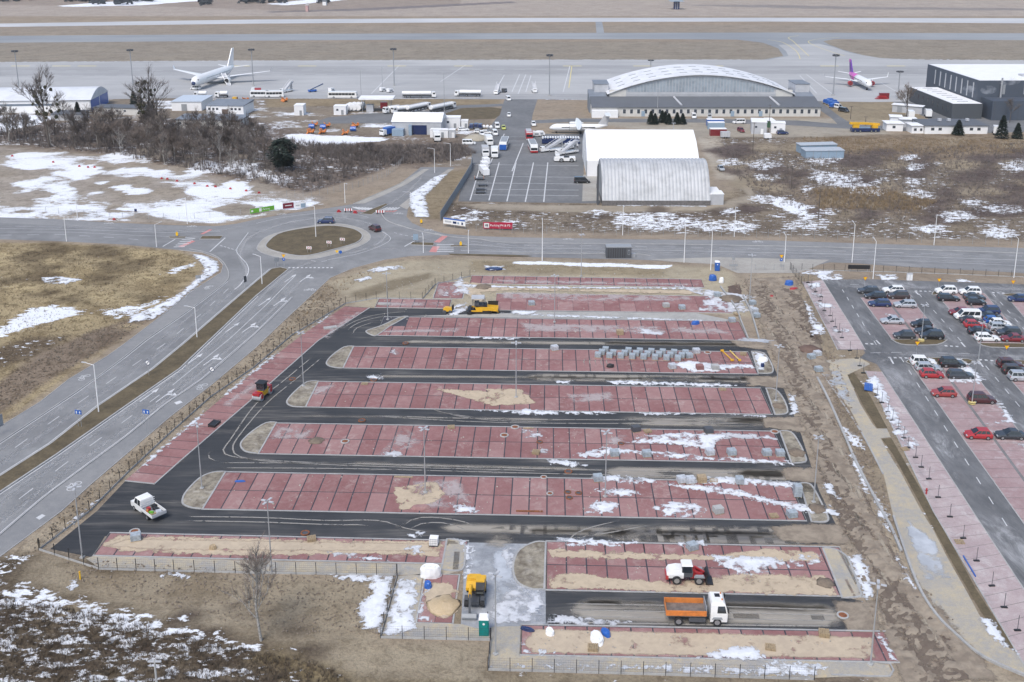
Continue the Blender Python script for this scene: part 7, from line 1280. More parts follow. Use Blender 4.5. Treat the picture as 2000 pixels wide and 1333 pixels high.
for x, y, lb in ((1646, 1204, 'pale manhole in the south dark aisle'), (674, 864, 'white-rimmed shaft ring on a red bay beside a dirt heap'), (985, 852, 'dark drain ring on a red bay'), (1006, 836, 'concrete ring at a row corner'), (1513, 845, 'grey drain ring at a row end'), (1382, 690, 'round white cable drum lying on a bay'), (263, 1040, 'tan shaft cover on dark asphalt by the grey slabs')): manhole(x, y, lb, CONC, .7)
# heaps
def heap(nme, lb, px_, py_, r_, h, mt, cat='heap'):
    g_ = G(px_, py_); m = MB(); rings = []; N = 16
    for k in range(6):
        f = 1-k/5; rr = r_*(f**.8)*(1 if k < 5 else 1)
        rings.append([(rr*math.cos(2*math.pi*i/N)*(1+.16*math.sin(3*i+k)), rr*math.sin(2*math.pi*i/N)*(1+.13*math.cos(2*i+k*.6)), h*(1-f**1.4)+(.02 if k == 0 else random.uniform(-.05, .05)*h)) for i in range(N)])
    m.loft(rings); o = m.build(nme, mt, None, (g_.x, g_.y, .07), random.uniform(0, 3), True); tag(o, lb, cat)
SANDM = surf('sand_heap', (.47, .36, .22), (.56, .44, .29), .5, 3, .7, bmp=.1); DIRT = surf('dirt_heap', (.15, .12, .095), (.25, .20, .15), .5, 2.5, .7, bmp=.15)
heap('sand_pile', 'tan sand pile beside the yellow excavator', 866, 1184, 2.0, .55, SANDM); heap('dirt_heap', 'brown dirt heap on a red bay beside a shaft ring', 618, 862, 1.2, .35, DIRT); heap('dirt_heap', 'dark reddish mound on the mud track by the path head', 1582, 684, 2.2, .8, surf('clay', (.13, .085, .07), (.19, .13, .105), .5, 2, .7)); heap('dirt_heap', 'grey rubble heap on the sandy row near the paved island', 1612, 1140, 1.1, .4, DIRT); heap('dirt_heap', 'dark soil mound on the sandy strip above the paver', 944, 561, 1.9, .5, DIRT); heap('gravel_heap', 'tan gravel heap beside the workshop yard', 930, 272, 5, 1.8, surf('gravel', (.36, .32, .25), (.44, .40, .32), .5, 2, .7)); heap('dirt_heap', 'low soil heap on the island beside the tall grey pallet block', 1596, 995, 1.3, .45, DIRT); heap('dirt_heap', 'low soil heap on the island by the grey drain ring', 1556, 886, 1.4, .5, DIRT); heap('dirt_heap', 'low soil heap on the island with roadside snow', 1521, 794, 1.2, .45, DIRT); heap('dirt_heap', 'brown clay bank by the kerb boards', 1428, 585, 2.4, .8, DIRT)
# portable toilets, tank, bags
def toilet(lb, px_, py_, c_, rz):
    t_ = thing('portable_toilet', lb, 'toilet', at_px(px_, py_, .5), rz); m = MB(); m.box((0, 0, 1.05), (1.1, 1.1, 2.05)); m.build('cabin', c_, t_); q = MB(); q.loft([[(x*k, y*k, z) for x, y in ((-.57, -.57), (.57, -.57), (.57, .57), (-.57, .57))] for z, k in ((2.05, 1), (2.15, 1), (2.32, .75))]); q.build('roof', WHITE_R, t_); q = MB(); q.box((0, -.56, 1.05), (.8, .04, 1.85)); d = q.build('door', c_, t_); q = MB(); q.cyl((.0, -.58, 1.6), (0, -.6, 1.6), .14, n=10); q.build('badge', WHITE, d); q = MB(); q.cyl((.4, .4, 2.2), (.4, .4, 2.5), .06, n=6); q.build('vent_pipe', BLACK, t_)
    for s_ in (-1, 1): q = MB(); q.box((s_*.5, -.565, 1.05), (.06, .05, 2.)); q.build('corner_trim', c_, t_)
toilet('teal portable toilet with white roof at the fence corner', 945, 1243, TEAL, RA); toilet('blue portable toilet with white roof by the site entrance', 1401, 530, BLUE, R(-4))
t = thing('water_tank', 'white caged water tank on the edge of the sandy row', 'tank', at_px(847, 1069, .4, .07), R(-6)); P('tank', WHITE_R, lambda m: m.box((0, 0, .65), (1.1, .95, 1.0))); P('pallet_base', BLACK, lambda m: m.box((0, 0, .07), (1.2, 1., .14)))
for i in range(6): P('cage_bar', GALV, lambda m: m.box((-.55+i*.22, -.49, .65), (.03, .03, 1.02)))
for i in range(4): P('cage_bar', GALV, lambda m: m.box((0, -.5, .25+i*.28), (1.14, .03, .03)))
def tarp(lb, px_, py_, sx, sy, h, mt, rz=0, nme='tarpaulin_bundle'):
    g_ = G(px_, py_); m = MB(); N = 12; rings = []
    for k in range(6): rings.append([(sx*(1-.12*k*k/6)*math.cos(2*math.pi*i/N)*(1+random.uniform(-.09, .09)), sy*(1-.12*k*k/6)*math.sin(2*math.pi*i/N)*(1+random.uniform(-.09, .09)), h*min(k/3.2, 1)*(1+random.uniform(-.1, .1))) for i in range(N)])
    m.loft(rings); o = m.build(nme, mt, None, (g_.x, g_.y, .07), rz); tag(o, lb, 'tarpaulin')
tarp('white sheet over a material stack beside the sandy plot', 841, 1126, 1.35, .75, 1.4, WHITE_R); tarp('white bulk bag lying open on the sandy row', 1166, 1250, .75, 1.3, .5, WHITE_R, .2); tarp('small pale sack on the sandy row', 1074, 1238, .5, .7, .45, WHITE_R, .3); tarp('blue plastic sheet crumpled beside the open white bag', 1183, 1240, .45, .8, .5, BLUE, .5); tarp('blue sheet strip at the sandy row corner', 1030, 1232, .9, .3, .3, NAVY, -.4); tarp('blue round tub cover near the sand pile', 836, 1148, .5, .5, .7, BLUE); tarp('black sack lying on a red bay', 1192, 718, .7, .45, .55, BLACK); tarp('blue wrapped goods by the site gate kerbs', 1392, 548, .9, .8, 1.2, BLUE); tarp('white drum bag beside the blue wrapped goods', 1409, 553, .55, .5, 1.1, WHITE_R); tarp('blue sheet on a pallet at a row top', 1358, 634, .9, .5, .6, BLUE, .3); tarp('blue and silver sheet on sandy soil', 965, 527, 2.1, 1.0, .4, NAVY); tarp('blue pipes and boxes heaped by the fence', 1541, 557, 1.0, .8, .9, BLUE, .2); tarp('red tarpaulin fold beside the blue heap', 1550, 566, 1.0, .5, .4, REDP, .3); tarp('red canister on the mud track', 1507, 581, .4, .3, .4, REDP); tarp('white tarpaulin on the east island with blue tub', 1490, 705, .9, .9, .5, WHITE_R); tarp('blue tub under the white tarpaulin', 1489, 718, .35, .35, .7, NAVY); tarp('brown bricks heaped at the row foot', 822, 994, 1.3, .6, .4, RED); tarp('small brown equipment on the sandy row', 416, 1073, .5, .4, .5, WOOD); tarp('blue trowel bag on a red bay', 469, 942, .8, .2, .2, BLUE)
t = thing('blue_panels', 'stack of blue panels leaning on the path edge', 'panels', at_px(1697, 758, 0, .06), R(70))
for i in range(5): P('panel', BLUE, lambda m: m.box((-.1*i, .28*i-.5, .1+.06*i), (3.2, .25, .08)))
t = thing('blue_panels', 'long blue board lying along the turf strip', 'panels', at_px(1893, 1108, 0, .07), ANG((1880, 1085), (1908, 1132))); P('board', BLUE, lambda m: m.box((0, 0, .1), (4.4, .15, .12))); P('support', WOOD, lambda m: m.box((-1, 0, .02), (.1, .5, .04)))
t = thing('black_skip', 'flat black container lid lying on the oblique red strip', 'container', (*G(419, 831).to_2d(), .08), ANG((411, 838), (430, 822))); P('tray', BLACK, lambda m: m.box((0, 0, .2), (1.9, 1.2, .35))); P('rim', DGREY, lambda m: [m.box((0, s_*.6, .42), (1.95, .06, .08)) for s_ in (-1, 1)])
t = thing('yellow_barrier', 'yellow steel trench brace lying on a red bay', 'brace', at_px(1420, 697, 0, .1), ANG((1410, 687), (1433, 709)))
P('bar', YELLOW, lambda m: m.cyl((-2.3, 0, .15), (2.3, 0, .15), .12, n=8)); P('foot', YELLOW, lambda m: m.box((-2.3, 0, .2), (.3, .6, .3))); P('foot', YELLOW, lambda m: m.box((2.3, 0, .2), (.3, .6, .3)))
t = thing('yellow_barrier', 'paler yellow trench brace parallel to the first one', 'brace', at_px(1435, 697, 0, .1), ANG((1425, 687), (1447, 709))); P('bar', plain('pale_yellow', (.75, .55, .15), .5), lambda m: m.cyl((-2.3, 0, .15), (2.3, 0, .15), .12, n=8)); P('foot', YELLOW, lambda m: m.box((2.3, 0, .2), (.3, .5, .3)))
t = thing('yellow_marker', 'short yellow gas marker post on the soil slope', 'post', (*G(157, 1132).to_2d(), 0)); P('post', SIGNY, lambda m: m.cyl((0, 0, 0), (0, 0, 1.0), .09, n=8)); P('cap', YELLOW, lambda m: m.cyl((0, 0, 1.), (0, 0, 1.12), .12, n=8))
for x0, y0, x1, y1, lb in ((770, 933, 806, 934, 'long tan plank at a row edge'), (1008, 1000, 1060, 1001, 'rusty steel bar lying at the row foot'), (1022, 838, 1042, 838, 'short tan plank on a row corner'), (660, 640, 618, 644, 'x')):
    if lb == 'x': continue
    p_ = bus_at(x0, y0, x1, y1); Lq = (G(x1, y1)-G(x0, y0)).length; t = thing('plank', lb, 'plank', (p_[0][0], p_[0][1], .09), p_[1]); P('board', RUST if 'rusty' in lb else WOOD, lambda m: m.box((0, 0, .06), (Lq, .3, .1))); P('end_strap', GALV, lambda m: m.box((Lq*.4, 0, .12), (.05, .32, .02)))
t = thing('kerb_stack', 'pale kerbstones stacked on the oblique strip', 'kerbstones', (*G(645, 642).to_2d(), .08), R(20))
for i in range(3): P('kerbstone', CONC, lambda m: m.box((0, -.35+i*.35, .15), (2.6, .3, .25)))
t = thing('kerb_stack', 'long pale kerb bundle on the upper red strip', 'kerbstones', (*G(750, 596).to_2d(), .08), R(-2))
for i in range(2): P('kerbstone', CONC, lambda m: m.box((0, -.2+i*.4, .2), (2.6, .35, .3)))
# ================================================================== LAMPS AND MASTS
def lot_lamp(h=10.):
    t = thing('lamp_post', 'lamp', 'lamp post'); m = MB(); m.cyl((0, 0, 0), (0, 0, h), .1, .055, 8); m.build('pole', GALV, t)
    for a in range(4):
        c_, s_ = math.cos(a*math.pi/2+.4), math.sin(a*math.pi/2+.4); q = MB(); q.box((c_*.55, s_*.55, h), (.6, .3, .08), rz=a*math.pi/2+.4); q.build('lamp_head', LGREY, t)
    q = MB(); q.cyl((0, 0, h-.1), (0, 0, h+.1), .12, n=8); q.build('hub', GALV, t); q = MB(); q.box((0, 0, .1), (.5, .5, .2)); q.build('footing', CONC, t); return t
LL = lot_lamp(); first = True
LAMPS = [(394.5, 955, 'soil island below the white flatbed lane'), (161, 1090, 'fence corner by the dark asphalt'), (531, 1120, 'sandy single row beside the south fence'), (830.7, 963, 'sandy patch in the first full red row'), (1182, 971, 'snow patch by a grey pallet'), (1008, 777, 'sand-dusted middle of a red row'), (757.5, 625, 'soil point of the short red row'), (593, 755, 'soil island near the tandem roller'), (1589, 982, 'soil island with a square shaft'), (1515, 784, 'soil island at the mud track with snow'), (1083, 630, 'red row below the gravel lane'), (1135, 540, 'edge of the farthest red row'), (1464, 585, 'kerb boards on the mud track'), (1700, 1299, 'sandy row end beside the mud track'), (968, 1279, 'fence bend by the teal toilet'), (1597, 960, 'x'), (828, 1000, 'x')]
for x, y, wh in LAMPS:
    if wh == 'x': continue
    g_ = G(x, y); lb = 'tall grey four-headed lamp post standing at the '+wh
    if first: LL.location = g_; first = False; LL['label'] = lb
    else: clone(LL, g_, random.uniform(0, 1.5), lb)
for x, y, wh in ((1799, 668, 'grass island among the dark parked cars'), (1898, 790, 'maroon car, with a yellow guard ring at its foot'), (1911, 705, 'cross lane kerb of the finished car park')):
    c_ = clone(LL, G(x, y), .3, 'four-headed lamp post beside the '+wh, sc=(1, 1, .75)); m = MB(); N = 12
    if 'kerb' not in wh:
        for z in (.2, .55): m.loft([[(r_*math.cos(2*math.pi*i/N), r_*math.sin(2*math.pi*i/N), zz) for i in range(N)] for r_, zz in ((.55, z), (.62, z+.06), (.55, z+.12))])
        m.build('guard_ring', plain('cream_yellow%d' % x, (.62, .50, .20), .6), c_)
def road_lamp(h=9., arm=1.6):
    t = thing('street_lamp', 'lamp', 'lamp post'); m = MB(); m.cyl((0, 0, 0), (0, 0, h), .1, .06, 8); m.build('pole', WHITE_R, t); q = MB(); q.cyl((0, 0, h-.05), (arm, 0, h+.25), .045, n=6); q.build('arm', WHITE_R, t); q = MB(); q.box((arm+.3, 0, h+.26), (.8, .28, .1)); q.build('lamp_head', LGREY, t); return t
RL = road_lamp(); first = True
for x, y, yt, rz, lb in ((385, 660, 600, 165, 'street lamp on the diagonal median beside the mound'), (193, 806, 711, 165, 'street lamp on the median near the blue direction sign'), (617, 464, 402, 200, 'street lamp on the roundabout island'), (130, 472, 422, 60, 'street lamp at the mound edge of the west road'), (152, 432, 385, -90, 'street lamp along the snowy field fence'), (366, 438, 385, -90, 'street lamp along the snowy field near the crossing'), (306, 483, 438, 60, 'street lamp beside the west crossing'), (1059, 510, 432, 90, 'white street lamp beside the main road bus bay'), (1216, 460, 400, -90, 'pale street lamp behind the black container across the road'), (1336, 513, 438, 90, 'white street lamp beside the site entrance'), (1388, 528, 452, 90, 'grey street lamp beside the blue toilet'), (1434, 463, 403, -90, 'street lamp on the far verge opposite the site gate'), (1532, 512, 460, 90, 'white street lamp by the yield sign at the site gate'), (1664, 513, 437, 90, 'white street lamp above the black display board'), (1824, 479, 418, -90, 'street lamp on the far verge above the parked cars'), (1980, 543, 465, 90, 'street lamp at the eastern car park edge'), (674, 397, 357, -60, 'street lamp at the striped crossing'), (802, 395, 375, 180, 'low street lamp at the north arm pavement'), (512, 556, 500, 150, 'street lamp on the median nose'), (1705, 545, 470, 90, 'thin street lamp behind the display board'), (849, 338, 290, 180, 'street lamp along the north arm'), (880, 325, 280, 180, 'street lamp beside the tall grey fence'), (915, 495, 455, 90, 'slim street lamp at the eastern crossing'), (827, 494, 460, 100, 'street lamp beside the eastern splitter island')):
    g_ = G(x, y); h = HT(x, y, yt); sc = (1, 1, h/9.2)
    if first: RL.location = g_; RL.rotation_euler = (0, 0, R(rz)); RL.scale = sc; RL['label'] = lb; first = False
    else: clone(RL, g_, R(rz), lb, sc=sc)
def mast(h=19.):
    t = thing('floodlight_mast', 'mast', 'mast'); m = MB(); m.cyl((0, 0, 0), (0, 0, h), .32, .16, 10); m.build('pole', GREY, t); q = MB(); q.cyl((0, 0, h-.6), (0, 0, h-.4), 1.0, n=12); q.build('head_ring', GREY, t)
    for a in range(8): c_, s_ = math.cos(a*math.pi/4), math.sin(a*math.pi/4); q = MB(); q.box((c_*1.35, s_*1.35, h-.1), (.5, .75, .8), rz=a*math.pi/4); q.build('floodlight', DGREY, t)
    q = MB(); q.box((0, 0, .3), (1.2, 1.2, .6)); q.build('footing', CONC, t); return t
FM = mast(); first = True
for x, y, yt, lb in ((37, 172, 100, 'floodlight mast rising behind the long white hangar'), (260, 170, 98, 'floodlight mast beside the blue hangar doors'), (495, 168, 97, 'floodlight mast between the white airliner and the apron buses'), (770, 168, 96, 'floodlight mast behind the white service pods'), (1073, 188, 108, 'floodlight mast beside the top of the airport road'), (1627, 187, 108, 'floodlight mast between the arched hangar and the purple-finned airliner'), (1753, 195, 140, 'pale floodlight mast near the stacked red frames'), (1270, 160, 118, 'white mast behind the arched hangar roof')):
    g_ = G(x, y); sc = (1, 1, HT(x, y, yt)/19)
    if first: FM.location = g_; FM.scale = sc; FM['label'] = lb; first = False
    else: clone(FM, g_, .2, lb, sc=sc)
for x, y, yt, lb in ((706, 207, 138, 'thin grey pole beside the fuel station tanks'), (747, 172, 131, 'thin pole beside the tall floodlight mast'), (868, 220, 142, 'thin pole with twin heads among the tankers'), (1283, 242, 172, 'white twin-head pole in front of the arched hangar'), (1313, 312, 240, 'thin pole beside the white tent roof'), (1598, 430, 373, 'dark timber pole in the scrub'), (1545, 370, 325, 'leaning timber pole in the dry scrub'), (1470, 300, 240, 'dark timber pole by the workshop cabin'), (1661, 233, 208, 'timber pole on the grass by the dark van'), (1690, 246, 228, 'short timber pole above the mobile crane'), (1501, 263, 205, 'thin dark pole in front of the annex windows'), (307, 1345, 1290, 'concrete pole in the snowy scrub')):
    h = HT(x, y, yt); dark = 'timber' in lb or 'dark' in lb; t = thing('pole', lb, 'pole', G(x, y)); m = MB(); m.cyl((0, 0, 0), (0, 0, h), .14, .09, 7); m.build('shaft', BARK if dark else (CONC if 'concrete' in lb else GALV), t); q = MB(); q.box((0, 0, h-.15), (1.4, .16, .14)); q.build('crossarm', BARK if dark else LGREY, t)
# ================================================================== FENCES
def fence(lb, path, h=1.6, step=2.5, plinth=.28, pm=BLACK, wires=5, px=True, solid=None, pl_mat=None):
    t = thing('fence', lb, 'fence'); Q = GP(path) if px else path
    for a, b_ in zip(Q, Q[1:]):
        a, b_ = Vector(a), Vector(b_); L = (b_-a).length; n = max(int(round(L/step)), 1); th = math.atan2(b_.y-a.y, b_.x-a.x)
        key = (round(L/n, 3), h, plinth, wires)
        pmsh = MB(); pmsh.box((0, 0, (h+.1)/2), (.07, .07, h+.1)); pme = pmsh.mesh('post', pm)
        w_ = MB(); seg = L/n
        if solid: w_.box((seg/2, 0, h/2+.05), (seg-.1, .05, h-.1))
        else:
            for k in range(wires): w_.cyl((.03, 0, plinth+.08+(h-plinth-.1)*k/max(wires-1, 1)), (seg-.03, 0, plinth+.08+(h-plinth-.1)*k/max(wires-1, 1)), .008, n=3, cap=False)
            for k in range(1, int(seg/.25)): w_.cyl((k*.25, .01, plinth+.06), (k*.25, .01, h-.02), .004, n=3, cap=False)
        wme = w_.mesh('mesh_panel', solid or pm)
        if plinth: p_ = MB(); p_.box((seg/2, 0, plinth/2), (seg-.08, .06, plinth)); plm = p_.mesh('plinth_board', pl_mat or KERB)
        for i in range(n+1):
            c_ = a+(b_-a)*(i/n); ob('post', pme, t, (c_.x, c_.y, 0), th)
            if i < n:
                ob('mesh_panel', wme, t, (c_.x, c_.y, 0), th)
                if plinth: ob('plinth_board', plm, t, (c_.x, c_.y, 0), th)
    return t
fence('black post fence on grey plinth boards along the dual road side of the site', [(78, 1074), (175, 1000), (253, 921), (327, 852), (411, 777), (496, 719), (570, 656), (630, 621), (675, 594), (735, 584), (825, 585), (850, 557), (918, 541)])
fence('black post fence on grey boards between the sandy row and the soil slope', [(76, 1075), (107, 1085), (193, 1113), (340, 1117), (500, 1121), (775, 1125)])
fence('short black post fence running towards the soil slope beside snow', [(776, 1126), (743, 1247)])
fence('black post fence on grey boards below the sand pile plot', [(743, 1247), (958, 1252)])
fence('short fence return beside the teal toilet', [(959, 1253), (953, 1310)]); fence('black post fence on grey boards along the southern sandy row', [(953, 1310), (1300, 1320), (1590, 1329)])
fence('slim fence along the verge above the finished car park', [(1545, 527), (1650, 530), (1750, 532.5), (1850, 536), (2000, 542), (2200, 551)], 1.5, 2.6, .2)
fence('dark short fence dividing the mud track from the finished bays', [(1543, 527), (1560, 548), (1570, 560)], 1.8, 2.5, 0, BLACK, 8)
fence('airport perimeter fence on the far side of the main road', [(930, 452), (1000, 456), (1250, 461), (1500, 465), (1750, 473), (2000, 481), (2300, 492)], 2.2, 3, 0, GREY, 4)
fence('tall grey sheet fence along the yard beside the north arm', [(860, 432), (890, 385), (920, 336), (923, 320)], 2.6, 2.5, 0, GREY, 0, solid=plain('fence_sheet', (.22, .26, .29), .6))
fence('grey railing fence curving round the wood above the north arm', [(560, 386), (640, 380), (700, 366), (755, 345), (775, 330), (788, 316)], 2., 2.5, 0, GREY, 4)
fence('thin fence along the snowy field beside the west road', [(0, 414), (90, 416), (190, 424), (290, 428), (380, 428), (470, 420)], 1.6, 4, 0, GREY, 3); fence('low gate fence across the site entrance', [(1475, 527), (1530, 528)], 1.3, 2.5, 0, GREY, 4)
# temporary posts on rubber feet
tp = None
for i, (x, y) in enumerate([(1578, 553), (1585, 561), (1593, 571), (1604, 581), (1601, 589), (1605, 597), (1610, 608), (1621, 618), (1625, 629), (1631, 640), (1639, 650), (1644, 661), (1660, 686), (1673, 701), (1679, 716), (1686, 730), (1713, 774), (1722, 788), (1734, 806), (1743, 823), (1754, 840), (1765, 857), (1773, 876), (1788, 895), (1799, 914), (1814, 937), (1832, 973), (1855, 1011), (1881, 1053), (1907, 1097), (1937, 1146), (1961, 1188), (1987, 1233)]):
    if tp is None:
        tp = thing('fence_foot_post', 'thin temporary post on a black rubber foot in the line beside the path', 'post', (*G(x, y).to_2d(), .06), 0, 'temporary posts on rubber feet'); m = MB(); m.box((0, 0, .07), (.75, .26, .14)); m.build('rubber_foot', BLACK, tp); m = MB(); m.cyl((0, 0, .1), (0, 0, 2.0), .035, n=6); m.build('tube', DGREY, tp)
    else: clone(tp, (*G(x, y).to_2d(), .06), random.uniform(-.15, .15))
# ================================================================== SIGNS AND BANNERS
_fonts = {}
def text_mesh(s, size, mat):
    cu = bpy.data.curves.new('lettering', 'FONT'); cu.body = s; cu.size = size; cu.align_x = 'CENTER'; cu.align_y = 'CENTER'; cu.extrude = .01
    o = bpy.data.objects.new('lettering_tmp', cu); col.objects.link(o); bpy.context.view_layer.update()
    me = bpy.data.meshes.new_from_object(o.evaluated_get(bpy.context.evaluated_depsgraph_get())); bpy.data.objects.remove(o); me.materials.clear(); me.materials.append(mat); return me
def banner(lb, a, b_, h, z0, mt, items=(), posts=False):
    A, B = G(*a), G(*b_); L = (B-A).length; th = math.atan2(B.y-A.y, B.x-A.x); t = thing('banner', lb, 'banner', A, th)
    m = MB(); m.box((L/2, 0, z0+h/2), (L, .05, h)); m.build('sheet', mt, t)
    for it in items:
        if it[0] == 'text':
            o = ob('lettering', text_mesh(it[1], it[2]*h, it[5]), t, (it[3]*L, -.045, z0+it[4]*h)); o.rotation_euler = (R(90), 0, 0)
        else: q = MB(); q.box((it[1]*L, -.04, z0+it[2]*h), (it[3]*L, .03, it[4]*h)); q.build('printed_panel', it[5], t)
    n = max(int(L/2.5), 1)
    for i in range(n+1): q = MB(); q.cyl((L*i/n, .06, 0), (L*i/n, .06, z0+h), .04, n=6); q.build('post', GALV, t)
    return t
banner('crimson banner with white lettering Parking P4 & P5 beside the perimeter path', (944, 449), (1001, 450), 1.75, .35, plain('crimson_sheet', (.42, .01, .045), .5), [('text', 'Parking P4 & P5', .48, .58, .5, WHITE), ('panel', .115, .5, .17, .72, WHITE), ('panel', .115, .5, .10, .38, DGREY), ('panel', .115, .52, .07, .14, WHITE)])
banner('white notice board with blue top strip on posts beside the tall grey fence', (866, 443), (909, 449), 1.7, .9, WHITE, [('panel', .5, .88, .98, .22, BLUE), ('panel', .52, .38, .16, .36, NAVY), ('panel', .22, .42, .3, .3, LGREY), ('panel', .86, .35, .07, .4, NAVY), ('panel', .68, .36, .08, .34, LBLUE)])
banner('green banner with white lettering Parking on the snowy field fence', (489, 420), (536, 412), 1.3, .3, GREEN, [('text', 'P Parking', .55, .62, .5, WHITE), ('panel', .42, .5, .1, .7, WHITE), ('panel', .08, .5, .08, .4, WHITE)])
banner('maroon banner with a white line of print beyond the green banner', (553, 410.5), (574, 408), 1.6, .3, plain('maroon_sheet', (.17, .012, .03), .5), [('panel', .5, .52, .62, .12, WHITE)])
banner('white banner with a grey-blue picture beside the maroon one', (576, 409), (598, 406.5), 1.6, .2, WHITE_R, [('panel', .74, .42, .42, .72, LBLUE), ('panel', .25, .5, .35, .2, LGREY)])
def yield_sign(px_, py_, lb, h=2.2, round_=False):
    t = thing('road_sign', lb, 'sign', G(px_, py_), R(-4)); m = MB(); m.cyl((0, 0, 0), (0, 0, h+.4), .035, n=6); m.build('post', GALV, t)
    tri = [(-.5, h+.75), (.5, h+.75), (0, h-.1)]; m = MB(); m.prism(tri, -.07, -.045); m.build('border', REDP, t); m = MB(); m.prism([(-.42, h+.70), (.42, h+.70), (0, h+.0)], -.082, -.07); m.build('face', SIGNY, t)
    if round_: m = MB(); m.cyl((0, -.05, h-.45), (0, -.08, h-.45), .38, n=16); d = m.build('round_plate', BLUE, t); q = MB(); q.prism([(-.16, h-.5), (.16, h-.5), (0, h-.25)], -.1, -.085); q.build('arrow', WHITE, d)
for a in ((1688, 566, 'yellow yield sign beside the dark grey estate'), (1832, 569, 'yellow yield sign beside the small round grass island'), (1976, 573, 'yellow yield sign at the kerbed grass corner'), (1789, 696, 'yellow yield sign across the lane from the black saloon row'), (1963, 704, 'yellow yield sign near the three dark cars'), (555, 522, 'yellow yield sign over a blue roundabout plate on the median nose', 2.4, True), (1525, 523, 'yellow yield sign over a blue plate at the site gate', 2.4, True)): yield_sign(*a)
def plate_sign(px_, py_, lb, c_, w_, hh, h, rz=0, arrows=True, n=2):
    t = thing('road_sign', lb, 'sign', G(px_, py_), rz)
    for x in (-w_*.25, w_*.25): m = MB(); m.cyl((x, .05, 0), (x, .05, h+hh), .035, n=6); m.build('post', GALV, t)
    m = MB(); m.box((0, 0, h+hh/2), (w_, .05, hh)); m.build('plate', c_, t)
    if arrows:
        for i in range(n): x = (i-(n-1)/2)*w_/n; q = MB(); q.prism([(x-.14, h+hh*.42), (x+.14, h+hh*.42), (x, h+hh*.85)], -.05, -.035); q.box((x, -.042, h+hh*.28), (.09, .015, hh*.35)); q.build('arrow', WHITE, t)
plate_sign(156, 835, 'blue lane sign with white arrows on the median', BLUE, 1.2, .7, 2.3, R(-15)); plate_sign(289, 847, 'blue lane sign on an arm over the cycle path', BLUE, 1.2, .7, 3.4, R(-15)); plate_sign(-2, 850, 'grey backed direction board at the mound foot', GREY, 2.2, 2., 1.2, R(70), False); plate_sign(480, 562, 'dark backed sign pair on the left carriageway edge', DGREY, .8, 1.4, 1.3, R(60), False); plate_sign(388, 552, 'small dark sign backs in the roadside snow', GREY, 1.2, .8, .9, R(20), False); plate_sign(541, 521, 'grey backed board left of the yield sign on the median nose', GREY, 1.2, 1., 1.2, R(40), False); plate_sign(812, 476, 'pale blue sign group on the eastern splitter island', LBLUE, 1.3, 1.6, .9, 0, False); plate_sign(1432, 529, 'grey notice board on posts beside the blue toilet', GREY, 2.0, .5, 1.1, 0, False)
plate_sign(1432, 524, 'small round-backed sign above the grey notice board', GREY, .7, .7, 2.0, 0, False); plate_sign(266, 424, 'small blue and white sign by the snowy field fence', NAVY, .7, .8, 1.5, 0, False)
def disc_sign(px_, py_, lb):
    t = thing('road_sign', lb, 'sign', G(px_, py_), R(-12)); m = MB(); m.cyl((0, 0, 0), (0, 0, 2.6), .035, n=6); m.build('post', GALV, t); m = MB(); m.cyl((0, -.04, 2.6), (0, -.07, 2.6), .5, n=20); m.build('disc', WHITE, t); m = MB(); N = 20; m.loft([[(r_*math.cos(2*math.pi*i/N), -.075, 2.6+r_*math.sin(2*math.pi*i/N)) for i in range(N)] for r_ in (.5, .4)], cap=False); m.build('rim', NAVY, t); q = MB(); q.box((0, -.085, 2.6), (.09, .02, .8), ry=.8); q.build('bar', NAVY, t)
disc_sign(291, 735, 'round white sign with a dark diagonal bar on the median'); disc_sign(416, 748, 'round white sign with a dark diagonal bar over the cycle path')
for x, y in ((604, 495), (643, 484), (669, 478)):
    t = thing('chevron_board', 'white board with red chevron arrows on the roundabout island', 'sign', G(x, y), R(-10), 'chevron boards on the island')
    for xx in (-.4, .4): m = MB(); m.cyl((xx, .05, .15), (xx, .05, 1.3), .03, n=6); m.build('post', GALV, t)
    m = MB(); m.box((0, 0, 1.4), (1.3, .04, .7)); m.build('panel', WHITE, t)
    for xx in (-.3, .25): q = MB(); q.prism([(xx-.2, 1.1), (xx, 1.1), (xx+.25, 1.4), (xx, 1.7), (xx-.2, 1.7), (xx+.05, 1.4)], -.045, -.025); q.build('chevron', REDP, t)
t = thing('road_sign', 'small yellow and blue sign pair at the roundabout exit', 'sign', G(663, 512), 0); m = MB(); m.cyl((0, 0, 0), (0, 0, 2.6), .035, n=6); m.build('post', GALV, t); m = MB(); m.prism([(-.9, 2.9), (-.1, 2.9), (-.5, 2.2)], -.06, -.03); m.build('triangle', SIGNY, t); m = MB(); m.cyl((.35, -.03, 2.5), (.35, -.06, 2.5), .4, n=16); m.build('disc', BLUE, t)
for x, y, lb in ((346, 462, 'yellow marker post on the west splitter island'), (900, 481, 'yellow marker post on the far eastern splitter island'), (823, 437, 'yellow and blue low sign in the snow by the grey fence')): t = thing('marker_post', lb, 'marker', G(x, y)); m = MB(); m.prism([(-.25, .2), (.25, .2), (.3, .9), (0, 1.3), (-.3, .9)], -.1, .1); m.build('body', SIGNY, t); q = MB(); q.box((0, 0, .1), (.5, .4, .2)); q.build('base', DGREY, t)
for x0, x1, y, lb in ((672, 688, 415, 'red and white striped barrier board at the closed north arm'), (734, 751, 418.5, 'second striped barrier board right of the splitter island')):
    t = thing('barrier', lb, 'barrier', G((x0+x1)/2, y), R(-3)); L = (G(x1, y)-G(x0, y)).length; n = 7
    for i in range(n): m = MB(); m.box((-L/2+L*(i+.5)/n, 0, .75), (L/n-.01, .06, .7)); m.build('stripe', REDP if i % 2 else WHITE, t)
    for s_ in (-1, 1): m = MB(); m.box((s_*L*.35, 0, .2), (.2, .7, .4)); m.build('foot', BLACK, t)
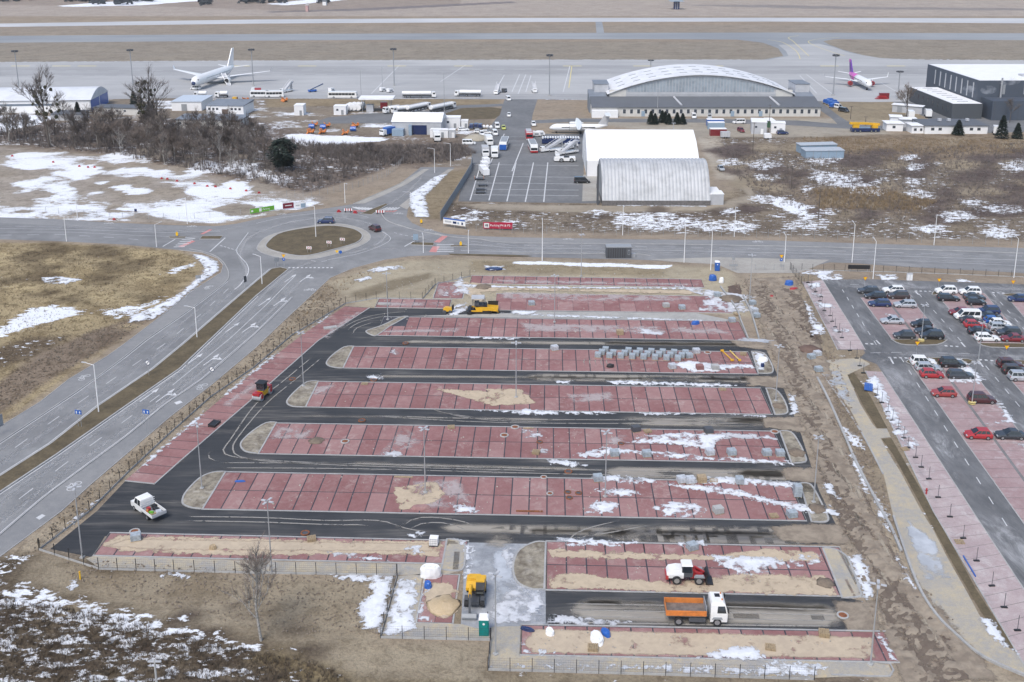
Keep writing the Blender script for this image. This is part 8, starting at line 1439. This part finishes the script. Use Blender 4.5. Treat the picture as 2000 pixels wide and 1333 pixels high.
def rblock(x, y, lb, g=None, sc=1.): t = thing('plastic_barrier', lb, 'barrier', G(x, y), random.uniform(-.5, .5), g); t.scale = (sc,)*3; m = MB(); m.prism([(-.6, 0), (.6, 0), (.6, .25), (.35, .55), (.3, .75), (-.3, .75), (-.35, .55), (-.6, .25)], -.25, .25); m.build('block', REDP, t); q = MB(); q.cyl((.4, 0, .4), (.55, 0, .45), .05, n=6); q.build('filler_cap', WHITE, t)
for x, y in ((662, 415), (694, 417)): rblock(x, y, 'red plastic barrier block beside a striped board at the closed arm', 'red blocks at the closed arm')
for x, y in ((24, 306), (104, 318), (155, 326), (172, 328), (185, 328), (316, 350), (327, 351), (346, 355), (380, 360), (405, 365), (421, 366), (450, 370), (481, 374), (506, 378), (223, 430)): rblock(x, y, 'red barrier block in the line along the snowy field edge', 'red blocks along the snowy field', .72)
# ================================================================== TREES
def grow(seed, h, spread, depth=4, tw=.06, twn=7, up=.35, first_=.3):
    rd = random.Random(seed); tr = MB(); cr = MB()
    def br(p, d, L, r_, lev):
        q = p+d*L*.5+Vector((rd.uniform(-1, 1), rd.uniform(-1, 1), rd.uniform(-.3, .6)))*L*.06; e = q+(d+Vector((rd.uniform(-.12, .12), rd.uniform(-.12, .12), .08))).normalized()*L*.5
        n = 6 if lev == 0 else (4 if lev == 1 else 3); tr.cyl(p, q, r_, r_*.82, n, cap=False); tr.cyl(q, e, r_*.82, r_*.6, n, cap=False)
        if lev >= depth-1:
            for k in range(twn):
                f = rd.uniform(.1, 1); s_ = p.lerp(e, f); dd = (d+Vector((rd.uniform(-1, 1), rd.uniform(-1, 1), rd.uniform(-.3, .9)))).normalized(); l = L*rd.uniform(.5, 1.); sd = dd.orthogonal().normalized()*tw*.5
                cr.tri(s_-sd, s_+sd, s_+dd*l); m_ = s_+dd*l*.4; d2 = (dd+Vector((rd.uniform(-1, 1), rd.uniform(-1, 1), rd.uniform(-.2, .8)))*.8).normalized(); cr.tri(m_-sd*.7, m_+sd*.7, m_+d2*l*.6)
            return
        nb = rd.randint(3, 4) if lev else 9
        for k in range(nb):
            f = rd.uniform(first_, 1) if lev == 0 else rd.uniform(.35, 1); s_ = p.lerp(e, f) if f > .5 else p.lerp(q, f*2); a = rd.uniform(0, 6.28)
            dd = (d*up*2+Vector((math.cos(a), math.sin(a), rd.uniform(.1, .7)))*spread).normalized(); br(s_, dd, L*(rd.uniform(.32, .5) if lev == 0 else rd.uniform(.5, .7))*(1.25-f*.5 if lev == 0 else 1), r_*(.42 if lev == 0 else .6), lev+1)
        br(e, d, L*.35, r_*.55, max(lev+1, depth-2))
    br(Vector((0, 0, 0)), Vector((0, 0, 1)), h*.8, h*.0135+.03, 0); return tr, cr
def tree_proto(nme, seed, h, spread, bark=BARK, twig=TWIG, **k):
    t = thing(nme, 'tree', 'tree'); tr, cr = grow(seed, h, spread, **k); tr.build('trunk', bark, t); cr.build('crown', twig, t); return t
PRO = [tree_proto('bare_tree', 11, 12, .8, twig=TWIG), tree_proto('bare_tree', 12, 13, .55, twig=TWIG2), tree_proto('bare_tree', 13, 10, .9, twig=TWIG), tree_proto('birch_tree', 14, 12, .5, bark=BIRCH, twig=TWIG2), tree_proto('bare_tree', 15, 14, .65, bark=BARK, twig=TWIG)]
used_t = set()
def put_tree(k, loc, s_, lb, group=None, cat='tree'):
    if k not in used_t: used_t.add(k); o = PRO[k]; o.location = loc; o.scale = (s_,)*3; o.rotation_euler = (0, 0, random.uniform(0, 6)); o['label'] = lb
    else: o = clone(PRO[k], loc, random.uniform(0, 6), lb, sc=s_*random.uniform(.92, 1.08))
    if group: o['group'] = group
    return o
woodp = np.array(GP([(-40, 262), (200, 262), (330, 262), (470, 268), (520, 285), (520, 340), (470, 346), (330, 326), (200, 300), (0, 278), (-60, 272)]))
lo, hi = woodp.min(0), woodp.max(0); n = 0; rr = random.Random(5); LBT = ['bare dark tree in the dense winter wood', 'slender reddish bare tree in the dense winter wood', 'low spreading bare tree in the dense winter wood', 'white-barked birch in the dense winter wood', 'tall bare tree in the dense winter wood']
while n < 150:
    q = np.array([[rr.uniform(lo[0], hi[0]), rr.uniform(lo[1], hi[1])]])
    if sdf(q, woodp)[0] > 0: k = rr.choice([0, 1, 1, 2, 4, 4, 3, 3]); put_tree(k, (q[0, 0], q[0, 1], 0), rr.uniform(.5, .86), LBT[k], 'trees of the winter wood'); n += 1
edgp = np.array(GP([(520, 300), (600, 300), (760, 300), (900, 300), (930, 310), (800, 316), (740, 335), (640, 362), (560, 365)])); lo, hi = edgp.min(0), edgp.max(0); n = 0
while n < 60:
    q = np.array([[rr.uniform(lo[0], hi[0]), rr.uniform(lo[1], hi[1])]])
    if sdf(q, edgp)[0] > 0: k = rr.choice([0, 2, 1]); put_tree(k, (q[0, 0], q[0, 1], 0), rr.uniform(.22, .42), 'small bare bushy tree in the thicket between wood and workshop', 'small trees of the thicket', 'tree'); n += 1
for x, y, yt, k, lb in ((510, 1252, 1095, 3, 'lone young bare tree on the soil slope below the sandy row'), (1770, 232, 175, 1, 'bare birch beside the container row by the dark building'), (1972, 240, 196, 0, 'bare tree between the two spruces by the dark building')): put_tree(k, G(x, y), HT(x, y, yt)/12.5, lb)
for x, y, yt, sd, lb in ((97, 288, 163, 21, 'tall bare tree full of mistletoe balls before the white hangar'), (290, 275, 158, 22, 'tall leaning bare tree with dense mistletoe beside the low shed')):
    h = HT(x, y, yt); t = thing('mistletoe_tree', lb, 'tree', G(x, y)); tr, cr = grow(sd, h*1.02, .55, first_=.45, tw=.08); tr.build('trunk', BARK, t); cr.build('crown', TWIG, t); rd = random.Random(sd)
    for i in range(34):
        f = rd.uniform(.45, 1.0); a = rd.uniform(0, 6.28); r0 = h*.2*(1-(abs(f-.65)*1.6)**2)*rd.uniform(.2, 1); m = MB(); m.blob((math.cos(a)*r0, math.sin(a)*r0, h*f), rd.uniform(.3, .7), 7, 5, .3); m.build('mistletoe_ball', MISTLE, t)
def conifer(lb, x, y, yt, wd, seed, nme='spruce_tree', pine=False, grp=None):
    h = HT(x, y, yt); t = thing(nme, lb, 'tree', G(x, y), 0, grp); rd = random.Random(seed); m = MB(); m.cyl((0, 0, 0), (0, 0, h*.97), h*.018+.05, .03, 7); m.build('trunk', BARK, t); m = MB()
    for i in range(int(900+h*60)):
        f = rd.uniform(.08, 1)**.85 if not pine else rd.uniform(.18, 1); a = rd.uniform(0, 6.28); rmax = wd*(1-f)**.8 if not pine else wd*(.35+.65*math.sin(math.pi*min(max((f-.1)/.95, 0), 1)))*(.75+.25*math.sin(a*3+f*9)); r0 = rmax*rd.uniform(.25, 1)**.5; z = h*f
        c_ = Vector((math.cos(a)*r0, math.sin(a)*r0, z-(.18*r0 if not pine else -.1*r0))); o_ = Vector((math.cos(a), math.sin(a), rd.uniform(-.5, .25))); s_ = Vector((-math.sin(a), math.cos(a), rd.uniform(-.3, .3))); l = rd.uniform(.35, .75)*wd*.28+.15
        m.add([c_-s_*l*.5, c_+o_*l, c_+s_*l*.5, c_-o_*l*.5+Vector((0, 0, .1))], [(0, 1, 2), (0, 2, 3)])
    m.build('crown', NEEDLE, t)
conifer('broad dark pine standing alone in the thicket', 553, 336, 274, 5.2, 1, 'pine_tree', True); conifer('slim dark conifer beside the blue hangar doors', 262, 208, 178, 2.2, 2); conifer('ragged dark conifer in front of the white hangar wall', 153, 232, 200, 2.2, 3)
conifer('squat spruce in front of the white office wall', 1871, 264, 235, 2.6, 4); conifer('tallest spruce right of the white office', 1956, 271, 226, 2.8, 5); conifer('smaller spruce beyond the tallest one', 1986, 271, 241, 2.3, 6)
for i, (x, y, yt) in enumerate(((1271, 243, 217), (1279, 243, 222), (1293, 240, 216), (1299, 240, 218), (1306, 243, 222), (1322, 243, 220), (1333, 243, 222))): conifer('dark columnar cypress in the group between hangar annex and white tent', x, y, yt, 1.9, 20+i, 'cypress_tree', grp='cypresses before the hangar annex')
# undergrowth and scrub: uncountable twiggy stuff
def scrub(nme, regions, mat, seed):
    rd = random.Random(seed); m = MB()
    for poly, cnt, h0, h1 in regions:
        P_ = np.array(GP(poly)); lo, hi = P_.min(0), P_.max(0); pts = np.column_stack([rng.uniform(lo[0], hi[0], cnt*3), rng.uniform(lo[1], hi[1], cnt*3)]); pts = pts[sdf(pts, P_) > 0][:cnt]
        for x, y in pts:
            h = rd.uniform(h0, h1)
            for k in range(9):
                a = rd.uniform(0, 6.28); r0 = rd.uniform(0, h*.35); b_ = Vector((x+math.cos(a)*r0, y+math.sin(a)*r0, 0)); e = b_+Vector((math.cos(a)*h*rd.uniform(.1, .5), math.sin(a)*h*rd.uniform(.1, .5), h*rd.uniform(.6, 1.))); s_ = Vector((-math.sin(a), math.cos(a), 0))*h*.035
                m.tri(b_-s_, b_+s_, e)
    o = m.build(nme, mat); o['kind'] = 'stuff'
scrub('undergrowth', [([(-60, 252), (200, 250), (480, 246), (540, 270), (780, 300), (780, 322), (680, 352), (600, 376), (520, 360), (230, 303), (0, 280), (-60, 270)], 4200, .8, 2.6), ([(600, 285), (900, 285), (930, 300), (880, 318), (760, 322), (640, 310)], 2200, .8, 2.2)], TWIG, 3)
scrub('scrub', [([(1400, 290), (1560, 300), (1800, 290), (2100, 275), (2100, 420), (1700, 430), (1500, 400), (1420, 330)], 7000, .4, 1.3), ([(900, 415), (1500, 420), (2100, 430), (2100, 470), (1500, 458), (950, 445)], 2500, .25, .7)], TWIG, 4)
scrub('scrub', [([(-40, 1160), (200, 1200), (420, 1260), (640, 1300), (700, 1345), (-40, 1345)], 4200, .2, .75), ([(0, 480), (350, 495), (385, 525), (250, 640), (0, 800)], 2200, .2, .55)], plain('dry_stalks', (.13, .10, .07), .95, var=.3, sc=.6), 6)
scrub('dry_reeds', [([(1590, 372), (1700, 366), (1830, 395), (1800, 412), (1600, 408)], 1500, .6, 1.4), ([(1560, 268), (2000, 275), (2000, 300), (1600, 296)], 1800, .4, 1.1), ([(648, 553), (760, 516), (740, 530), (655, 580), (530, 672), (300, 862), (120, 1020), (128, 1008), (415, 764), (515, 684), (600, 600)], 1500, .2, .7)], plain('straw', (.30, .22, .13), .95, var=.3, sc=.6), 8)
def woods(nme, regions, mat, seed):
    rd = random.Random(seed); m = MB()
    for x0, x1, y0, y1, cnt, h in regions:
        for i in range(cnt):
            g_ = G(rd.uniform(x0, x1), rd.uniform(y0, y1)); hh = h*rd.uniform(.6, 1.1)
            for k in range(10): a = rd.uniform(0, 6.28); r0 = hh*.35*rd.uniform(.2, 1); z = hh*rd.uniform(.15, 1); l = hh*.22; c_ = g_+Vector((math.cos(a)*r0*(1.1-z/hh), math.sin(a)*r0*(1.1-z/hh), z)); m.add([c_+Vector((-l, 0, -l*.5)), c_+Vector((l, rd.uniform(-1, 1)*l, -l*.4)), c_+Vector((rd.uniform(-.5, .5)*l, 0, l))], [(0, 1, 2)])
    o = m.build(nme, mat); o['kind'] = 'stuff'
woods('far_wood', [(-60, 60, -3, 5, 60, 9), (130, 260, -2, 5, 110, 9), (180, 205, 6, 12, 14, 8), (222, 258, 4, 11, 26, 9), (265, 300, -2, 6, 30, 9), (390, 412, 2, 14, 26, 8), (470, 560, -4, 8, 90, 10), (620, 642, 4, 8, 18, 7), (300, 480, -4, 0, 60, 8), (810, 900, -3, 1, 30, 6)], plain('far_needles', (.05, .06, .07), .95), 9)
# steam from the flue
vm = bpy.data.materials.new('steam'); vm.use_nodes = True; nt = vm.node_tree; nt.nodes.clear(); o_ = nt.nodes.new('ShaderNodeOutputMaterial'); pv = nt.nodes.new('ShaderNodeVolumePrincipled'); pv.inputs['Color'].default_value = (.95, .95, .96, 1); nz = nt.nodes.new('ShaderNodeTexNoise'); nz.inputs['Scale'].default_value = .35; nz.inputs['Detail'].default_value = 5; mr = nt.nodes.new('ShaderNodeMapRange'); mr.inputs[1].default_value = .45; mr.inputs[2].default_value = .7; mr.inputs[3].default_value = 0; mr.inputs[4].default_value = .22; tc = nt.nodes.new('ShaderNodeTexCoord'); nt.links.new(tc.outputs['Object'], nz.inputs['Vector']); nt.links.new(nz.outputs[0], mr.inputs[0]); nt.links.new(mr.outputs[0], pv.inputs['Density']); nt.links.new(pv.outputs[0], o_.inputs['Volume'])
m = MB(); 
for c_, r_ in (((0, 0, 0), (3.4, 1.6, 1.9)), ((8, 0, 3.6), (5, 1.6, 1.7)), ((-8, 0, .4), (2.8, 1.4, 1.5))): m.blob(c_, r_, 12, 8, .05)
o = m.build('steam', vm, None, (196, 428.6, 13.2)); o['kind'] = 'stuff'
def rubble(nme, regions, mat, seed):
    rd = random.Random(seed); m = MB()
    for poly, cnt, s0, s1 in regions:
        P_ = np.array(GP(poly)); lo, hi = P_.min(0), P_.max(0); pts = np.column_stack([rng.uniform(lo[0], hi[0], cnt*4), rng.uniform(lo[1], hi[1], cnt*4)]); pts = pts[sdf(pts, P_) > 0][:cnt]
        for x, y in pts: s_ = rd.uniform(s0, s1)*rd.uniform(.4, 1); m.box((x, y, .06+s_*.25), (s_*rd.uniform(.6, 1.4), s_*rd.uniform(.6, 1.4), s_*.6), rz=rd.uniform(0, 3), taper=rd.uniform(.4, .8))
    o = m.build(nme, mat); o['kind'] = 'stuff'
rubble('clods', [([(1430, 550), (1560, 540), (1640, 700), (1700, 950), (1780, 1110), (1900, 1260), (1800, 1330), (1720, 1250), (1640, 1050), (1560, 800), (1480, 640)], 1500, .1, .5), ([(1600, 720), (1660, 800), (1720, 930), (1760, 1080), (1740, 1040), (1660, 890)], 500, .1, .5), ([(80, 1090), (760, 1130), (740, 1240), (560, 1240), (200, 1160)], 1400, .08, .28)], plain('clod', (.24, .195, .15), .95, var=.3), 31)
rubble('paving_debris', [([(400, 925), (1580, 945), (1590, 1015), (400, 992)], 160, .06, .25), ([(510, 830), (1540, 845), (1540, 900), (500, 885)], 160, .06, .25), ([(600, 750), (1500, 762), (1500, 805), (600, 795)], 90, .06, .22), ([(680, 680), (1470, 690), (1475, 728), (680, 718)], 90, .06, .22), ([(740, 560), (1400, 560), (1450, 660), (740, 655)], 260, .06, .3), ([(1015, 1230), (1700, 1245), (1700, 1290), (1015, 1280)], 120, .06, .25), ([(1070, 1065), (1640, 1080), (1640, 1165), (1070, 1150)], 120, .06, .22), ([(640, 550), (900, 510), (1400, 530), (1400, 560), (850, 580)], 350, .08, .35)], plain('pale_rubble', (.42, .39, .34), .95, var=.3), 32)
rubble('verge_stones', [([(20, 1110), (120, 1003), (250, 890), (411, 757), (500, 684), (640, 548), (675, 593), (496, 717), (327, 848), (175, 998), (78, 1070)], 1600, .1, .4), ([(100, 742), (30, 790), (0, 800), (0, 745), (170, 650), (318, 608), (250, 655)], 700, .1, .35)], plain('verge_stone', (.20, .165, .125), .95, var=.4), 33)
t = thing('hydrant', 'small red hydrant at the turf strip edge beside the fence feet', 'hydrant', (*G(1809, 966).to_2d(), .06)); m = MB(); m.cyl((0, 0, 0), (0, 0, .75), .12, .1, 8); m.build('body', REDP, t); m = MB(); m.blob((0, 0, .8), .14, 8, 4); m.build('cap', REDP, t); m = MB(); m.cyl((-.2, 0, .55), (.2, 0, .55), .06, n=8); m.build('outlet', DRED, t)
# ================================================================== AIR
hz = bpy.data.materials.new('haze_air'); hz.use_nodes = True; nt = hz.node_tree; nt.nodes.clear(); o_ = nt.nodes.new('ShaderNodeOutputMaterial'); pv = nt.nodes.new('ShaderNodeVolumePrincipled'); pv.inputs['Color'].default_value = (.90, .93, 1, 1); pv.inputs['Density'].default_value = .00004; nt.links.new(pv.outputs[0], o_.inputs['Volume'])
m = MB(); m.box((0, 3000, 39.5), (5600, 6400, 81)); o = m.build('haze', hz); o['kind'] = 'stuff'
